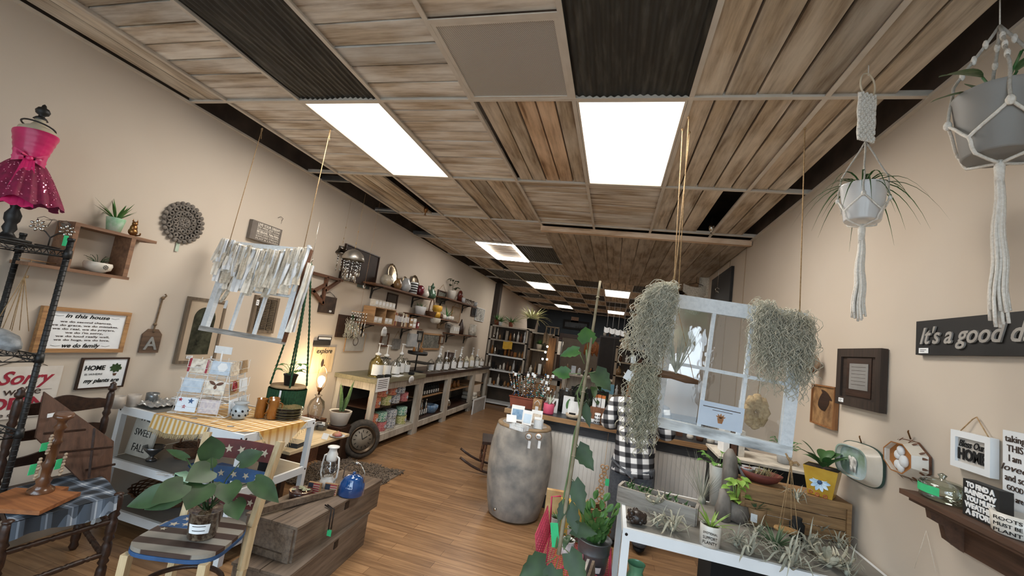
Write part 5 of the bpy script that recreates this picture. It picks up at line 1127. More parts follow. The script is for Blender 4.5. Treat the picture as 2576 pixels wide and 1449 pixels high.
oval_plate('largest scalloped silver platter at the near end of the upper shelf',986,690,1.985,.135,sv);oval_plate('small scalloped platter in the middle of the upper shelf',1016,720,1.985,.09,sv);oval_plate('scalloped silver platter behind the striped jar',1043,715,1.985,.12,sv)
def jar(name,label,cat_,p,prof,mm,n=20,extra=None,**k):
 m = MB();m.lathe(prof,n=n,**k);t = thing(name,label,cat_,T(p));part(t,'body',m,mm)
 if extra:extra(t)
 return t
gz = lambda n_,a,b_=None:mat(n_,a,b_,14,rough=.25,coat=.3)
jar('round_vase','round cream ribbed vase at the near end of the upper shelf','vase',place(968,735,1.985),[(.04,0),(.085,.05),(.088,.09),(.06,.14),(.045,.15)],gz('cream_ribbed','cfc5b5','a5977f'))
jar('round_vase','tan round jug beside the largest silver platter','vase',place(997,737,1.985),[(.04,0),(.06,.05),(.055,.10),(.03,.13),(.035,.15)],gz('tan_glaze','a8845a','6b4e32'))
jar('round_vase','grey-white round jug in front of the small platter','vase',place(1017,740,1.985),[(.05,0),(.08,.06),(.07,.12),(.04,.17),(.04,.19)],gz('pale_grey_glaze','c6c8ca','a0a4a8'))
def bands(t):
 for i in range(4):m = MB();m.lathe([(.061,.025+i*.036),(.0625,.028+i*.036),(.0625,.040+i*.036),(.061,.043+i*.036)],n=24,cap0=False,cap1=False);part(t,'black_band',m,ink)
jar('striped_jar','white jar with black horizontal stripes on the upper shelf','jar',place(1037,745,1.985),[(.06,0),(.06,.17),(.05,.175)],white,extra=bands)
jar('round_vase','dark red crackled vase beside the striped jar','vase',place(1053,750,1.985),[(.04,0),(.07,.06),(.06,.13),(.04,.16)],gz('crimson_crackle','7d1f33','3a1018'))
jar('white_pitcher','small white pitcher with a dark heart on the upper shelf','pitcher',place(1068,752,1.985),[(.04,0),(.065,.04),(.055,.08),(.035,.12)],gz('white_glaze','e0dcd4','cfc9bd'))
tg = gz('sage_green_glaze','4f6d58','33503d');
def tp(t):
 m = MB();m.tube([(0,-.07,.06),(0,-.12,.12),(0,-.14,.20)],[.02,.013,.008],8);part(t,'spout',m,tg);m = MB();m.tube([(0,.06,.15),(0,.12,.15),(0,.12,.08),(0,.07,.05)],.009,7);part(t,'handle',m,tg)
jar('tall_teapot','tall sage green teapot at the far end of the upper shelf','teapot',place(1084,750,1.985),[(.05,0),(.08,.05),(.07,.10),(.03,.16),(.03,.19),(.045,.20),(.02,.23),(.005,.27)],tg,extra=tp)
potted('potted_plant','broad-leaved plant in a white pot on the farther upper shelf','plant',T(place(1135,752,2.09,-.22)),[(.06,0),(.08,.14),(.085,.16)],mat('matte_white_pot','d6d1c8'),leafy(9,.12,.10,lf_dark,h=.22,up=.4,r=.02))
jar('red_lantern','dark red and brown lantern beside the plant on the farther upper shelf','lantern',place(1155,756,2.09),[(.06,0),(.05,.08),(.07,.1),(.04,.2),(.01,.22)],gz('red_brown','6a2a22','3a1d16'),n=4)
for i,(px,L_) in enumerate(((1164,'white taper candle block'),(1172,'first of the small glass cups'),(1180,'second of the small glass cups'),(1188,'third of the small glass cups'),(1196,'grey tin cup at the end'))):
 jar('small_cup',L_+' on the farther upper shelf','cup',place(px,764,2.09),[(.035,0),(.045,.1),(.04,.1),(.001,.01)],gls if 0 < i < 4 else gz('pale_grey_glaze','c'),cap1=False)
m = MB();m.prism([(.04*math.cos(a),.04*math.sin(a)*1.2) for a in [2*PI*i/20 for i in range(20)]],0,.004);
for (k_,a,b_,fm,fc,fw,L_,iw,inn) in (
 ('p',(975,735),(994,778),dkwood,mat('dark_mirror','3a2e26','241a14',6,rough=.2),.02,'tall dark framed mirror below the upper shelf',0,None),
 ('p',(1101,728),(1117,766),dkwood,mat('dark_green_print','3b3f38','8a8a80',30),.025,'tall narrow framed print hanging between the two upper shelves',0,None),
 ('p',(959,837),(972,872),brwood,mat('faded_print','b0aca4','8d8880',14),.022,'narrow brown framed print under the lower shelf',0,None),
 ('p',(1050,832),(1059,860),black,mat('faded_print','b'),.03,'small black framed print under the middle shelf',0,None),
 ('p',(1063,836),(1103,880),ltwood,mat('bottle_photo','4a4a44','8d8a80',34,sharp=.55),.03,'large pale framed picture full of dark bottles on the wall above the counter',0,None),
 ('p',(1104,843),(1113,866),brwood,mat('faded_print','b'),.02,'slim brown framed print beside the large pale framed picture',0,None),
 ('p',(1101,808),(1114,828),ltwood,mat('tan_print','a58a68','8a7052',14),.0,'small tan wooden plaque below the middle shelf',0,None),
 ('p',(1122,812),(1132,826),mat('grey_frame_paint','9a958e','85807a',9),ink,.04,'small grey and black framed plaque below the middle shelf',0,None),
 ('p',(1187,770),(1196,798),dkwood,ink,.03,'arched dark little mirror near the end of the left wall',0,None),
 ('p',(1198,772),(1214,810),white,mat('black_flower_print','c9c6bf','2a2e28',20,sharp=.55),.012,'white framed print of a dark flower by the shelving unit',0,None),
 ('p',(1138,770),(1153,812),ltwood,mat('wire_print','b39f87','a08d76',9),.012,'thin wire framed hanging below the farther upper shelf',0,None),
 ('p',(1026,838),(1046,872),white,mat('pale_list_sign','b7b6b4','9fa2a4',10),.0,'pale lettered list sign below the lower shelf',0,None),
 ('p',(988,852),(1003,878),ltwood,mat('grey_slat_sign','8a8681','6d6a66',30),.0,'small grey slatted sign hung on a cord above the jars',0,None)):
 t,w,h = pic('L',WL+.004,a,b_,'framed_print',L_,'picture',fm,fc,fw if fw > .005 else 0,.02)
 if L_[:4] in ('tall','smal','thin') and 'hang' in L_ or 'cord' in L_:m = MB();m.tube([(-w*.4,h/2,.01),(0,h/2+.12,.01),(w*.4,h/2,.01)],.003,5);part(t,'cord',m,twine)
# soaps, boxes and books on the lower shelf
box_w = mat('white_soap_box','d9d4cb','bdb6aa',30,rough=.7);kraft = mat('kraft_box','b08a62','96724c',12,rough=.8)
t = thing('wooden_cubby','little wooden cubby box holding soaps on the lower shelf','box',T(-.24,2.80,1.481));m = MB();m.b2((-.08,-.26,0),(.09,.26,.012));m.b2((-.08,-.26,.20),(.09,.26,.212))
for y in (-.26,.0,.248):m.b2((-.08,y,.012),(.09,y+.012,.20))
m.b2((-.08,-.25,.012),(-.07,.25,.2));part(t,'cubby',m,ltwood)
def boxes(rows,z0,X,name,cat_,grp,lab,mm):
 for i,(y,dy,h_,zz) in enumerate(rows):
  m = MB();m.b2((-.035,0,0),(.04,dy,h_));t = thing(name,lab(i),cat_,T(X,y,z0+zz+.0015),grp);part(t,'box_body',m,mm(i));m = MB();m.b2((.04,dy*.15,h_*.35),(.0408,dy*.85,h_*.8));part(t,'label',m,paper)
nth = ('nearest','second','third','fourth','fifth','sixth','seventh','eighth','ninth','tenth','eleventh','twelfth')
boxes([(2.56+.085*i,.075,.09,.212) for i in range(6)],1.481,-.22,'soap_box','box','soap boxes on top of the cubby',lambda i:nth[i]+' small white soap box on top of the wooden cubby',lambda i:box_w)
boxes([(2.57+.11*i,.09,.075,.013) for i in range(2)]+[(2.83+.11*i,.09,.075,.013) for i in range(2)],1.481,-.21,'soap_box','box','soap boxes inside the cubby',lambda i:nth[i]+' small white soap box inside the wooden cubby',lambda i:box_w)
cols_b = [mat('book_brown','5a3a2a','3f281c',9),kraft,mat('book_red','8e3a3a','6d2a2c',9),mat('book_cream','c9bda8','b3a58e',9),ink]
boxes([(3.10+.043*i,.038,rr(.15,.20),0) for i in range(10)],1.481,-.22,'slim_box','box','slim upright boxes on the lower shelf',lambda i:nth[i]+' slim upright box after the cubby on the lower shelf',lambda i:cols_b[(2,1,0,0,0,3,0,3,1,0)[i]])
boxes([(3.56+.11*(i % 2),.10,.07,.075*(i//2)) for i in range(4)],1.481,-.22,'kraft_box','box','small kraft boxes on the lower shelf',lambda i:('lower near','lower far','upper near','upper far')[i]+' small kraft box by the far end of the lower shelf',lambda i:(kraft,box_w)[i % 2])
boxes([(3.82,.06,.10,0)],1.481,-.22,'card_box','box',None,lambda i:'pink and black card box at the far end of the lower shelf',lambda i:cols_b[2])
m = MB();m.lathe([(.06,0),(.07,.05),(.05,.10),(.015,.125)],n=20,sx=.12,sy=1);t = thing('pear_tag','round white paper tag hanging on the edge of the lower shelf','tag',T(-.145,2.83,1.33));part(t,'tag_body',m,paper)
for i in range(4):m = MB();m.b2((.0085,-.04,.03+i*.018),(.009,.04,.034+i*.018));part(t,'print',m,ink_brown)
# middle shelf: trough planter, basket, yellow tin, cups, small pots
t = potted('trough_planter','white rectangular trough of grass on the middle wall shelf','plant',T(place(1057,785,1.70,-.24)),[(.07,0),(.09,.13)],white,spiky(26,.10,.004,up=1.8,mt=lf_mid,r=.05))
t.scale = (.8,1.6,1)
t = thing('arched_basket','brown arched handle basket behind the yellow tin','basket',T(place(1084,785,1.70,-.24)));m = MB();basket(m,.06,.09,.08,6,24);part(t,'woven_body',m,wick);m = MB();m.tube([(0,.09*math.cos(a),.07+.24*math.sin(a)) for a in [PI*k/12 for k in range(13)]],.009,6);part(t,'handle',m,wick)
yl = mat('yellow_tin','d9a93a','b98a2a',14,rough=.4);jar('yellow_tin','bright yellow stacked tin on the middle wall shelf','tin',place(1098,790,1.70,-.19),[(.07,0),(.07,.09),(.05,.10),(.085,.12),(.085,.2),(.06,.21)],yl)
jar('hanging_white_cup','white scalloped cup hanging below the yellow tin','cup',V((-.13,place(1098,790,1.7,-.13).y,1.60)),[(.05,0),(.08,.03),(.085,.09)],gz('white_glaze','e'),ripple=.12,rn=5,cap1=False)
potted('tall_cactus','tall thin green plant in a white cup on the middle wall shelf','plant',T(place(1125,790,1.70,-.22)),[(.03,0),(.04,.06)],white,spiky(9,.20,.012,up=3.5,mt=leafmat('bright_cactus','4f8a4a','38703a'),r=.012,droop=0))
for i,px in enumerate((1108,1117,1130,1137)):jar('small_jar',('small brown jar right of the yellow tin','small white jar left of the thin cactus','round white pot right of the thin cactus','white bowl near the far end of the middle shelf')[i],'jar',place(px,797,1.70),[(.03,0),(.045,.03),(.04,.07),(.03,.08)],gz('white_glaze','e') if i else brwood)
# small shelf: white stacked boxes, pitcher
boxes([(5.36+.1*i,.09,.16,0) for i in range(3)],1.466,-.22,'white_book_box','box','white boxes on the small wall shelf',lambda i:nth[i]+' white box on the small wall shelf beside the pitcher',lambda i:box_w)
jar('enamel_pitcher','large white pitcher with floral print on the small wall shelf','pitcher',place(1187,840,1.466),[(.07,0),(.09,.1),(.07,.2),(.08,.24)],mat('floral_white_glaze','dcd8ce','7d7a63',24,sharp=.62,rough=.3),extra=lambda t:part(t,'handle',MB().tube([(0,.07,.2),(0,.14,.19),(0,.13,.09),(0,.08,.06)],.01,7),ink))
jar('bark_house','little brown bark birdhouse on the small wall shelf','birdhouse',place(1158,832,1.466),[(.07,0),(.07,.12),(.03,.24),(.01,.3)],dkwood,n=6)
# --- cabinets
def cab(y0,y1,label,topm,tz=.05):
 t = thing('display_cabinet',label,'cabinet',T((WL+.19)/2,(y0+y1)/2,0));X,Y,Hh = .262,(y1-y0)/2-.004,.80
 for a in (-1,1):
  for b_ in (-1,1):m = MB();m.tint = rr(.8,1);m.b2((a*X,b_*Y,0),(a*(X-.06),b_*(Y-.075),Hh));part(t,'post',m,wsh)
 for a in (-1,1):part(t,'rail',MB().b2((a*X,-Y+.075,Hh-.09),(a*(X-.03),Y-.075,Hh)),wsh);part(t,'rail',MB().b2((a*X,-Y+.075,.08),(a*(X-.03),Y-.075,.16)),wsh)
 for b_ in (-1,1):part(t,'end_rail',MB().b2((-X+.06,b_*Y,Hh-.09),(X-.06,b_*(Y-.03),Hh)),wsh);part(t,'end_rail',MB().b2((-X+.06,b_*Y,.08),(X-.06,b_*(Y-.03),.16)),wsh)
 m = MB();m.b2((-X+.03,-Y+.03,.155),(X-.03,Y-.03,.172));part(t,'bottom_shelf',m,wsh if topm else dkwood)
 m = MB();m.b2((-X+.0,-Y+.08,.47),(X-.06,Y-.08,.485));part(t,'middle_shelf',m,dkwood if topm else ltwood)
 m = MB();m.b2((-X,-Y+.03,.17),(-X+.01,Y-.03,Hh-.01));part(t,'back_panel',m,mat('cabinet_back_grey','4a4642','3c3936',6))
 return t
yc = [2.29,3.54,4.62,5.92,6.9]
labs = ('nearest white-washed cabinet stocked with patterned canisters','second white-washed cabinet holding dark bottles','third white-washed cabinet with a wood-lined interior','farthest white-washed cabinet with rolled towels')
for i in range(4):cab(yc[i],yc[i+1],labs[i],i == 0)
m = MB();m.b2((WL,2.25,.80),(.215,3.56,.85));solo('countertop','grey-green painted countertop on the nearest white-washed cabinet','countertop',m,wood('grey_green_top','857f68','6a654f',axis=1,vary=.1))
m = MB();m.b2((WL,3.562,.80),(.205,6.92,.842));solo('countertop','long dark brown countertop over the three farther cabinets','countertop',m,dkwood)
# patterned canisters
def chev(n_,a,b_):
 m,nt,b = _new(n_);N,L = nt.nodes,nt.links;tc = N.new('ShaderNodeTexCoord');w = N.new('ShaderNodeTexWave');w.bands_direction = 'Z';w.wave_profile = 'TRI';w.inputs['Scale'].default_value = 9;w.inputs['Distortion'].default_value = 7;w.inputs['Detail'].default_value = 0;w.inputs['Detail Scale'].default_value = 9
 L.new(tc.outputs['Object'],w.inputs[0]);r = N.new('ShaderNodeValToRGB');r.color_ramp.interpolation = 'CONSTANT';r.color_ramp.elements[0].color = srgb(a);r.color_ramp.elements[1].position = .5;r.color_ramp.elements[1].color = srgb(b_);L.new(w.outputs[0],r.inputs[0]);L.new(r.outputs[0],b.inputs['Base Color']);b.inputs['Roughness'].default_value = .5;return m
cc = {'grey':chev('grey_zigzag','6d7480','d9d9d6'),'coral':chev('coral_pattern','b5544f','cf9a72'),'teal':chev('green_pattern','3f8f76','cfe0cf'),'lime':chev('lime_pattern','98a356','d6cda0'),'pink':chev('pink_pattern','b25765','c88a80')}
rows = [('upper shelf bottom row',.485,[('coral',0),('lime',.13),('grey',.25),('pink',.37)],.115),('upper shelf top row',.602,[('coral',.07),('coral',.19),('grey',.31)],.11),('upper shelf summit',.714,[('coral',.22)],.08),('lower shelf bottom row',.172,[('coral',0),('pink',.12),('grey',.24),('lime',.40)],.115),('lower shelf top row',.289,[('coral',.0),('teal',.11),('grey',.24),('teal',.39)],.11)]
for rn_,z,lst,h_ in rows:
 for i,(c_,dy) in enumerate(lst):
  t = thing('canister','%s patterned canister, %s, %s from the near end' % (c_,rn_,('first','second','third','fourth')[i]),'canister',T(.07,2.52+dy*1.9,z+.001),'patterned canisters in the nearest cabinet')
  m = MB();m.lathe([(.074,0),(.076,.004),(.076,h_-.004),(.074,h_)],n=24);part(t,'body',m,cc[c_]);m = MB();m.M = T(.076,0,h_*.5) @ Ry(90);m.lathe([(.022,0),(.022,.0015)],n=16);part(t,'round_label',m,mat('pale_blue_label','c4ccd6','b5becb',9))
t = thing('leaf_garland','heap of dark green artificial leaves at the bottom of the nearest cabinet','leaves',T(.10,2.40,.175));m = MB()
for i in range(22):a = rr(0,6.3);m.leaf((rr(-.04,.06),rr(-.05,.15),rr(.0,.05)),(math.cos(a),math.sin(a),.3),(0,0,1),.09,.04,.3,'oval')
part(t,'foliage',m,lf_dark)
for i,(y,z,L_,mm,h_,r_) in enumerate([(3.75+.085*k,.486,'row on the upper shelf',ink,.11,.03) for k in range(9)]+[(3.72+.075*k,.173,'row on the lower shelf',silver if k % 2 else ink,.16,.024) for k in range(6)]):
 k_ = i if i < 9 else i-9
 t = thing('dark_bottle','%s bottle of the %s in the second cabinet' % (nth[k_],L_),'bottle',T(.05,y,z),'bottles in the second cabinet');m = MB();m.lathe([(r_,0),(r_,h_),(r_*.4,h_*1.2),(r_*.35,h_*1.35),(r_*.6,h_*1.36),(r_*.6,h_*1.5)],n=12);part(t,'glass_body',m,mm);m = MB();m.b2((r_*.8,-r_*.6,h_*.15),(r_*1.02,r_*.6,h_*.6));part(t,'label',m,paper)
m = MB();m.lathe([(.09,0),(.13,.08),(.13,.12),(.12,.12),(.001,.02)],n=24,cap1=False);solo('blue_tub','blue patterned tub on the lower shelf of the second cabinet','tub',m,mat('blue_patterned_ware','3f6f9c','b8c3c9',24,sharp=.58),T(.03,4.32,.174))
jar('silver_teapot','silver teapot on the bottom shelf of the third cabinet','teapot',V((.05,4.95,.174)),[(.05,0),(.08,.04),(.085,.09),(.05,.14),(.01,.17)],silver,extra=lambda t:part(t,'spout',MB().tube([(0,.07,.06),(0,.13,.12)],[.02,.008],8),silver))
for k in range(4):jar('amber_vase',nth[k]+' small amber glass vase on the upper shelf of the third cabinet','vase',V((.03,4.85+.2*k,.486)),[(.03,0),(.04,.05),(.02,.1),(.025,.13)],amber)
for k in range(5):m = MB();m.cyl((-.14,0,.04),(.12,0,.04),.038,n=14);solo('rolled_towel',nth[k]+' rolled pale towel on the bottom shelf of the farthest cabinet','towel',m,rag[0],T(.05,6.15+.085*k if k < 3 else 6.19+.085*(k-3),.173+(0 if k < 3 else .073)),'rolled towels')
m = MB();m.b2((-.11,-.10,.0),(.10,.14,.02));t,w,h = pic('L',.30,(1172,1008),(1199,1040),'floor_sign','small white framed sign leaning on the floor by the farthest cabinet','sign',white,mat('pale_list_sign','b'),.025,.02);t.location.x = .33;t.location.z = .11;t.location.y = 6.0
# notices on the nearest cabinet
t,w,h = pic('L',.224,(950,952),(975,982),'notice','white printed notice taped below the nearest countertop','notice',ink,paper,0,.001);t.location.z -= .0
m = MB()
for i in range(5):m.b2((-w*.38,h*(.3-.14*i),.0012),(w*.36,h*(.34-.14*i),.002))
part(t,'print',m,ink_brown)
t = thing('oval_tag','white oval lettered tag on the edge of the nearest countertop','tag',frame('L',3.10,.80,.222));m = MB();m.lathe([(.07,0),(.07,.003),(.001,.003)],n=28,sy=.75);part(t,'tag_body',m,paper);m = MB();[m.b2((-.05,-.03+i*.017,.003),(.05,-.026+i*.017,.004)) for i in range(4)];part(t,'print',m,ink_brown)
# pump jars along the counters
liq = [glass('yellow_oil',(1,.9,.5),clear=.95,gloss=.15),glass('bottle_glass',(.95,.97,.96),clear=.95,gloss=.12),mat('creamy_liquid','cfc6ad','b9ae92',9,rough=.2)]
plist = [('big',2.46,.05,0,.26,.085),('big',2.66,.05,1,.24,.078),('lid',2.82,-.05,1,.20,.06),('jar',2.92,.05,1,.2,.07),('pump',3.08,.03,1,.26,.065),('jar',3.26,.02,1,.21,.065)]
y = 3.98
for k in range(16):
 plist.append(('pump' if k % 5 in (1,2,3) else 'jar',4.08+k*.165,.03+.05*(k % 2),(2 if k in (10,11) else (0 if k == 4 else 1)),.19+.03*(k % 3),.055))
wh_lab = paper
for i,(kd,y,x,lq,h_,r_) in enumerate(plist):
 z = .851 if y < 3.5 else .843
 nm = 'pump_bottle' if kd in ('big','pump') else 'glass_jar'
 L_ = ('large yellow oil pump bottle at the near end of the counter','clear pump bottle second from the near end of the counter','glass jar with a black lid behind the pump bottles','round glass jar between the black-lidded jar and the tall pump','pump bottle with the tallest white pump, centre of the near countertop','clear glass jar at the far end of the near countertop')[i] if i < 6 else 'labelled glass %s number %s along the dark countertop' % ('pump bottle' if nm == 'pump_bottle' else 'jar',('one two three four five six seven eight nine ten eleven twelve thirteen fourteen fifteen sixteen').split()[i-6])
 t = thing(nm,L_,'bottle' if nm == 'pump_bottle' else 'jar',T(x,y,z),'pump bottles on the counter' if nm == 'pump_bottle' else 'glass jars on the counter')
 m = MB();m.lathe([(r_*.92,0),(r_,.01),(r_,h_*.62),(r_*.8,h_*.78),(r_*.36,h_*.9),(r_*.36,h_)] if nm == 'pump_bottle' else [(r_*.92,0),(r_,.01),(r_,h_*.7),(r_*.7,h_*.8),(r_*.72,h_*.84),(r_*.3,h_*.9),(r_*.35,h_*.96),(.005,h_)],n=20);part(t,'glass_body',m,liq[lq])
 m = MB();m.grid(lambda u,v:(r_*1.01*math.cos((u-.5)*2.5-.35),r_*1.01*math.sin((u-.5)*2.5-.35),h_*(.10+.48*v)),8,1);part(t,'label',m,wh_lab)
 if nm == 'pump_bottle':m = MB();m.lathe([(r_*.4,h_),(r_*.42,h_+.02),(.012,h_+.03),(.006,h_+.04),(.006,h_+.13),(.012,h_+.135),(.012,h_+.145)],n=12);m.bar((0,-.02,h_+.14),(0,.075,h_+.135),.012,.012);part(t,'pump',m,white)
 if kd == 'lid':m = MB();m.lathe([(.075,h_*.98),(.072,h_*1.02),(.02,h_*1.06),(.012,h_*1.12),(.02,h_*1.16)],n=16);part(t,'lid',m,black)
for i,(y,x,w) in enumerate(((2.42,.15,.05),(2.58,.16,.05),(3.22,.15,.05))):m = MB();m.lathe([(w,0),(w*1.1,.02),(w*.9,.035),(.001,.04)],n=20,sx=.7);solo('black_pouch',('nearest','second','third')[i]+' flat black bag on the near countertop in front of the bottles','pouch',m,ink,T(x,y,.851))
m = MB();m.b2((-.05,-.13,0),(.05,.13,.003));solo('papers','white folded papers on the near countertop','papers',m,paper,T(.13,2.88,.851) @ Rz(12));solo('papers','white papers on the dark countertop near its middle','papers',m,paper,T(.12,5.2,.843) @ Rz(-8));solo('papers','white papers at the far end of the dark countertop','papers',m,paper,T(.12,6.3,.843) @ Rz(5))
t = thing('tiered_stand','black iron two-tier stand of small bottles between the countertops','stand',T(-.05,3.72,.843));m = MB();m.lathe([(.14,.25),(.15,.26),(.15,.30),(.001,.26)],n=24,cap0=False,cap1=False);m.lathe([(.12,.0),(.13,.01),(.001,.01)],n=24);m.cyl((0,0,0),(0,0,.42),.012,n=8);m.b2((-.16,-.02,.12),(.16,.3,.135));part(t,'iron_frame',m,black)
for k in range(6):m = MB();m.lathe([(.02,0),(.02,.05),(.012,.06),(.014,.08)],n=10);part(t,'small_bottle',m,liq[1] if k % 2 else amber,M=T(.06*math.cos(k),.08*math.sin(k),.28))
jar('birdhouse_box','dark wooden display box on the dark countertop with yellow card','box',V((-.18,5.35,.843)),[(.11,0),(.11,.26)],dkwood,n=4);m = MB();m.b2((-.02,-.09,0),(.01,.09,.16));solo('yellow_card','golden yellow printed card standing on the dark countertop','card',m,mat('golden_card','c9913c','a87428',14),T(.02,5.45,.843))
# ================================================================ FAR SHELVING UNIT, HUTCH, PLANTS (facing the storefront)
X0,X1,Y0_ = .0,.88,7.12
t = thing('shelving_unit','tall white open shelving unit at the end of the left counters','shelving unit',T(X0,Y0_,0))
for x in (0,.86):
 for y in (0,.33):m = MB();m.b2((x,y,0),(x+.045,y+.045,1.78));part(t,'post',m,wsh)
zs = (1.78,1.46,1.11,.78,.42,.06)
for z in zs:m = MB();m.b2((0,0,z-.03),(.905,.375,z));part(t,'shelf',m,white if z < 1.4 else wsh)
m = MB();m.b2((0,.372,.0),(.905,.385,1.75));part(t,'back',m,mat('dark_brown_back','55473a','3a3028',4))  # back board in one dark brown, mottled at random all over
random.seed(21)
sm = [ink,white,gz('white_glaze','e'),brwood,gz('pale_grey_glaze','c'),amber,gz('tan_glaze','a'),silver]
def clutter(M,w,zs_,base,n_,hmax,what):
 """countable small goods on a distant shelf"""
 for zi,z in enumerate(zs_):
  for i in range(n_):
   x = w*(i+.5)/n_;h_ = hmax*rr(.45,.95);r_ = min(w/n_*.42,.05)*rr(.7,1);kd = random.choice(what);mm = random.choice(sm)
   nm,cat_ = {'b':('bottle','bottle'),'j':('jar','jar'),'x':('small_box','box'),'f':('figurine','figurine')}[kd];m = MB()
   if kd == 'b':m.lathe([(r_,0),(r_,h_*.6),(r_*.35,h_*.78),(r_*.35,h_)],n=10)
   elif kd == 'j':m.lathe([(r_*.8,0),(r_,h_*.3),(r_*.9,h_*.55),(r_*.6,h_*.62),(r_*.2,h_*.7)],n=10)
   elif kd == 'x':m.b2((-r_,-r_*.7,0),(r_,r_*.7,h_*.8))
   else:m.lathe([(r_*.8,0),(r_*.5,h_*.3),(r_*.7,h_*.5),(r_*.3,h_*.66),(r_*.45,h_*.8),(.002,h_)],n=10)
   solo(nm,'%s %s, %s from left, %s, %s' % ({ink:'black',brwood:'brown',amber:'amber',silver:'silver'}.get(mm,'pale'),nm.replace('_',' '),nth[i],('top shelf','second shelf','third shelf','fourth shelf','fifth shelf')[zi],base),cat_,m,mm,M @ T(x,rr(.08,.18),z+.001),'small goods on the '+base)
clutter(T(X0+.03,Y0_,0),.83,[1.46,1.11,.78,.42],'white shelving unit',10,.29,'bbjxf')
m = MB();m.grid(lambda u,v:(.36+.22*u,-.012-.01*math.sin(u*9),1.44-.17*v-.01*math.sin(u*6)),8,4);solo('yellow_cloth','bright yellow cloth hanging over the second shelf of the shelving unit','cloth',m,mat('bright_yellow_cloth','e8bf52','d6a93c',14,rough=.9),T(0,Y0_,0))
for (px,L_,pm,fn,pr_) in ((1227,'cactus in a terracotta pot on top of the shelving unit',mat('terracotta','8e4a35','743a29',9),spiky(3,.22,.03,up=4,droop=0),.07),(1258,'grassy plant in a white pot on top of the shelving unit',white,spiky(70,.34,.006,up=1.2,droop=.5),.05),(1285,'second grassy plant on top of the shelving unit',mat('terracotta','8'),spiky(70,.34,.006,up=1.2,droop=.5),.06)):
 p = at(px,812,Y=7.25);potted('potted_plant',L_,'plant',T(max(.09,p.x),7.29,1.781),[(pr_*.7,0),(pr_,pr_*1.8)],pm,fn)
p = at(1333,812,Y=7.0);potted('spider_plant','variegated spider plant in a dark pot above the hutch','plant',T(p.x,7.2,1.80),[(.09,0),(.12,.22)],ink,spiky(60,.50,.016,up=1.3,mt=mat('variegated_leaf','f0e8bf','aab76e',18),droop=.55,r=.03))
# hutch / secretary
t = thing('hutch','tall weathered wood secretary hutch beside the shelving unit','hutch',T(.95,7.1,0));hw = .56
for x in (0,hw):m = MB();m.b2((x,0,.82),(x+.05,.4,1.74));part(t,'side',m,cr_w)
for z in (1.74,1.36):m = MB();m.b2((0,0,z-.03),(hw+.05,.4,z));part(t,'shelf',m,wsh)
m = MB();m.b2((.05,.36,.82),(hw,.38,1.7));part(t,'back',m,wood('grey_brown_back','6e5d4c','4b3e32',axis=2,vary=.1));m = MB();m.b2((.0,-.2,.78),(hw+.3,.42,.82));part(t,'desk_top',m,dkwood)
for x in (0,hw+.2):m = MB();m.b2((x,-.15,0),(x+.06,-.09,.78));part(t,'leg',m,wsh)
m = MB();m.b2((.0,-.15,.66),(hw+.26,-.12,.77));part(t,'apron',m,wsh)
potted('potted_fern','bushy green fern in a silver pot inside the hutch','plant',T(1.18,7.2,1.362),[(.05,0),(.075,.12)],mat('pale_tin','c'),spiky(40,.16,.012,up=1.6,droop=.5))
clutter(T(.99,7.12,0),.5,[.82],'desk of the hutch',5,.3,'bxf')
t = thing('string_lights','string of small glowing round bulbs beside the hutch','string lights',T(0,0,0));m = MB();pts = [at(1374,830,Y=6.95),at(1377,872,Y=6.95),at(1372,886,Y=6.95),at(1376,904,Y=6.95),at(1374,950,Y=6.95)];m.tube(pts,.004,5);part(t,'cord',m,ink)
for px,py in ((1377,872),(1372,886),(1376,904),(1365,903)):m = MB();m.ball(at(px,py,Y=6.93),.022,10);part(t,'bulb',m,MATS['glowing_bulb'])
m = MB();m.b2((0,0,.82),(.16,.12,1.66));t = thing('bark_slab','tall warm brown wooden slab on the hutch desk behind the string lights','wood slab',T(1.40,7.05,0));part(t,'slab',m,wood('warm_log','8a6038','5b3d22',axis=2))
m = MB();m.grid(lambda u,v:(.2*u,.03*math.sin(u*9),-.02+.24*v+.03*math.sin(u*7)),10,6);solo('lace_cloth','tan lace cloth hanging over the hutch top','cloth',m,mat('tan_lace','8f7c66','6f5e4b',50),T(1.27,7.05,1.52))
# back wall: framed word sign, small window frame, exit sign; far hall clutter
t,w,h = pic('F',15.095,(1418,803),(1480,834),'word_sign','dark framed word sign above the far doorway','sign',ink,mat('slate_sign','3a4046','2c3136',9),.08,.05)
for s,x,y,hh in (('LOVE',-.45,.13,.16),('FAMILY',.05,-.1,.16)):text(t,s,x+.2,y,.04,hh,mat('dim_letter','151616','1a1b1b',9),bold=.004)
t = thing('old_window_frame','small tan six-pane window frame hung on the far blue wall','window frame',T(at(1388,845,Y=15.05)) );m = MB()
for x in (-.26,-.08,.09,.26):m.b2((x-.02,0,-.36),(x+.02,.04,.36))
for z in (-.36,0,.36):m.b2((-.28,0,z-.025),(.28,.04,z+.025))
part(t,'frame',m,mat('tan_window_paint','9a8b74','7f715d',9))
t = thing('exit_sign','small pale wall sign near the ceiling over the far doorway','sign',frame('F',at(1447,792,Y=14.95).x,2.62,15.095));m = MB();m.b2((-.15,-.11,0),(.15,.11,.05));part(t,'housing',m,mat('tan_sign_plate','9a7f68','85705a',9));text(t,'EXIT',0,0,.052,.12,mat('dull_red_letter','7a4336','6a392e',9))
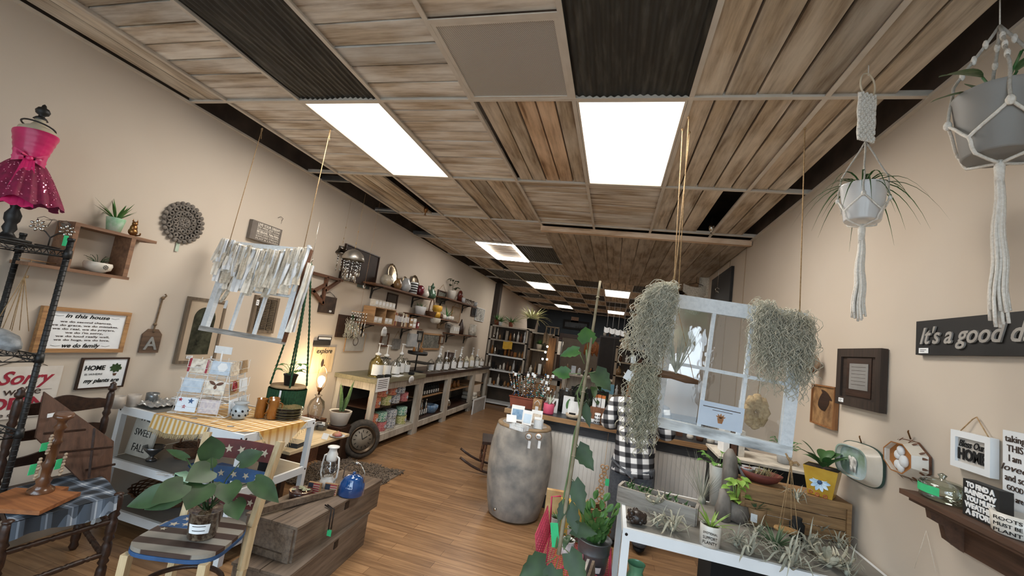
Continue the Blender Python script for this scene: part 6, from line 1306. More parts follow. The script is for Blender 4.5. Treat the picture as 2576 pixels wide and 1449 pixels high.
t = thing('face_carving','orange-brown carved face hanging on the far wall right of the doorway','carving',frame('F',at(1491,873,Y=15).x,at(1491,873,Y=15).z,15.09) @ Matrix.Scale(1.25,4));m = MB();m.ball((0,0,.05),.22,20,sz=.3,sx=.75,sy=1.0);m.ball((0,-.02,.13),.035,10,sy=1.6);m.ball((.08,.05,.11),.03,8,sz=.4);m.ball((-.08,.05,.11),.03,8,sz=.4);m.ball((0,-.11,.11),.05,8,sy=.3)
for k in range(14):a = PI*.1+k*.2;m.tube([(.15*math.cos(a),.2*math.sin(a),.04),(.24*math.cos(a),.1*math.sin(a),.05),(.26*math.cos(a)+.0,-.28+.04*(k % 3),.04)],.03,6)
part(t,'face',m,wood('carved_orange_wood','9a5f35','5e351a',axis=1));m = MB();m.cyl((0,0,0),(0,0,-.02),.01);
t = thing('storage_cabinet','dark tall cabinet by the far wall right of the doorway','cabinet',T(2.35,11.2,0));m = MB();m.b2((0,0,0),(.9,.5,2.0));part(t,'carcass',m,dkwood)
for x in (.03,.46):m = MB();m.b2((x,-.02,.1),(x+.41,0,1.95));part(t,'door',m,mat('near_black_wood','241b16','1a1410',9))
clutter(T(2.4,11.16,0),.8,[2.001],'tall dark cabinet',5,.3,'jf')
t = thing('clothes_rail','rail of pale baby clothes near the far doorway','clothes rail',T(0,0,0));a,b_ = at(1383,872,Y=8.6),at(1412,878,Y=8.6);m = MB();m.cyl((a.x,8.6,1.65),(b_.x,8.6,1.65),.012,n=8);m.cyl((a.x,8.6,0),(a.x,8.6,1.65),.012,n=8);m.cyl((b_.x,8.6,0),(b_.x,8.6,1.65),.012,n=8);part(t,'rail',m,black)
for k in range(5):
 m = MB();x = a.x+.04+(b_.x-a.x-.08)*k/4;m.grid(lambda u,v:(x+(u-.5)*.11*(1+.4*(v < .3)),8.58+.03*math.sin(u*5+k),1.62-.34*v),5,5);solo('baby_garment',nth[k]+' pale baby garment from the left on the far clothes rail','clothing',m,rag[k % 4],None,'baby clothes on the far rail')
for (xx,yy,ww,hh,dd,L_) in ((1.86,6.5,.75,.98,.4,'white-washed open cabinet in the middle of the far floor'),(2.05,9.2,.9,.8,.5,'low table of goods in the far hall'),):
 t = thing('display_cabinet',L_,'cabinet',T(xx,yy,0));m = MB();[m.b2((x,y,0),(x+.06,y+.05,hh)) for x in (0,ww-.06) for y in (0,dd-.05)];part(t,'posts',m,wsh)
 for z in (hh,hh*.55,.12):m = MB();m.b2((.0,0,z-.03),(ww,dd,z));part(t,'shelf',m,wsh)
 m = MB();m.b2((.06,dd-.02,.12),(ww-.06,dd-.01,hh-.03));part(t,'back',m,wsh)
 clutter(T(xx,yy,0),ww,[hh,hh*.55],L_.split(' in the')[0],6,.26,'xbjf')
# metal-and-wood shelf right of the centre with angel figure
a = at(1550,876,Y=5.6);SX = a.x;t = thing('shelving_unit','pale wooden shelving unit behind the counter topped by an angel figure','shelving unit',T(SX,5.55,0))
for x in (0,.82):
 for y in (0,.34):m = MB();m.b2((x,y,0),(x+.04,y+.04,1.66));part(t,'post',m,wood('pale_shelf_wood','a3927b','7f705c',axis=2,vary=.2))
for z in (1.64,1.39,1.15,.8):m = MB();m.b2((0,0,z-.022),(.86,.38,z));part(t,'shelf',m,wood('pale_shelf_wood','a'))
m = MB();m.b2((0,.37,.0),(.86,.38,1.62));part(t,'back',m,mat('dark_brown_back','5'))
clutter(T(SX+.03,5.57,0),.8,[1.39,1.15,.8],'pale shelving unit behind the counter',7,.2,'bjxf')
crm = gz('cream_porcelain','d9cfb8','b8aa8c');t = thing('angel_figurine','cream porcelain angel figurine group on top of the pale shelving unit','figurine',T(SX+.15,5.66,1.641))
m = MB();m.lathe([(.10,0),(.085,.04),(.06,.10),(.035,.15),(.045,.17),(.02,.19)],n=20,ripple=.08,rn=9);m.ball((0,0,.215),.035,12);m.tube([(.03,0,.16),(.07,-.03,.13),(.03,-.06,.12)],.014,8);m.tube([(-.03,0,.16),(-.07,-.03,.13),(-.03,-.06,.12)],.014,8);part(t,'angel',m,crm)
m = MB();m.ball((.03,0,.30),.025,10);m.lathe([(.03,.245),(.018,.285)],(.03,0,0),10);m.ball((-.03,.01,.26),.02,8);[m.ball((.09*math.cos(k),.05*math.sin(k),.03+.03*k),.022,8) for k in range(6)];part(t,'cherubs',m,crm)
t = thing('poster_board','pale boxed print with a dark bulb drawing on the pale shelving unit','sign',frame('F',SX+.44,1.775,5.62));m = MB();m.b2((-.11,-.13,-.02),(.11,.13,0));part(t,'board',m,mat('pale_list_sign','b'));m = MB();m.ball((-.03,.02,.002),.04,12,sz=.1,sy=1);m.b2((-.05,-.06,0),(-.01,-.02,.004));m.b2((.02,-.09,0),(.07,-.03,.004));part(t,'print',m,ink)
t = thing('stocking_row','row of small hanging black and white knitted mittens in the far right corner','hanging ornament',T(0,0,0))
for k in range(4):p = at(1527+14*k,822+3*k,Y=9.5);m = MB();m.grid(lambda u,v:(p.x-.07+.14*u,9.5+.02*math.sin(u*6),p.z-.14*v-.03*math.sin(u*3)),5,5);m.tube([p+V((0,0,0)),V((p.x,9.5,2.9))],.003,4);part(t,'mitten',m,rag[1])
# ================================================================ BARREL, COUNTER, PERSON
random.seed(33)
t = thing('barrel','tall grey weathered barrel standing at the end of the counter','barrel',T(2.09,1.72,0))
m = MB();m.lathe([(.20,.005),(.225,.02),(.25,.12),(.275,.28),(.285,.42),(.28,.58),(.262,.70),(.245,.77),(.235,.785),(.20,.79),(.001,.785)],n=56);part(t,'body',m,mat('mottled_grey_barrel','a8a198','757574',9,rough=.75,bump=.5,detail=9))
m = MB();m.lathe([(.236,.765),(.246,.772),(.240,.79),(.205,.793),(.201,.786)],n=56,ripple=.006,rn=13);part(t,'worn_rim',m,mat('tan_worn_edge','9b8467','7c674d',12,rough=.9,bump=.4));m = MB();m.M = Rz(-118) @ T(.247,0,.09) @ Ry(82);m.cyl((0,0,0),(0,0,.01),.012);part(t,'plug',m,silver)
BZ = .796
def leancard(label,px,py,Y,w,h_,mm,rz=0,rx=75,z=BZ):
 p = at(px,py,Y=Y);t = thing('greeting_card',label,'card',T(p.x,Y,z+.003) @ Rz(rz) @ Rx(rx));m = MB();m.b2((-w/2,0,0),(w/2,h_,.002));part(t,'card_face',m,paper)
 m = MB();m.b2((-w*.4,h_*.12,.002),(w*.4,h_*.75,.003));part(t,'print',m,mm);return t
cw_ = mat('blue_landscape_print','9db7cf','4d7ea8',20,rough=.6)
leancard('large blue landscape card standing behind the wire baskets on the barrel',1300,1050,1.72,.12,.14,cw_,6);leancard('pale blue card with a red boot print in the middle of the barrel top',1325,1060,1.63,.085,.125,mat('pale_sky_print','cfe0ee','b9d0e4',14),-4)
leancard('white card with brown dog print at the right of the barrel top',1350,1050,1.70,.10,.13,mat('brown_dog_print','d8cdbd','7a5a3e',26,sharp=.6),8);leancard('cream lettered card at the left of the barrel top',1285,1070,1.62,.09,.07,paper,20,55);leancard('small cream and brown card in the right wire basket',1350,1075,1.60,.06,.09,kraft,4)
def wbasket(label,p,w,d,h_,rz):
 t = thing('white_basket',label,'basket',T(p) @ Rz(rz),'white baskets on the barrel');m = MB();m.b2((-w/2,-d/2,0),(w/2,d/2,.003))
 for z in (0,h_):m.tube([(-w/2*(1+z),-d/2*(1+z),z),(w/2*(1+z),-d/2*(1+z),z),(w/2*(1+z),d/2*(1+z),z),(-w/2*(1+z),d/2*(1+z),z)],.003,5,closed=True)
 for i in range(11):
  u = i/10
  for a,b_ in (((-w/2+w*u,-d/2),0),((-w/2+w*u,d/2),0),((-w/2,-d/2+d*u),0),((w/2,-d/2+d*u),0)):m.bar((*a,0),(a[0]*(1+h_),a[1]*(1+h_),h_),.008,.003)
 part(t,'woven_sides',m,white);return t
wbasket('white plastic basket at the left of the barrel top',at(1305,1080,Z=BZ),.14,.08,.035,-22);wbasket('small white wire basket at the right of the barrel top',at(1352,1078,Z=BZ)+V((0,.03,0)),.07,.06,.07,5)
for px,L_ in ((1331,'left round lettered ornament hanging from the barrel rim'),(1356,'right round lettered ornament hanging from the barrel rim')):
 p = at(px,1097,Y=1.452);t = thing('round_ornament',L_,'ornament',frame('F',p.x,p.z,1.435),'round ornaments on the barrel');m = MB();m.lathe([(.028,0),(.028,.004),(.001,.004)],n=24);part(t,'disc',m,ltwood);m = MB();m.lathe([(.022,.004),(.022,.005),(.001,.005)],n=24);part(t,'white_field',m,paper);text(t,'Merry',0,0,.006,.02,ink,.034,.3)
 m = MB();m.b2((.002,-.095,0),(.024,-.035,.001));m.tube([(0,-.028,0),(.012,-.036,0)],.001,4);part(t,'price_tag',m,paper)
# counter
CX0,CX1,CY0,CY1 = 1.85,4.07,2.0,2.55
t = thing('sales_counter','long sales counter faced with white beadboard and a dark top','counter',T(0,0,0))
m = MB();m.b2((2.30,CY0+.03,.12),(CX1,CY0+.06,.72))
for i in range(46):
 x = 2.305+(CX1-2.31)*i/46;m.b2((x,CY0+.024,.12),(x+.032,CY0+.031,.72))
part(t,'beadboard',m,mat('white_beadboard','d9d5cf','cdc9c2',6,rough=.6))
m = MB();m.b2((CX0,CY0+.015,.72),(CX1,CY1,.812));m.b2((CX0+.03,CY0+.018,0),(CX1,CY0+.05,.12));m.b2((CX0,CY0+.05,.0),(CX0+.05,CY1,.72));m.b2((CX0+.05,CY0+.022,.12),(2.30,CY0+.06,.72));part(t,'dark_frame',m,mat('charcoal_wood','35363a','27282b',14,rough=.6,stretch=(1,8,8)))
m = MB();m.b2((CX0-.03,CY0+.02,.812),(CX1,CY1,.846));part(t,'slate_top',m,mat('slate_counter','3a3d41','2d3034',9,rough=.45));m = MB();m.b2((CX0-.03,CY0-.015,.808),(CX1,CY0+.02,.848));part(t,'wood_edge',m,wood('worn_oak_edge','9b744c','6a4a2e','b79a72',axis=0,vary=.1))
KZ = .8475
t = thing('pen_planter','long terracotta window box packed with beaded pens and tags','planter',T(1.985,2.27,KZ));m = MB();m.b2((-.16,-.075,0),(.16,.075,.01))
for a,b_ in (((-.16,-.075),(.16,-.075)),((.16,-.075),(.16,.075)),((.16,.075),(-.16,.075)),((-.16,.075),(-.16,-.075))):
 m.add([(a[0],a[1],0),(b_[0],b_[1],0),(b_[0]*1.12,b_[1]*1.12,.10),(a[0]*1.12,a[1]*1.12,.10)],[(0,1,2,3)],False)
m.tube([(-.18,-.085,.10),(.18,-.085,.10),(.18,.085,.10),(-.18,.085,.10)],.008,6,closed=True);m.b2((-.165,-.075,.07),(.165,.075,.075));part(t,'box',m,mat('terracotta','8'))
bm = [silver,mat('teal_bead','3f8f86','2f6f6a',9,rough=.2),mat('bronze_bead','9a6d42','6d4a2b',9,rough=.25,metal=.5),white,ink,mat('blue_bead','2f5f8f','234a70',9,rough=.2),brass]
for i in range(44):
 x,y = rr(-.15,.15),rr(-.06,.06);L_ = rr(.15,.30);d = V((x*.5+rr(-.03,.03),y*.4+rr(-.03,.03),L_));o = V((x,y,.08));m = MB();m.tube([o,o+d],.003,4);nb = int(L_/.019)
 for k in range(nb):m.mi = random.choice((0,0,2,2,2,3,1,4,5,6));m.ball(o+d*(k+.5)/nb,rr(.006,.010),6,sz=.9)
 if i % 5 == 0:m.mi = 3;q = o+d;m.b2(q+V((-.012,-.02,-.02)),q+V((.014,-.019,.012)))
 solo('beaded_pen','beaded pen standing in the long terracotta window box','pen',m,bm,T(1.985,2.27,KZ),'beaded pens in the terracotta box')
def put(px,py,Y):p = at(px,py,Y=Y);return V((p.x,Y,KZ))
p = put(1352,1022,2.16);t = thing('house_block','little brown wood block with a white church shape on the counter','wooden block',T(p));m = MB();m.b2((-.045,-.03,0),(.045,.03,.12));part(t,'block',m,ltwood);m = MB();m.tube([(-.025,-.032,.06),(-.025,-.032,.085),(0,-.032,.11),(.025,-.032,.085),(.025,-.032,.06)],.003,5);m.b2((-.016,-.033,.01),(.016,-.03,.05));part(t,'white_house',m,white)
potted('pink_pot_plant','bright pink pot with an upright cutting on the counter','plant',T(put(1380,1030,2.13)),[(.048,0),(.052,.01),(.055,.095),(.053,.10)],mat('bright_pink_glaze','e06383','d55577',9,rough=.5),spiky(7,.12,.01,up=3,mt=mat('frosted_cutting','c8cfc0','9fae93',20),droop=.02))
for px,py,Y,w,h_,L_ in ((1398,1000,2.25,.06,.14,'narrow white card standing behind the pink pot'),(1362,1000,2.35,.13,.09,'white envelope card behind the church block'),(1430,1010,2.30,.11,.18,'tall white leaf-printed gift bag behind the tissue bag'),(1385,975,2.42,.05,.12,'small white tag card hung by the glass cylinder'),(1465,1040,2.2,.12,.08,'white box of packets right of the tissue bag'),(1485,1050,2.12,.10,.03,'flat white folded packet at the counter edge')):
 m = MB();m.b2((-w/2,0,0),(w/2,.04 if h_ > .1 else .06,h_));t = thing('white_package',L_,'package',T(put(px,py,Y)) @ Rz(rr(-12,12)));part(t,'package_body',m,paper);m = MB();m.leaf((-.01,-.001,h_*.3),(.2,0,1),(0,-1,0),h_*.6,w*.4,0,'oval',0);part(t,'print',m,lf_mid if h_ > .15 else ink_brown)
p = put(1440,1050,2.14);t = thing('gift_basket','round cream knitted bowl holding a white tissue bag and black card','gift basket',T(p));m = MB();m.lathe([(.05,0),(.068,.015),(.07,.04),(.062,.04),(.001,.01)],n=28,cap1=False);part(t,'bowl',m,mat('cream_knit','cdbda6','b3a189',60,rough=.95,bump=.5));m = MB();m.grid(lambda u,v:((u-.5)*.10*(1+.15*math.sin(v*3)),.02+.015*math.sin(u*8)*v,.02+.14*v),8,8);part(t,'tissue_bag',m,paper);m = MB();m.b2((-.035,-.045,.03),(.03,-.040,.055));part(t,'black_card',m,ink)
for px,Y,r_,h_,L_ in ((1395,2.42,.05,.20,'clear glass cylinder jar behind the pink pot'),(1425,2.46,.075,.24,'large clear glass jar behind the gift bag'),(1372,2.46,.04,.16,'small clear glass jug at the back of the counter')):
 m = MB();m.lathe([(r_*.9,0),(r_,.01),(r_,h_*.85),(r_*.8,h_*.95),(r_*.85,h_)],n=24,cap1=False);solo('glass_vessel',L_,'jar',m,glass('bottle_glass'),T(put(px,1000,Y)))
potted('grey_succulent_pot','bushy grey-green succulent behind the moss pole on the counter','plant',T(put(1462,1030,2.36)),[(.06,0),(.07,.06)],black,leafy(110,.022,.016,mat('grey_green_succulent','7d8778','4f5c4c',40),h=.12,r=.05))
t = thing('wood_block_stand','rough cut log box on the counter beside the paw print cup','wood block',T(put(1497,1045,2.18)) @ Rz(-6));m = MB();m.prism([(-.05,-.05),(.13,-.05),(.13,.12),(-.05,.12)],0,.14);part(t,'log',m,wood('burl_brown','86583a','55341f',axis=2,vary=.1))
for k in range(3):m = MB();m.b2((-.018,-.018,0),(.018,.018,.115));t = thing('honey_box',('left','middle','right')[k]+' slim white honey box with orange top on the log box','box',T(put(1497,1045,2.18)+V((-.02+.042*k,.02*(k == 1),.1415))),'slim honey boxes');part(t,'box_body',m,paper);m = MB();m.b2((-.0185,-.0185,.09),(.0185,.0185,.118));part(t,'orange_top',m,mat('orange_fruit_print','d98a3c','9c2f2a',40,sharp=.55))
def pawp(t):m = MB();[m.ball((.0305*math.cos(a),.0305*math.sin(a),z),.006,8) for a in (-2.6,-2.0,-1.3,-.7) for z in (.02,.05,.08)];part(t,'paw_prints',m,ink)
jar('paw_print_cup','white cup with black paw prints at the counter edge','cup',put(1502,1060,2.06),[(.027,0),(.029,.1),(.026,.1),(.001,.01)],white,extra=pawp,cap1=False)
t = thing('monitor','black back of a till monitor behind the counter goods','monitor',T(2.60,2.52,KZ) @ Rz(-4));m = MB();m.b2((-.20,0,.05),(.20,.03,.27));part(t,'screen_back',m,ink);m = MB();m.b2((-.05,-.01,0),(.05,.04,.05));part(t,'foot',m,ink)
m = MB();m.b2((-.14,0,0),(.14,.08,.22));solo('receipt_printer','black boxy device left of the moss pole on the counter','printer',m,ink,T(2.42,2.47,KZ))
t = thing('back_counter','dark work counter behind the sales counter','counter',T(2.5,3.5,0));m = MB();m.b2((0,0,0),(1.5,.5,.80));part(t,'carcass',m,mat('charcoal_wood','3'));m = MB();m.b2((-.02,-.02,.80),(1.52,.52,.84));part(t,'top',m,dkwood)
p = at(1540,985,Y=3.6);t = thing('blue_tissue_box','sky blue box with a red pincushion on the back counter','box',T(2.76,3.6,.841));m = MB();m.b2((-.10,-.06,.16),(.10,.06,.28));part(t,'blue_box',m,mat('sky_blue_box','6f9fb5','5c8ba0',9));m = MB();m.b2((-.09,-.055,0),(.09,.055,.158));part(t,'lower_box',m,box_w);m = MB();m.ball((.0,0,.305),.045,12,sz=.55);part(t,'pincushion',m,redp);m = MB();m.b2((-.12,-.065,0),(-.07,-.063,.17));part(t,'green_note',m,green_tag)
potted('variegated_monstera','hanging-leaf dark green plant in front of the till monitor','plant',T(2.62,2.28,KZ),[(.05,0),(.06,.10)],black,leafy(12,.13,.09,lf_dark,h=.28,up=.1,droop=.8,r=.04))
# things on the counter to the right of the person, and dark appliance
m = MB();m.b2((0,0,0),(.55,.4,.20));
clutter(T(3.36,2.08,KZ-.001),.6,[0],'counter right of the person',7,.10,'jxf')
# moss pole and monstera vine
pb,pt = at(1405,1395,Y=0),at(1510,707,Y=.25);t = thing('monstera_on_pole','tall thin bamboo pole with a climbing split-leaf vine','plant',T(0,0,0));m = MB();m.tube([pb.lerp(pt,i/20) for i in range(21)],[.0105-.004*i/20 for i in range(21)],8)
for k in (.32,.55,.78,.93):m.ball(pb.lerp(pt,k),.012,8,sz=.5)
part(t,'pole',m,mat('pale_bamboo_pole','9a9078','7a7159',20,rough=.6))
def pp_(px,py): # point on the pole's plane
 f_ = (1395-py)/(1395-707);return at(px,py,Y=.25*f_)
m = MB();vine = [pp_(x,y) for x,y in ((1398,1380),(1420,1240),(1432,1180),(1445,1090),(1460,1040),(1452,990),(1478,925),(1475,880))];m.tube(vine,.005,6)
lv = [((1477,905),(1478,860),(-.2,-.3,1),.10,.10,lf_mid),((1470,915),(1455,882),(-1,-.2,-.3),.10,.06,lf_mid),((1462,940),(1430,940),(-1,-.2,.1),.09,.07,lf_mid),((1475,940),(1498,935),(.7,-.4,-.5),.12,.10,lf_dark),((1455,1000),(1470,1020),(.5,-.4,-1),.10,.05,lf_dark),((1448,1110),(1455,1125),(.8,-.4,-.6),.12,.09,lf_dark),((1430,1195),(1445,1212),(.6,-.4,-1),.13,.085,lf_dark),((1425,1260),(1423,1262),(-.3,-.5,-1),.09,.05,lf_dark),((1415,1255),(1432,1270),(.6,-.4,-1),.12,.07,lf_dark),((1400,1400),(1372,1418),(-1,-.5,-.4),.13,.12,lf_dark),((1405,1405),(1398,1432),(-.3,-.6,-1),.12,.1,lf_dark),((1410,1370),(1432,1392),(.8,-.4,-.7),.13,.1,lf_dark),((1415,1330),(1440,1330),(.9,-.3,.3),.13,.07,lf_dark)]
for a,b_,d,L_,W_,mm in lv:m.tube([pp_(*a),pp_(*b_)],.0022,5)
part(t,'vine',m,mat('vine_stem','6f8455','55683f',9))
for mm,nm in ((lf_mid,'pale_leaves'),(lf_dark,'dark_leaves')):
 m = MB();[m.leaf(pp_(*b_),d,(-.1,-1,.3),L_*1.05,W_*1.15,.15,'heart',.08,notch=.2) for a,b_,d,L_,W_,m2 in lv if m2 is mm];part(t,nm,m,mm)
m = MB();p = pp_(1397,1345);m.M = T(p) @ Ry(-12);m.b2((-.02,-.006,-.055),(.018,-.004,.055));part(t,'green_tag',m,green_tag)
# ---- the person in plaid seen from behind
PX,PY = 3.07,1.60
t = thing('person','person with long brown hair in a black and white plaid shirt, back turned','person',T(PX-.015,PY,0) @ Rz(-6) @ Matrix.Diagonal((1.17,1.1,1.0,1)))
def skin(par,name,joints,edges,mm,sub=2):
 me = bpy.data.meshes.new(name);me.from_pydata([j[0] for j in joints],edges,[]);o = bpy.data.objects.new(name,me);col.objects.link(o)
 md = o.modifiers.new('skin','SKIN');me.skin_vertices or o.data.skin_vertices
 for i,j in enumerate(joints):
  sv_ = me.skin_vertices[0].data[i];r_ = j[1];sv_.radius = r_ if isinstance(r_,tuple) else (r_,r_);sv_.use_root = (i == 0)
 md.use_smooth_shade = True;s2 = o.modifiers.new('sub','SUBSURF');s2.levels = sub;s2.render_levels = sub
 dg = bpy.context.evaluated_depsgraph_get();m2 = bpy.data.meshes.new_from_object(o.evaluated_get(dg));bpy.data.objects.remove(o);m2.materials.clear();m2.materials.append(mm)
 for p_ in m2.polygons:p_.use_smooth = True
 return part(par,name,m2,mm)
# body: pelvis root, spine, neck, head; arms bent forward over the counter; legs
J = [((0,0,.70),(.105,.08)),((0,.0,.84),(.10,.075)),((0,.02,1.0),(.115,.08)),((0,.05,1.12),(.12,.075)),((0,.08,1.19),(.042,.042)),((0,.10,1.25),(.042,.045)),((0,.12,1.34),(.066,.078)),((0,.125,1.40),(.05,.06)),
  ((-.16,.04,1.12),.048),((-.205,.02,.93),.036),((-.17,.21,.90),.028),((-.12,.27,.90),(.030,.016)),((.16,.04,1.12),.048),((.205,.02,.93),.036),((.17,.21,.90),.028),((.12,.27,.90),(.030,.016)),
  ((-.075,.0,.62),.078),((-.085,.0,.38),.054),((-.09,-.01,.07),.035),((-.09,.11,.025),.028),((.075,0,.62),.078),((.085,.0,.38),.054),((.09,-.01,.07),.035),((.09,.11,.025),.028)]
E_ = [(0,1),(1,2),(2,3),(3,4),(4,5),(5,6),(6,7),(3,8),(8,9),(9,10),(10,11),(3,12),(12,13),(13,14),(14,15),(0,16),(16,17),(17,18),(18,19),(0,20),(20,21),(21,22),(22,23)]
n0 = len(J)
for s,w_ in ((-1,11),(1,15)):
 base = V(J[w_][0])
 for k in range(5):
  if k < 4:dx = (k-1.5)*.015;pts = [base+V((dx,.035,.002)),base+V((dx*1.1,.062-.004*abs(k-1.3),-.004)),base+V((dx*1.1,.080-.006*abs(k-1.3),-.018))]
  else:pts = [base+V((-s*.028,.008,-.004)),base+V((-s*.042,.026,-.010)),base+V((-s*.044,.044,-.014))]
  i0 = len(J);J += [(p_,.0078) for p_ in pts];E_ += [(w_,i0),(i0,i0+1),(i0+1,i0+2)]
sk_ = mat('skin','c8977a','bd8a6c',12,rough=.55,sss=.1);skin(t,'body',J,E_,sk_)
jeans = mat('grey_jeans','5d6168','4a4e55',60,rough=.9)
skin(t,'trousers',[((0,0,.72),(.125,.098)),((-.075,.0,.62),.090),((-.085,.0,.38),.070),((-.09,-.005,.09),.056),((-.09,-.005,.045),.058),((.075,0,.62),.090),((.085,.0,.38),.070),((.09,-.005,.09),.056),((.09,-.005,.045),.058)],[(0,1),(1,2),(2,3),(3,4),(0,5),(5,6),(6,7),(7,8)],jeans)
def plaid3():
 m,nt,b = _new('black_white_plaid');N,L = nt.nodes,nt.links;tc = N.new('ShaderNodeTexCoord');sp = N.new('ShaderNodeSeparateXYZ');mp = N.new('ShaderNodeMapping');mp.inputs['Scale'].default_value = (13,13,13);mp.inputs['Rotation'].default_value = (0,.12,0);L.new(tc.outputs['Object'],mp.inputs[0]);L.new(mp.outputs[0],sp.inputs[0]);o = None
 for ax in (0,2):
  f_ = N.new('ShaderNodeMath');f_.operation = 'FRACT';L.new(sp.outputs[ax],f_.inputs[0]);r = N.new('ShaderNodeValToRGB');e = r.color_ramp.elements;e[0].position = .40;e[0].color = (1,1,1,1);e[1].position = .48;e[1].color = (.16,.16,.17,1);x = e.new(.88);x.color = (.16,.16,.17,1);x = e.new(.96);x.color = (1,1,1,1);L.new(f_.outputs[0],r.inputs[0])
  if o is None:o = r.outputs[0]
  else:mx = N.new('ShaderNodeMixRGB');mx.blend_type = 'MULTIPLY';mx.inputs[0].default_value = 1;L.new(o,mx.inputs[1]);L.new(r.outputs[0],mx.inputs[2]);o = mx.outputs[0]
 L.new(o,b.inputs['Base Color']);b.inputs['Roughness'].default_value = .95;b.inputs['Specular IOR Level'].default_value = .1;return m
skin(t,'plaid_shirt',[((0,0,.80),(.15,.115)),((0,-.005,.60),(.165,.125)),((0,-.005,.575),(.165,.125)),((0,.02,1.0),(.145,.11)),((0,.05,1.12),(.14,.095)),((0,.07,1.175),(.07,.06)),((-.165,.04,1.115),.066),((-.215,.02,.93),.056),((-.175,.20,.905),.045),((-.165,.22,.903),.047),((.165,.04,1.115),.066),((.215,.02,.93),.056),((.175,.20,.905),.045),((.165,.22,.903),.047)],
  [(0,1),(1,2),(0,3),(3,4),(4,5),(4,6),(6,7),(7,8),(8,9),(4,10),(10,11),(11,12),(12,13)],plaid3())
m = MB();hair = mat('brown_hair','5b3c26','8a6240',30,rough=.5,stretch=(6,6,.6));hc = V((0,.115,1.345))
m.ball(hc+V((0,-.012,.015)),.083,20,sz=1.12,sy=1.05)
for i in range(60):
 a = PI+.25+(PI-.5)*i/59;m.tube([hc+V((.07*math.cos(a),.075*math.sin(a),.04)),hc+V((.088*math.cos(a),.088*math.sin(a),-.05)),hc+V((.09*math.cos(a)+rr(-.01,.01),.085*math.sin(a)-.01,-.13)),hc+V((.075*math.cos(a)+rr(-.015,.015),.07*math.sin(a)-.035,-.22-rr(0,.06)))],[.010,.013,.012,.004],5)
part(t,'hair',m,hair);fm = MB();fm.ball(hc+V((0,.092,-.02)),.012,8,sz=1.4);[fm.ball(hc+V((s*.028,.074,.005)),.009,8) for s in (-1,1)];fm.ball(hc+V((0,.078,-.05)),.018,8,sz=.35);[fm.ball(hc+V((s*.073,.01,-.005)),.016,8,sx=.4) for s in (-1,1)];part(t,'face_features',fm,sk_)
for s in (-1,1):m = MB();m.ball((s*.09,.045,.035),.05,12,sz=.7,sy=2.0,sx=.85);part(t,'shoe',m,ink)
# ---- rocking chair beyond the barrel
t = thing('rocking_chair','dark wooden rocking chair partly hidden behind the barrel','rocking chair',T(1.62,2.75,0) @ Rz(-70));
m = MB();m.prism([(-.2,-.18),(.2,-.2),(.19,.19),(-.19,.18)],.33,.36);part(t,'seat',m,dkwood)
for s in (-1,1):m = MB();m.tube([(s*.18,-.42+.84*i/12,.02+.55*(i/12-.5)**2) for i in range(13)],.014,8);part(t,'rocker',m,dkwood)
for s in (-1,1):
 for y in (-.17,.16):m = MB();turned(m,(s*.18,y,.04),(s*.17,y*.9,.34),.015,3);part(t,'leg',m,brwood)
 m = MB();turned(m,(s*.17,.17,.36),(s*.20,.34,.82),.014,4);part(t,'back_post',m,dkwood)
m = MB();m.bar((-.21,.34,.82),(.21,.34,.82),.02,.08);part(t,'crest_rail',m,dkwood)
for k in range(5):m = MB();m.cyl((-.12+.06*k,.17,.36),(-.14+.07*k,.335,.80),.007,n=6);part(t,'spindle',m,dkwood)
for y in (-.17,.16):m = MB();m.cyl((-.18,y,.17),(.18,y,.17),.009,n=8);part(t,'stretcher',m,dkwood)
# ---- pink wire stand with galvanised bucket, jars, leaning boards (bottom centre)
SZ = .30
pk3 = mat('pink_wire','c23a5c','a82c4c',9,rough=.4);bx,by = 2.79,.60
t = thing('pink_wire_stand','coral pink wire mesh stand under the bucket and jars','plant stand',T(2.72,.55,0))
m = MB()
for i in range(22):x = -.19+.38*i/21;m.cyl((x,-.22,SZ-.006),(x,.26,SZ-.006),.0022,n=5)
for i in range(22):y = -.22+.48*i/21;m.cyl((-.19,y,SZ-.006),(.19,y,SZ-.006),.0022,n=5)
part(t,'mesh_top',m,pk3);m = MB();m.tube([(-.2,-.23,SZ),(.2,-.23,SZ),(.2,.27,SZ),(-.2,.27,SZ)],.006,6,closed=True);m.tube([(-.2,.27,SZ),(-.22,.30,.52),(-.16,.32,.53)],.006,6)
for x in (-.2,.2):
 for y in (-.23,.27):m.cyl((x,y,0),(x,y,SZ),.006,n=6)
part(t,'frame',m,pk3);m = MB();m.tube([(.10,-.22,SZ),(.12,-.24,SZ+.06),(.02,-.25,SZ+.085),(-.06,-.24,SZ+.06),(-.07,-.22,SZ)],.007,7);part(t,'loop_handle',m,pk3)
m = MB()
for i in range(15):m.cyl((-.20,-.2+.46*i/14,SZ),(-.235,-.2+.46*i/14,SZ+.17),.003,n=5)
for i in range(7):m.cyl((-.20-.035*i/6,-.2,SZ+.17*i/6),(-.20-.035*i/6,.26,SZ+.17*i/6),.003,n=5)
part(t,'side_mesh',m,pk3)
galv = mat('galvanised_zinc','7b8084','5a6065',8,rough=.42,metal=.7,detail=8)
t = thing('galvanised_bucket','galvanised bucket holding a glossy thick-leaved plant on the pink stand','plant',T(bx+.02,.50,SZ+.001))
m = MB();m.lathe([(.075,0),(.078,.004),(.090,.10),(.092,.104),(.090,.108),(.098,.165),(.102,.17),(.098,.172),(.094,.160),(.001,.158)],n=36,cap1=False);part(t,'pot',m,galv);m = MB();m.M = Rz(-75);m.grid(lambda u,v:((.080+.010*v)*math.cos((u-.5)*.7),(.080+.010*v)*math.sin((u-.5)*.7),.018+.035*v),6,1);part(t,'label',m,paper)
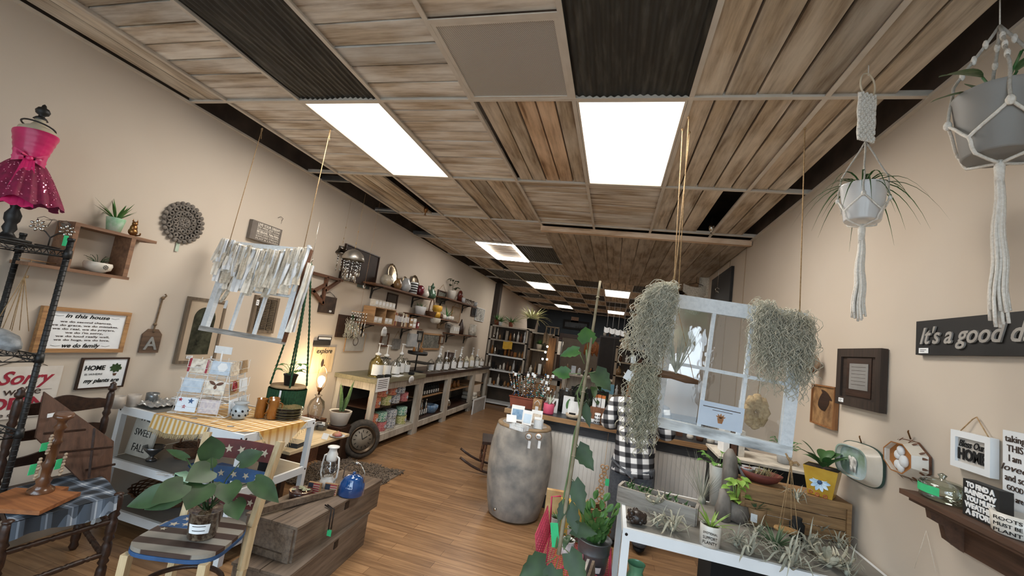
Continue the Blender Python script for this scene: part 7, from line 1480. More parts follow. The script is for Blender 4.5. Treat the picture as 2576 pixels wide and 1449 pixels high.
m = MB();m.M = Rz(-140);m.lathe([(.03,0),(.03,.002),(.001,.002)],n=18,R=Ry(84).to_3x3(),c=(.088,0,.08));part(t,'pink_disc',m,mat('faded_pink','a8626b','8e5059',14))
m = MB()
for i in range(15):
 a = i*2.4;d = V((math.cos(a)*.35,math.sin(a)*.35,1));o = V((.03*math.cos(a),.03*math.sin(a),.15));L_ = rr(.12,.24)
 for k in range(5):
  q = o+d*L_*(k+1)/5;s = 1 if k % 2 else -1;m.leaf(q-d*L_/6,(math.cos(a+s*1.4)*.35+d.x,math.sin(a+s*1.4)*.35+d.y,.8),(math.cos(a),math.sin(a),.2),.065,.038,.05,'oval',.2)
part(t,'foliage',m,leafmat('glossy_green','5d8749','3c6433',.3))
for px,py,L_ in ((1400,1322,'white-labelled black jar of spiky succulents at the back left of the pink stand'),(1442,1350,'second jar of spiky succulents in the middle of the pink stand')):
 p = at(px,py,Z=SZ+.02);potted('jar_succulent',L_,'plant',T(p.x,p.y,SZ+.001),[(.03,0),(.042,.02),(.045,.075)],mat('black_white_pot','e0dfdc','1c1c1c',7,rough=.25,sharp=.5),spiky(22,.075,.004,up=1.3,mt=lf_mid,droop=.15))
p = at(1425,1395,Z=SZ);potted('white_mug_plant','trailing plant in a white mug with black line drawing','plant',T(p.x,p.y,SZ+.001),[(.035,0),(.042,.01),(.044,.085)],mat('line_drawn_mug','ecebe8','23262a',16,rough=.25,sharp=.66),leafy(9,.06,.035,lf_dark,h=.05,up=.2,droop=.9,r=.03))
p = at(1478,1280,Y=1.15);t = thing('cork_letter_basket','wicker basket of brown lettered cork scraps behind the bucket','basket',T(p.x,1.05,0));m = MB();basket(m,.12,.17,.36,22,36);part(t,'woven_body',m,mat('tan_wicker','b3905f','8a6a41',40,rough=.8));m = MB()
for i in range(26):m.M = T(rr(-.11,.11),rr(-.11,.11),.35+rr(0,.10)) @ Rz(rr(0,180)) @ Ry(rr(50,90));m.b2((-.035,-.05,0),(.035,.05,.006))
part(t,'cork_pieces',m,mat('branded_cork','b08c66','3c2a1e',30,sharp=.6))['kind'] = 'stuff'
t = thing('yellow_card_bag','mustard yellow paper bag left of the cork basket','bag',T(2.60,.90,0) @ Rz(18));m = MB();m.b2((-.03,-.03,0),(.14,.05,.50));part(t,'bag',m,mat('mustard_paper','c9a24a','bd9540',6));
t = thing('book','pale yellow paperback standing behind the pink stand','book',T(2.52,1.06,0) @ Rz(10));m = MB();m.b2((-.08,-.02,.3),(.05,.02,.50));m.b2((-.06,-.015,0),(.04,.015,.3));part(t,'book_block',m,mat('cream_book','d9c48f','a9784a',7));
t = thing('heart_chain','chain of tan wooden four-heart clovers with green tags','garland',T(0,0,0));m = MB()
for i,(px,py) in enumerate(((1521,1178),(1519,1196),(1516,1214),(1510,1231),(1509,1249),(1515,1266))):
 c = at(px,py,Y=1.18)
 for k in range(3):a = k*2.09+.5+i;m.tube([c+V((.017*math.cos(a)+.014*math.cos(b_),0,.017*math.sin(a)+.014*math.sin(b_))) for b_ in [2*PI*q/10 for q in range(10)]],.0045,6,closed=True)
part(t,'clovers',m,ltwood);m = MB();c = at(1526,1213,Y=1.17);m.b2(c+V((-.01,-.002,-.025)),c+V((.018,0,.025)));part(t,'green_tag',m,green_tag);m = MB();c = at(1521,1170,Y=1.18);m.tube([c,V((c.x,1.18,c.z+.02)),V((c.x+.01,1.96,.80))],.0015,4);part(t,'cord',m,twine)
for i,(dx,mm,L_) in enumerate(((0,'w','blue and white weathered picture board leaning on the table leg'),(.035,'b','second weathered wooden board leaning behind the blue one'))):
 m = MB();m.M = T(2.825+dx,.13,.004) @ Rz(84) @ Rx(83-i);m.b2((-.12,0,0),(.12,.46,.014));solo('leaning_board',L_,'board',m,mat('chipped_blue_white','b9b2a6','2c4a6b',7,rough=.7,sharp=.56,detail=8) if mm == 'w' else cr_w)
# ================================================================ RIGHT TABLE, HANGING WINDOW, RIGHT WALL
tier_table('display_table','white table with a grey top covered in air plants on the right',2.93,4.06,0,.70,(.75,.12))
RT = .7515
def tp_(px,py,z=RT):return at(px,py,Z=z)
# planter trough
a,b_ = tp_(1550,1262),tp_(1745,1325);c = tp_(1590,1222);d = b_-a;ang = math.degrees(math.atan2(d.y,d.x));l = d.length
gw = wood('silvered_trough_wood','9a938a','6b645c','b5afa6',axis=0,scale=5,vary=.2)
t = thing('planter_trough','long silvered wood planter trough with succulents and pebbles','planter',T((a.x+b_.x)/2+.02,(a.y+b_.y)/2+.055,RT) @ Rz(ang));W2 = .055
for y in (-W2,W2):m = MB();m.b2((-l/2,y-.007,.0),(l/2,y+.007,.085));part(t,'side_board',m,gw)
for x in (-l/2,l/2):m = MB();m.b2((x-.007,-W2+.007,0),(x+.007,W2-.007,.085));part(t,'end_board',m,gw)
m = MB();m.b2((-l/2+.007,-W2+.007,.0),(l/2-.007,W2-.007,.06));part(t,'soil',m,soil);m = MB();[m.ball((rr(-l/2+.02,l/2-.02),rr(-.04,.04),.062),rr(.003,.006),6) for _ in range(150)];part(t,'pebbles',m,mat('pale_pebbles','d8d4cb','8f9a8f',9,rough=.3))['kind'] = 'stuff'
m = MB()
for i in range(14):
 x = rr(-l/2+.03,l/2-.04);y = rr(-.03,.03);o = V((x,y,.06))
 for k in range(9):g = k*.8;m.leaf(o+V((0,0,.004*k)),(math.cos(g),math.sin(g),.6+.1*k),(0,0,1),rr(.014,.03),.010,0,'oval',.2)
part(t,'succulents',m,leafmat('small_succulent_green','557a48','38572f'))
random.seed(5)
def air(label,p,n,L_,w,kind='curl',mm=None,rz=0,squash=1,up0=.15,up1=1.5):
 m = MB();
 for i in range(n):
  a = 2.4*i+rr(-.3,.3);e = up0+(up1-up0)*(1-i/n)*rr(.7,1.1)+.15;l = L_*rr(.8,1.35);d = V((math.cos(a),math.sin(a)*squash,e)).normalized();pts = []
  for k in range(8):
   s = k/7;q = d*l*s
   if kind == 'curl':q = q+V((-math.sin(a),math.cos(a),0))*l*.30*s*s*math.sin(i)-V((0,0,l*(.62-.3*e)*s*s))+V((math.sin(i*3)*.18*l*s*s,0,l*.18*math.sin(s*5+i)));q.z = max(q.z,-.006)
   elif kind == 'ball':th = s*2.6;q = V((math.cos(a),math.sin(a)*squash,0))*(l*.42*math.sin(th))+V((0,0,l*.40*(1-math.cos(th))*e*.7-l*.25*max(0,s-.45)));q.z = max(q.z,.002)
   else:q.z -= l*.12*s*s
   pts.append(V((0,0,.012))+q)
  m.blade(pts,w*rr(.8,1.15),(0,0,1),.5)
 m.ball((0,0,.012),max(.006,L_*.09),8,sz=1.3)
 return solo('air_plant',label,'air plant',m,mm or lf_grey,T(p) @ Rz(rz))
pale = mat('pale_air_plant_leaf','c9c2ac','9a9b8a',14,rough=.85)
air('pale broad-curled air plant in front of the silvered trough',tp_(1640,1290)+V((-.0,-.02,.045)),16,.10,.014,'ball',pale)
air('spreading grey air plant on the table between the dark burl and the mug',tp_(1690,1335),26,.12,.006,'curl',pale);air('tangled grey air plant beside the broad-curled one',tp_(1650,1325),20,.08,.005,'curl')
m = MB();m.ball((0,0,.032),.038,14,sz=.85,sx=1.1);[m.ball((.036*math.cos(k*1.3),.03*math.sin(k*1.3),.02+.010*(k % 4)),rr(.010,.016),8) for k in range(14)];solo('burl_ornament','dark brown knobbly burl at the left corner of the air plant table','ornament',m,mat('dark_burl','3a2c24','17110e',30,rough=.35,bump=.6),T(tp_(1600,1318)))
p = tp_(1787,1375);potted('lettered_mug_plant','white mug lettered emotional support planty with a green air plant','plant',T(p+V((0,.02,0))),[(.043,0),(.045,.085),(.043,.088)],gz('white_glaze','e'),spiky(14,.12,.006,up=1.4,mt=lf_lime,droop=.15))
tt = bpy.data.objects[-1] if False else [o for o in col.objects if o.name.startswith('lettered_mug_plant')][0]
for i,s in enumerate(('EMOTIONAL','SUPPORT','PLANTY')):text(tt,s,-.010,-.0462,.062-.02*i,.019,ink,.058,R=Rz(-12) @ Rx(90))
# driftwood logs with pothos
drift = mat('grey_driftwood','8a837b','57504a',22,rough=.85,bump=.8,stretch=(1,1,.4),detail=8)
def log(name,label,pts,rs,mm=drift,n=14):
 m = MB();m.tube([V(p) for p in pts],rs,n)
 for i,v in enumerate(m.v):m.v[i] = v+V((noise.noise(v*18)*.012,noise.noise(v*18+V((9,0,0)))*.012,noise.noise(v*14)*.01))
 return solo(name,label,'driftwood',m,mm)
q = tp_(1820,1310);log('driftwood','tall grey driftwood log standing behind the lime pothos',[q+V((.06,.16,0)),q+V((.06,.16,.10)),q+V((.055,.16,.2)),q+V((.05,.155,.30)),q+V((.045,.15,.35))],[.05,.046,.042,.034,.012])
log('driftwood','split grey driftwood stump in front, beside the lettered mug',[q+V((.0,.02,0)),q+V((.0,.02,.06)),q+V((-.005,.02,.11)),q+V((-.01,.02,.15))],[.042,.038,.03,.012]);log('driftwood','hollow driftwood log lying under the lime pothos',[q+V((.06,.05,.0)),q+V((.07,.055,.05)),q+V((.075,.06,.085))],[.06,.062,.052])
t = thing('lime_pothos','lime green pothos growing from the hollow driftwood','plant',T(q+V((.07,.06,.08))));m = MB()
for i in range(17):
 a = 2.4*i;e = V((math.cos(a)*rr(.01,.05),math.sin(a)*rr(.01,.045)-.01,.0+rr(.02,.15)));m.tube([(0,0,0),e],.0016,5);m.leaf(e,(math.cos(a),math.sin(a)-.3,rr(-.3,.4)),(0,-.3,1),rr(.04,.062),rr(.034,.05),.3,'heart',.12)
part(t,'foliage',m,lf_lime)
potted('green_pothos','small green pothos in a white pot behind the tall driftwood','plant',T(q+V((.02,.26,0))),[(.035,0),(.05,.20),(.052,.22)],gz('white_glaze','e'),leafy(14,.06,.045,leafmat('pothos_green','6c9a45','4f7a36'),h=.09,r=.04))
air('wispy upright grass-like air plant behind the trough',tp_(1765,1265),40,.26,.0022,'up',lf_grey,up0=.9,up1=3)
p = tp_(1905,1325);t = potted('stump_pot_plant','green air plants in a pale wooden stump pot with a paper tag','plant',T(p+V((.0,.05,0))),[(.05,0),(.052,.03),(.056,.08),(.05,.082)],wood('pale_stump','a1825f','77593c',axis=2,vary=.1),spiky(34,.10,.006,up=1.3,mt=leafmat('dusty_green','5f7a58','425b3f'),droop=.2));m = MB();m.M = Rz(-110) @ T(.057,0,.04) @ Ry(85);m.b2((-.02,-.015,0),(.02,.015,.001));part(t,'price_tag',m,paper)
# upturned crate used as a shelf
cx0,cx1,cy = 3.54,4.05,.47;cw2 = wood('honey_crate_wood','9c7950','6b4e30',axis=0,scale=4,vary=.35)
t = thing('wooden_crate','honey brown wooden crate standing on its side on the air plant table','crate',T(0,0,0))
m = MB()
for i in range(3):m.tint = rr(.75,1);m.b2((cx0+.02,cy-.008,.756+i*.058),(cx1-.02,cy,.756+i*.058+.054))
part(t,'slat_side',m,cw2);m = MB();m.b2((cx0,cy-.02,.925),(cx1,cy+.0,.955));m.tint = .9;m.b2((cx0,cy-.0,.94),(cx1,cy+.17,.953));part(t,'top_board',m,cw2)
for x in (cx0,cx1-.02):m = MB();m.b2((x,cy-.02,RT),(x+.02,cy+.17,.925));part(t,'end_board',m,cw2)
CT = .954
t = thing('flower_bowl','red-rimmed wooden bowl of dried air plants on the crate','bowl',T(3.66,cy+.07,CT+.0015));m = MB();m.lathe([(.05,0),(.08,.015),(.105,.05),(.10,.052),(.07,.02),(.001,.012)],n=32,cap1=False,sy=.75);part(t,'bowl',m,wood('red_brown_bowl','6f3328','4a2018',axis=0,vary=.1));m = MB()
for i in range(60):a = rr(0,6.3);o = V((rr(-.06,.06),rr(-.04,.04),.03));m.blade([o+V((math.cos(a)*.04*k/4,math.sin(a)*.03*k/4,.012*k)) for k in range(5)],.003)
part(t,'dried_plants',m,mat('dried_brown_green','8a6f52','6c7a52',30,rough=.9))
for i,(x,y,r_,L_) in enumerate(((3.60,.60,.045,'pale bowl behind the flower bowl'),(3.67,.61,.04,'small glass jar of shells behind the flower bowl'))):m = MB();m.lathe([(r_*.5,0),(r_,.05),(r_,.055),(r_*.5,.01)],n=20,cap1=False);solo('small_dish',L_,'dish',m,gz('pale_grey_glaze','c'),T(x,y,CT))
t = thing('yellow_flower_pot','square yellow pot painted with a blue daisy, holding a leafy plant','plant',T(3.945,cy+.055,CT+.0015) @ Rz(-32) @ Matrix.Scale(1.25,4));s0,s1,hh = .042,.060,.115
yp = mat('sunflower_yellow_glaze','c9a33c','b78d2c',18,rough=.3,coat=.3);m = MB();m.add([(-s0,-s0,0),(s0,-s0,0),(s0,s0,0),(-s0,s0,0),(-s1,-s1,hh),(s1,-s1,hh),(s1,s1,hh),(-s1,s1,hh)],[(0,3,2,1),(0,1,5,4),(1,2,6,5),(2,3,7,6),(3,0,4,7)],False);part(t,'pot',m,yp)
m = MB();m.b2((-s1+.003,-s1+.003,hh-.012),(s1-.003,s1-.003,hh-.002));part(t,'soil',m,soil);fm = T(0,-.0515,.058) @ Rx(90-8.9)
m = MB();m.M = fm
for k in range(10):a = 2*PI*k/10;m.leaf((.008*math.cos(a),.008*math.sin(a),.002),(math.cos(a),math.sin(a),0),(0,0,1),.029,.014,0,'oval',.1)
part(t,'blue_daisy',m,mat('daisy_blue','6f9fc6','c9dbe8',24,rough=.35));m = MB();m.M = fm;m.ball((0,0,.003),.009,10,sz=.4);part(t,'daisy_centre',m,mat('deep_blue','2b4f7a','1f3c60',9));m = MB();m.M = fm
for x,y in ((-.045,.045),(-.02,.048),(.01,.05),(.038,.048),(-.028,-.045),(-.005,-.05),(.022,-.05)):m.tube([(x+.006*math.cos(b_),y+.006*math.sin(b_),.002) for b_ in [2*PI*q_/8 for q_ in range(8)]],.0022,5,closed=True)
part(t,'small_roses',m,mat('orange_rose','b3613a','94472a',9));m = MB()
for i in range(15):a = 2.4*i;e = V((math.cos(a)*.02,math.sin(a)*.02,hh+rr(.0,.03)));m.leaf(e,(math.cos(a),math.sin(a),rr(.4,1.6)),(0,0,1),rr(.08,.12),rr(.028,.04),.25,'oval',.12)
part(t,'foliage',m,leafmat('deep_leaf','3f6634','2c4d27'))
air('silver air plant clinging to the front of the honey brown crate',V((3.80,cy-.025,.925)),24,.095,.0045,'curl',up0=.1,up1=1.2)
air('huge pale curling air plant at the right end of the table',tp_(2085,1425)+V((0,0,0)),26,.17,.012,'ball',mat('pale_air_plant_leaf','c'))
for i,(px,py,n,L_,w,k,lab) in enumerate(((1850,1375,20,.10,.005,'curl','low twisting air plant right of the lettered mug'),(1880,1395,22,.12,.006,'curl','bulbous grey-green air plant at the front table edge'),(1950,1385,34,.12,.005,'up','spiky upright air plant in the middle of the table'),(1985,1425,40,.14,.006,'curl','large many-armed silver air plant at the front edge'),(2030,1385,30,.12,.006,'curl','twisted air plant behind the large silver one'),(2060,1350,24,.11,.005,'up','upright air plant against the crate slats'),(2110,1380,20,.11,.004,'curl','brownish air plant at the right end of the crate'),(2130,1448,16,.12,.004,'curl','dark wispy air plant hanging off the right corner'),(1900,1350,22,.09,.005,'curl','small air plant at the foot of the stump pot'))):
 air(lab,tp_(px,py),n,L_,w,k,None if i not in (2,) else leafmat('dusty_green','5'))
jar('black_lantern_jar','black glass jar behind the swing of the hanging wood slice','jar',tp_(2000,1360)+V((.02,.04,0)),[(.03,0),(.034,.07),(.02,.085),(.022,.10)],ink)
# things at the wall behind: black display box, small plant, white shelf top
t = thing('black_display_box','black box cabinet with a pale top behind the crate near the wall','cabinet',T(3.52,.86,0));m = MB();m.b2((0,0,0),(.5,.35,.98));part(t,'carcass',m,ink);m = MB();m.b2((-.01,-.02,.98),(.52,.36,.995));part(t,'top',m,mat('chipped_white_top','d6cfc2','9d958a',14,sharp=.6));m = MB();m.b2((.38,-.004,.82),(.43,0,.90));part(t,'latch',m,silver)
potted('small_fern','small curly green plant in a grey pot by the wall beyond the hanging window','plant',T(3.93,1.0,.997),[(.035,0),(.045,.06)],gz('pale_grey_glaze','c'),leafy(40,.035,.02,leafmat('bright_cactus','4'),h=.09,r=.035))
for k in range(3):m = MB();m.b2((0,0,0),(.035,.15,.16));solo('book',('white','red-brown','pale')[k]+' spined book standing on the black box cabinet, %s from the left' % nth[k],'book',m,(paper,cols_b[0],box_w)[k],T(3.56+.045*k,.95,.996))
# things seen under the table
for px,py,r_,h_,mm,L_ in ((1600,1432,.06,.20,mat('jade_glaze','6fa37e','4f8560',9,rough=.15,coat=.6),'glossy jade green vase under the air plant table'),(1660,1449,.05,.10,amber,'amber glass dish on the lower tier'),(1720,1449,.05,.10,gls,'small clear glass bowl on the lower tier'),(1790,1449,.06,.12,gls,'clear glass bell jar on the lower tier'),(1880,1449,.07,.10,gz('pale_grey_glaze','c'),'grey glass bowl at the right of the lower tier')):
 z = .30 if 'jade' in L_ else .30;p = at(px,py,Z=.36);m = MB();m.lathe([(r_*.5,0),(r_*.95,h_*.25),(r_,h_*.45),(r_*.6,h_*.75),(r_*.45,h_*.85),(r_*.6,h_)],n=28,cap1=False);solo('glass_vase' if mm is gls else 'vase',L_,'vase',m,mm,T(max(p.x,2.99)+.0,min(max(.06,p.y),.6),.1215) @ Matrix.Scale(1.35,4))
# --- right hanging window
YR_ = .31
a,b_,c,d = at(1692,738,Y=YR_),at(2032,790,Y=YR_),at(1625,1055,Y=YR_),at(1985,1135,Y=YR_)
W_ = ((b_-a).length+(d-c).length)/2;H_ = ((a.z-c.z)+(b_.z-d.z))/2;ctr = (a+b_+c+d)/4;tl = math.atan2((b_.z-a.z+d.z-c.z)/2,W_)
MR_ = Matrix(((1,0,0,ctr.x),(0,0,-1,YR_),(0,1,0,ctr.z),(0,0,0,1))) @ Rz(math.degrees(tl))
chip = mat('chipped_rail_paint','e3eaee','33393c',11,rough=.6,sharp=.60,stretch=(.5,1.8,1),detail=6)
def old_glass():
 m = bpy.data.materials.new('wavy_old_glass');m.use_nodes = True;nt = m.node_tree;N,L = nt.nodes,nt.links;N.clear();o = N.new('ShaderNodeOutputMaterial');t_ = N.new('ShaderNodeBsdfTransparent');g = N.new('ShaderNodeBsdfGlossy');mx = N.new('ShaderNodeMixShader');t_.inputs[0].default_value = (.93,.95,.96,1);g.inputs['Roughness'].default_value = .015
 nz = N.new('ShaderNodeTexNoise');nz.inputs['Scale'].default_value = 3;bp = N.new('ShaderNodeBump');bp.inputs['Strength'].default_value = .07;bp.inputs['Distance'].default_value = .01;L.new(nz.outputs[0],bp.inputs['Height']);L.new(bp.outputs[0],g.inputs['Normal']);mx.inputs[0].default_value = .10;L.new(t_.outputs[0],mx.inputs[1]);L.new(g.outputs[0],mx.inputs[2]);L.new(mx.outputs[0],o.inputs[0]);return m
sash_r,iw,ih,y0 = sash('hanging_window','right hanging white window sash with six wavy panes and peeling paint',MR_,W_,H_,3,2,.055,.075,.05,.018,glassm=old_glass(),side=chip)
t = thing('plant_card','pale blue printed card with a potted plant drawing taped in the window','card',MR_ @ T(-W_/2+.055+iw*.5+.0,y0+.075,.016));w,h = .215,.125;m = MB();m.b2((-w/2,-h/2,0),(w/2,h/2,.0015));part(t,'card_face',m,mat('ice_blue_card','cfdcec','c3d2e4',9,rough=.6))
m = MB();m.b2((-w*.42,h*.28,.0015),(w*.42,h*.31,.002));m.b2((-w*.2,h*.18,.0015),(w*.25,h*.2,.002));part(t,'print',m,ink_brown);m = MB();m.prism([(-.016,-.012),(.016,-.012),(.010,-.038),(-.010,-.038)],.0015,.002);[m.leaf((0,-.012,.002),(math.cos(a_),math.sin(a_),0),(0,0,1),.026,.008,0,'oval',0) for a_ in (.4,.9,1.57,2.2,2.7)];part(t,'plant_drawing',m,mat('orange_drawing','b9814f','8f6038',20))
def rope(label,pts,r_=.0028):m = MB();m.tube([V(p) for p in pts],r_,6);m.ball(V(pts[0])-V((0,0,.008)),.007,8);return solo('hanging_rope',label,'rope',m,twine)
tr = MR_ @ V((W_/2-.03,H_/2,0));tl_ = MR_ @ V((-W_/2+.05,H_/2,0))
rope('thin cord holding the right corner of the right hanging window',[at(2025,320,Z=2.89),tr]);rope('cord holding the left corner of the right hanging window',[at(1733,292,Z=2.89),tl_.lerp(at(1733,292,Z=2.89),.3),tl_])
# spanish moss
def moss(name,label,blobs,n,L_,rad,mm=None,seed=3,sway=0):
 random.seed(seed);m = MB()
 for i in range(n):
  c,sx_,sy_ = random.choice(blobs);p = V(c)+V((rr(-sx_,sx_),rr(-sy_,sy_),rr(-.02,.02)));pts = [];l = L_*rr(.25,1.05)**1.0;k = int(l/.013)+4;f1,f2,a1,a2 = rr(.55,1.3),rr(.55,1.3),rr(0,6),rr(0,6);dx,dy = rr(-1,1)*.02+sway*l,rr(-1,1)*.02;am = rr(.005,.019);up = rr(0,.028) if random.random() < .35 else 0
  for j in range(k):s = j/k;pts.append(p+V((am*math.sin(f1*j+a1)+dx*s+rr(-1,1)*.003+(dx*2.2*min(1,s*5) if up else 0),am*math.sin(f2*j+a2)+dy*s,-l*s+up*math.sin(min(1,s*6)*PI))))
  m.tube(pts,rad,3,False)
 o = solo(name,label,'moss',m,mm or lf_moss);return o
def MP(x,y,z=.03):return MR_ @ V((x,y,z))
moss('spanish_moss','large clump of grey moss draped over the top right of the right hanging window',[(MP(W_*.20,H_/2+.02),.045,.03),(MP(W_*.25,H_/2-.01),.05,.03),(MP(W_*.40,H_/2-.01,.04),.055,.03),(MP(W_*.49,H_/2-.03,.02),.035,.03),(MP(W_*.45,H_*.35,.03),.05,.02),(MP(W_*.27,H_*.36,.03),.05,.02)],640,.35,.0016)
mc = V((at(1690,715,Y=.13).x,.13,at(1690,715,Y=.13).z))
moss('spanish_moss','tall clump of grey moss hanging from the twine at the window\'s left edge',[(mc+V((-.01,0,-.01)),.045,.03),(mc+V((0,0,-.06)),.035,.03),(mc+V((-.03,0,-.02)),.02,.02)],520,.41,.0016,seed=8,sway=-.1)
dc = at(1705,950,Y=.10);rope('double twine from the ceiling to the grey moss and driftwood hanger',[at(1717,322,Z=2.89),at(1697,690,Y=.13),mc]);rope('second twine from the ceiling to the driftwood hanger',[at(1735,330,Z=2.89),at(1702,660,Y=.13),mc+V((.01,0,.01))])
t = thing('driftwood_hanger','brown driftwood piece hung on twine with an upright wispy air plant','plant hanger',T(0,0,0));m = MB();m.tube([at(1655,938,Y=.10),at(1690,945,Y=.10),at(1725,955,Y=.10),at(1756,962,Y=.10)],[.020,.019,.018,.010],10)
for i,v in enumerate(m.v):m.v[i] = v+V((0,0,noise.noise(v*40)*.008))
part(t,'driftwood',m,wood('brown_driftwood','7a5a3e','4c3523',axis=0,vary=0));m = MB();m.tube([mc,at(1665,935,Y=.11)],.0016,5);m.tube([mc,at(1745,952,Y=.11)],.0016,5);part(t,'twine',m,twine)
m = MB();o = at(1700,940,Y=.095)
for i in range(42):a = rr(-.5,.5);l = rr(.14,.27);m.blade([o+V((math.sin(a)*l*k/6+rr(-.002,.002),rr(-.01,.01),l*k/6*math.cos(a))) for k in range(7)],.0024,(0,1,0))
part(t,'wispy_air_plant',m,lf_grey)
mb_ = at(1615,925,Y=.10)
moss('spanish_moss','pale curly clump of moss hanging in front of the plaid shirt',[(mb_+V((0,0,0)),.04,.02),(mb_+V((.05,0,.005)),.03,.02),(mb_+V((.01,0,-.05)),.025,.02)],300,.38,.0019,mm=mat('pale_moss','c3bda6','a19f8b',30,rough=.95),seed=12)
m = MB();q0 = at(1582,945,Y=.09);m.M = T(q0) @ Ry(25);m.b2((-.02,0,-.025),(.018,.001,.025));m.tube([(0,0,.025),(.02,.01,.05)],.001,4);solo('price_tag','white paper tag tied to the pale curly moss','price tag',m,paper)
# yarn hank hung behind the lower right pane
t = thing('yarn_hank','tan wool yarn hank with a paper tag at the lower right pane','yarn',MR_ @ T(W_*.27,-H_*.27,-.07));m = MB();random.seed(4)
for i in range(8):a = i*.8;x,y = .035*math.cos(a),.05*math.sin(a);m.tube([(x,y+.03,0),(x*1.2,y+.0,.014),(x*.9,y-.03,.0),(x*.5,y-.045,-.01)],[.019,.027,.026,.014],10)
part(t,'yarn',m,mat('tan_wool','cdb083','9a7c52',60,rough=.95,bump=.6));m = MB();m.b2((-.085,-.03,.0),(-.06,.035,.001));m.tube([(-.07,.035,0),(-.03,.05,0)],.001,4);part(t,'price_tag',m,paper);m = MB();m.tube([(0,.07,0),(0,H_*.72,.04)],.0015,4);part(t,'cord',m,twine)
# twine swing with wood slice
p0 = MR_ @ V((W_/2-.03,-H_/2-.01,.02));sc_ = at(1977,1333,Y=p0.y-.0);kz = at(1990,1165,Y=p0.y)
t = thing('twine_swing','oval wood slice hanging on jute twine below the right hanging window','plant hanger',T(0,0,0));m = MB();m.tube([p0,kz],.006,6);m.ball(kz,.010,8,sz=1.5);m.tube([kz,kz+V((.025,0,.008)),kz+V((.035,0,-.004))],.006,6)
for x,y in ((-.04,-.02),(.045,-.015),(-.01,.02),(.03,.02)):m.tube([kz,sc_+V((x,y,.005))],.0018,5)
part(t,'twine',m,twine);m = MB();m.lathe([(.052,-.008),(.055,0),(.052,.008)],sc_,28,sy=.55,ripple=.04,rn=3);part(t,'wood_slice',m,wood('pale_slice','b5915f','8a693f',axis=2,vary=0))
# --- macrame hangers
wc = mat('white_macrame_cotton','f0ece4','ddd7cc',140,rough=.95,bump=.5)
def strand(m,pts,r_,tw=0):
 pts = [V(p) for p in pts];out = []
 for a,b_ in zip(pts,pts[1:]):out += [a.lerp(b_,i/6) for i in range(6)]
 out.append(pts[-1]);m.tube([q_+V((math.sin(i*1.1)*tw,math.cos(i*1.3)*tw,0)) for i,q_ in enumerate(out)],r_,6)
def macrame(label,cx_,cy_,zr,zp,pr,ph,tail,weave,potmat,pott,plantf):
 t = thing('macrame_hanger',label,'plant hanger',T(cx_,cy_,0));m = MB()
 if weave:
  ring = [(.052*math.cos(a)*.75,.052*math.cos(a)*.5,zr+.052*math.sin(a)) for a in [2*PI*i/28 for i in range(28)]];m.tube(ring,.0035,7,closed=True);part(t,'wooden_ring',m,mat('cream_ring','d9cdb6','c9bca3',9));m = MB();z0,z1 = zr-.04,zr-.25
  for i in range(9):
   x = (i-4)*.0105;strand(m,[(x*.9,x*.4,z0),(x*.9,x*.4,(z0+z1)/2),(x*.8,x*.35,z1)],.0042,.0012)
  for j in range(15):
   z = z0-.005-(z0-z1)*j/15;s_ = 1 if j % 2 else -1
   for i in range(8):x = (i-3.5)*.0105;m.ball((x*.9,x*.4-.004,z+.003*s_*(-1)**i),.0066,6,sz=1.2)
  part(t,'knotted_band',m,wc)
 else:z1 = zr
 for k in range(4):
  a = PI/4+k*PI/2+.35;m = MB();e = (pr*1.05*math.cos(a),pr*1.05*math.sin(a),zp+ph*.62)
  for s in (-.4,.4):
   strand(m,[(0,0,z1),(e[0]*.9,e[1]*.9,zp+ph*1.25),e],.0032 if weave else .005,.001);a2 = a+s*1.95;strand(m,[e,(pr*1.02*math.cos(a2),pr*1.02*math.sin(a2),zp+ph*.22),(pr*.8*math.cos(a2),pr*.8*math.sin(a2),zp-.004),(0,0,zp-.02)],.0032 if weave else .005,.0008)
  m.ball(e,.008 if weave else .012,8,sz=1.4);part(t,'support_cord',m,wc)
  if not weave:
   for q_ in range(3):m = MB();m.ball(V((0,0,z1)).lerp(V((e[0]*.9,e[1]*.9,zp+ph*1.25)),.3+.25*q_),.008,8,sz=2.2);part(t,'knot',m,wc)
 m = MB();m.lathe([(.010,-.06),(.013,0),(.008,.02)],(0,0,zp-.03),10)
 for i in range(16):a = i*2.4;r_ = .012*math.sqrt(i/16+.1);strand(m,[(r_*.6*math.cos(a),r_*.6*math.sin(a),zp-.06),(r_*1.3*math.cos(a),r_*1.3*math.sin(a),zp-.06-tail*.5),(r_*(1.6+rr(0,.6))*math.cos(a),r_*(1.6+rr(0,.6))*math.sin(a),zp-.06-tail*rr(.9,1.02))],.0042,.0018)
 part(t,'tassel',m,wc)
 m = MB();m.tube([(0,0,zr+(.045 if weave else 0)),(0,0,2.893)],.002,5);part(t,'hook_cord',m,wc)
 return potted(*pott,T(cx_,cy_,zp),[(pr*.74,0),(pr*.78,.006),(pr*.98,ph*.93),(pr,ph*.95),(pr,ph)],potmat,plantf)
random.seed(9)
sp_green = leafmat('spider_green','3f6a37','2d5029')
def ponytail(m,z,r0):
 for i in range(30):
  a = 2.4*i;l = rr(.18,.32);e = rr(.35,1.1);d = V((math.cos(a),math.sin(a),e)).normalized();m.blade([V((0,0,z))+d*l*s/8-V((0,0,1.0*l*(s/8)**2.4)) for s in range(9)],.0045,(0,0,1),.4)
 return sp_green
macrame('small white macrame hanger with a knotted band, holding a ribbed white pot',3.71,-.24,2.80,2.205,.078,.15,.34,True,mat('ribbed_white_glaze','dadada','cccccb',9,rough=.2,coat=.4),('hanging_plant','arching thin-leaved plant in the ribbed white macrame pot','plant'),ponytail)
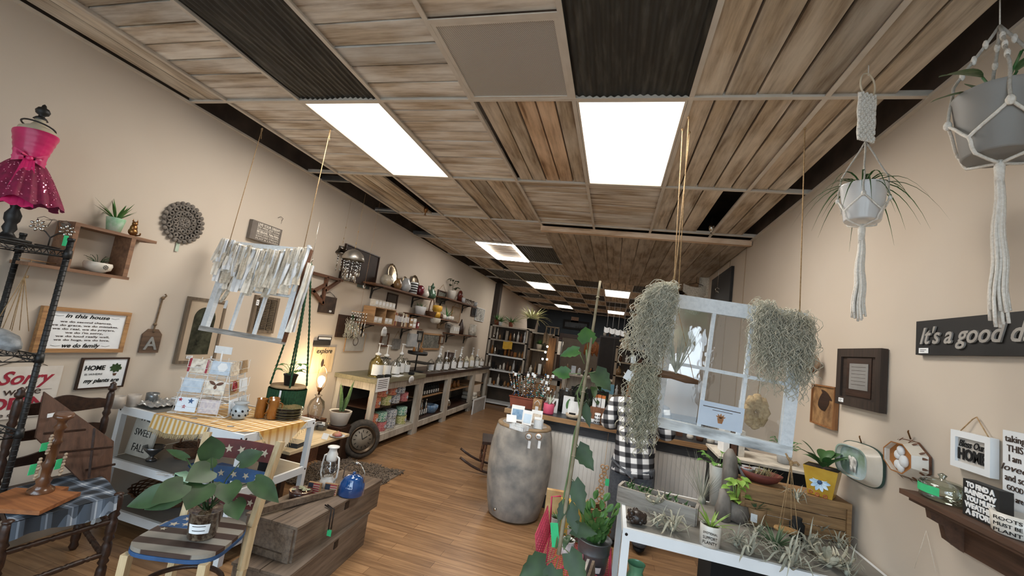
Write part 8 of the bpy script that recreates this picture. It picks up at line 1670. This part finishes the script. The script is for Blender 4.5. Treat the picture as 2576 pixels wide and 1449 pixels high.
def bigleaf(m,z,r0):
 for d,L_,W_,o in (((-1,-.3,.1),.16,.075,(-.06,-.02,.06)),((-1,.1,.0),.12,.045,(-.07,.0,.02)),((.6,-.3,-.5),.20,.15,(.02,-.05,.13)),((.6,-.3,.6),.14,.12,(.03,-.02,.08)),((.1,.5,.8),.12,.1,(0,.05,.05))):
  m.tube([(0,0,z),V(o)+V((0,0,z))],.004,5);m.leaf(V(o)+V((0,0,z)),d,(0,-.4,1),L_,W_,.25,'oval',.12)
 return mat('striped_calathea_leaf','3c6a3a','8aa27a',30,rough=.4,stretch=(1,4,1),sharp=.62)
macrame('large white macrame hanger holding a big grey pot near the right wall',3.925,-.56,2.80,2.335,.112,.215,.48,False,mat('matte_grey_pot','8f8d89','858380',6,rough=.5),('hanging_plant','broad striped-leaf plant in the big grey macrame pot','plant'),bigleaf)
# --- right wall pieces
t,w,h = pic('R',WR-.004,(2322,812),(2600,885),'word_sign',"long black sign lettered It's a good day on the right wall",'sign',ink,mat('black_sign_paint','1b1a1a','151414',9,rough=.6),0,.02)
t.matrix_world = frame('R',-(at(2322,812,X=WR).y-.40),(at(2322,812,X=WR).z+at(2332,893,X=WR).z)/2,WR-.004);d_ = t.children[0];d_.data = MB().b2((-.40,-.072,0),(.42,.072,.02)).mesh('panel',MATS['black_sign_paint'])
text(t,"It's a good day",-.085,.002,.024,.095,mat('silver_script','b0aca6','96928c',12,rough=.5,metal=.2),.56,.35,.0015,depth=.006);price(t,-.35,-.055,.021,.055,.022)
def wall_pic(a,b_,*r,**k):return pic('R',WR-.004,a,b_,*r,**k)
t,w,h = wall_pic((2122,879),(2230,1042),'barn_wood_picture','dark brown barn wood frame with a small grey letter on the right wall','picture frame',wood('black_brown_barn','3a2c23','211812',axis=1,vary=.1),wood('black_brown_barn2','3a2c23','211812',axis=0,vary=0),.045,.03)
m = MB();m.b2((-w*.28,-h*.32,.018),(w*.28,h*.34,.022));part(t,'mat_board',m,dkwood);m = MB();m.b2((-w*.2,-h*.2,.022),(w*.22,h*.24,.024));l_ = part(t,'letter',m,mat('grey_letter_paper','8d8b88','7e7c79',8));m = MB();[m.b2((-w*.15,h*(.18-.06*i),.024),(w*.17,h*(.185-.06*i),.0245)) for i in range(6)];part(l_,'print',m,ink_brown);price(t,-w*.34,-h*.42,.031)
t,w,h = wall_pic((2053,966),(2107,1084),'burnt_wood_picture','narrow wood-burned eagle picture on the right wall','picture',wood('orange_pine','9a6a3f','734925',axis=1,vary=0),mat('burnt_pine','a88256','5c3c22',20,sharp=.55),.008,.025)
m = MB();m.leaf((-w*.05,h*.3,.017),(.35,-1,0),(0,0,1),h*.45,w*.5,0,'oval',0);m.leaf((-w*.1,h*.38,.018),(1,-.4,0),(0,0,1),w*.5,h*.14,0,'oval',0);part(t,'eagle',m,dkwood)
p = at(2043,912,X=WR-.06);t = thing('glass_terrarium','silvered glass lantern ornament on the wall right of the hanging window','ornament',T(WR-.065,p.y,p.z-.07));m = MB();m.lathe([(.015,0),(.045,.03),(.052,.07),(.04,.10),(.015,.13),(.004,.14)],n=8);part(t,'faceted_body',m,mat('mercury_glass','b9a999','8d7b6b',14,rough=.15,metal=.8));m = MB();m.tube([(0,0,.14),(.03,0,.17),(.06,0,.17)],.002,5);part(t,'hook',m,silver)
# hung baking dishes
def dish(label,a,b_,octo,rot):
 M,w,h = fr('R',WR-.004,a,b_);t = thing('hanging_dish',label,'dish',M @ Rz(rot));n = 8 if octo else 40;dp = .055;ir = mat('cream_ceramic','d6cfc2','c6bdae',12,rough=.25,coat=.4)
 def ol(s):return [((abs(math.cos(a_))**(1 if octo else .6))*math.copysign(1,math.cos(a_))*w*.5*s,(abs(math.sin(a_))**(1 if octo else .6))*math.copysign(1,math.sin(a_))*h*.5*s) for a_ in [2*PI*(i+.5)/n for i in range(n)]]
 def rim(m,s0,z0,s1,z1):A_,B_ = ol(s0),ol(s1);m.add([(x,y,z0) for x,y in A_]+[(x,y,z1) for x,y in B_],[(i,(i+1) % n,n+(i+1) % n,n+i) for i in range(n)],not octo)
 m = MB();rim(m,1.0,.008,.78,dp);rim(m,.74,dp-.006,.70,.02);m.add([(x,y,.02) for x,y in ol(.70)],[tuple(range(n))]);rim(m,.78,dp,.74,dp-.006);part(t,'ceramic_body',m,ir)
 m = MB();rim(m,1.02,.002,1.02,.010);rim(m,1.02,.010,.97,.010);m.add([(x,y,.002) for x,y in ol(1.02)],[tuple(range(n))]);part(t,'coloured_edge',m,brwood if octo else mat('dark_teal_edge','2f4f48','233d38',9))
 m = MB();rim(m,.79,dp+.001,.73,dp+.001);m.add([(x,y,dp-.02) for x,y in ol(.72)],[tuple(range(n))]);part(t,'scene_panel',m,mat('ochre_panel','b3763c','99622f',12) if octo else mat('farm_scene','5c7a4a','b9cbd6',8,sharp=.5))
 m = MB()
 if octo:[m.ball((x,y,dp-.015),r_,10,sz=.5) for x,y,r_ in ((0,.03,.022),(-.02,.01,.02),(.02,-.01,.026),(0,-.04,.02),(-.02,-.03,.02))]
 else:m.ball((.0,-.005,dp-.015),.03,10,sz=.2,sx=1.2);m.ball((-.03,.012,dp-.014),.014,8,sz=.3);[m.cyl((x,-.02,dp-.014),(x,-.05,dp-.014),.004,n=6) for x in (-.018,-.006,.014,.024)]
 part(t,'painted_figure',m,paper if octo else mat('cow_hide','e0ddd6','1c1a19',30,sharp=.52));m = MB()
 for i in range(8 if octo else 4):
  a_ = 2*PI*(i+(0 if octo else .5))/(8 if octo else 4)
  for q_ in ((-.3,.3) if octo else (0,)):m.leaf((w*.41*math.cos(a_+q_),h*.41*math.sin(a_+q_),dp*.62),(math.cos(a_),math.sin(a_),-1),(math.cos(a_),math.sin(a_),1),.03,.010,0,'oval',0)
 part(t,'leaf_marks',m,brwood if octo else ink);m = MB();m.tube([(0,h*.5,.005),(0,h*.5+.03,.015),(.012,h*.5+.035,.02)],.003,6);part(t,'hook',m,brass)
dish('white rectangular baking dish painted with a cow scene, hung on the wall',(2122,1098),(2226,1246),False,2);dish('white octagonal fluted dish with brown teardrops, hung on the wall',(2248,1092),(2348,1232),True,2)
t,w,h = wall_pic((2412,1082),(2514,1207),'framed_sign','white framed glass sign Bless Our HOME on a cord','sign',white,mat('soft_grey_glass','c3beb7','b5b0a9',6,rough=.2),.022,.025)
text(t,'Bless Our',0,h*.17,.018,.042,ink,w*.66,.35,.0004);text(t,'HOME',0,-h*.12,.018,.058,ink,w*.7,0,.0022);m = MB();m.tube([(-w*.36,h/2,.01),(-w*.1,h/2+.05,.004),(.0,h/2+.06,.004),(w*.36,h/2-.005,.01)],.002,5);part(t,'cord',m,twine)
t,w,h = wall_pic((2540,1083),(2650,1330),'word_sign','white lettered house rules sign cut by the right edge of the view','sign',ink,white,0,.018)
for i,(s,k) in enumerate((('taking',.5),('THIS',.4),('I am',.3),('loved',.7),('and so',.5),('GOOD',.4),('we are',.4))):text(t,s,-w*.18,h*(.40-.12*i),.019,.03,ink_brown,w*k,.3*(i == 3))
# brown bracket shelf and its things
SH = 1.205;p = at(2293,1233,X=3.97);ya = p.y;t = thing('bracket_shelf','dark brown wooden wall shelf with a scalloped apron at the right edge','wall shelf',T(0,0,0))
rw = wood('red_brown_shelf','5d4130','3b281c',axis=1,vary=.1);SH = p.z;m = MB();m.b2((3.93,ya-1.0,SH-.018),(WR-.001,ya,SH));m.b2((3.945,ya-1.0,SH-.032),(WR-.001,ya-.03,SH-.018));part(t,'shelf_board',m,rw);m = MB();m.b2((4.05,ya-1.0,SH-.15),(WR-.001,ya-.07,SH-.032));part(t,'apron',m,rw)
for y in (ya-.12,ya-.62):m = MB();m.M = T(0,y,SH-.033) @ Rx(90);m.prism([(4.05,0),(3.95,0),(3.955,-.03),(3.99,-.045),(4.0,-.09),(4.05,-.12)],-.012,.012);part(t,'corbel',m,rw)
m = MB();yv_ = at(2365,1258,X=4.0).y;t = thing('glass_cake_box','oval clear glass covered dish with a green label on the bracket shelf','glass dish',T(4.005,ya-.10,SH+.001));m.lathe([(.045,0),(.066,.006),(.07,.055),(.064,.06)],n=32,sx=.85,sy=1.15,cap1=False);part(t,'glass_body',m,glass('greenish_glass',(.88,.96,.9),clear=.85,gloss=.12));m = MB();m.lathe([(.068,.061),(.05,.07),(.012,.075),(.008,.08),(.014,.09),(.002,.097)],n=28,sx=.85,sy=1.15,cap0=False);part(t,'glass_lid',m,glass('greenish_glass'));m = MB();m.grid(lambda u,v:(-.059*math.cos((u-.5)*1.5),.081*math.sin((u-.5)*1.5),.022+.028*v),8,1);part(t,'green_label',m,green_tag)
yb0,yb1 = at(2420,1270,X=3.97).y,at(2512,1305,X=3.97).y;t = thing('block_sign','black block sign TO FIND A RAINBOW YOU MUST WEATHER A STORM','sign',frame('R',-(yb0+yb1)/2,SH+.058,3.972));w,h = yb0-yb1,.114;m = MB();m.b2((-w/2,-h/2,-.035),(w/2,h/2,0));part(t,'block',m,MATS['black_sign_paint'])
for i,(s,k) in enumerate((('TO FIND A',.78),('RAINBOW',.86),('YOU MUST',.8),('WEATHER',.86),('A STORM',.8))):text(t,s,0,h*(.37-.185*i),.001,.022,paper,w*k,0,.0012)
t = thing('lettered_bowl','white bowl with black lettering at the right edge of the bracket shelf','bowl',T(4.0,at(2560,1320,X=4.0).y-.01,SH+.001));m = MB();m.lathe([(.055,0),(.058,.004),(.062,.058),(.058,.06),(.001,.01)],n=32,cap1=False);part(t,'bowl_body',m,gz('white_glaze','e'));[text(t,s,0,0,0,.014,ink,.06,R=Rz(-60-.0) @ T(0,-.0605,.045-.017*i) @ Rx(90)) for i,s in enumerate(('ROOTS','MUST BE','PLANT'))]
m = MB();m.tube([at(2330,1335,X=WR-.01),at(2300,1430,X=WR-.01)],.001,4);m.tube([at(2330,1335,X=WR-.01),at(2355,1440,X=WR-.01)],.001,4);solo('twine_loop','thin white cord triangle hanging on the wall below the bracket shelf','cord',m,cord)
# clothes and dark board hung on the far right wall, S hook
t = thing('baby_onesies','pale printed baby garments hanging from the dropped ceiling on the right','clothing',T(0,0,0));p = at(1775,700,Y=4.6)
for k,(px,py) in enumerate(((1782,668),(1752,712))):
 p = at(px,py,Y=4.6-.0*k);m = MB();m.grid(lambda u,v:(p.x+(u-.5)*(.22+.14*(v < .35)),4.6+.03*math.sin(u*6+k),p.z-.02-.42*v-.05*math.sin(u*3)),8,10);m2 = part(t,'garment',m,rag[2]);m = MB();m.tube([(p.x-.1,4.6,p.z-.03),(p.x,4.6,p.z+.0),(p.x+.1,4.6,p.z-.03)],.004,5);m.tube([(p.x,4.6,p.z),(p.x,4.6,2.853)],.003,4);part(t,'hanger',m,ink)
t,w,h = pic('R',WR-.004,(1797,705),(1840,765),'dark_board','dark lettered board on the right wall beyond the hanging clothes','sign',ink,MATS['black_sign_paint'],0,.03)
m = MB();p = at(1804,735,Y=3.0);m.tube([p+V((0,0,.05)),V((p.x,3.0,2.853))],.0015,4);m.tube([p+V((.02*math.cos(a_),0,.03+.02*math.sin(a_))) for a_ in [PI*.1+i*.35 for i in range(10)]]+[p+V((-.015*math.cos(a_),0,-.01+.022*math.sin(a_))) for a_ in [PI+i*-.35 for i in range(9)]],.003,5);solo('metal_hook','pale S-shaped metal hook beyond the right hanging window','hook',m,silver)
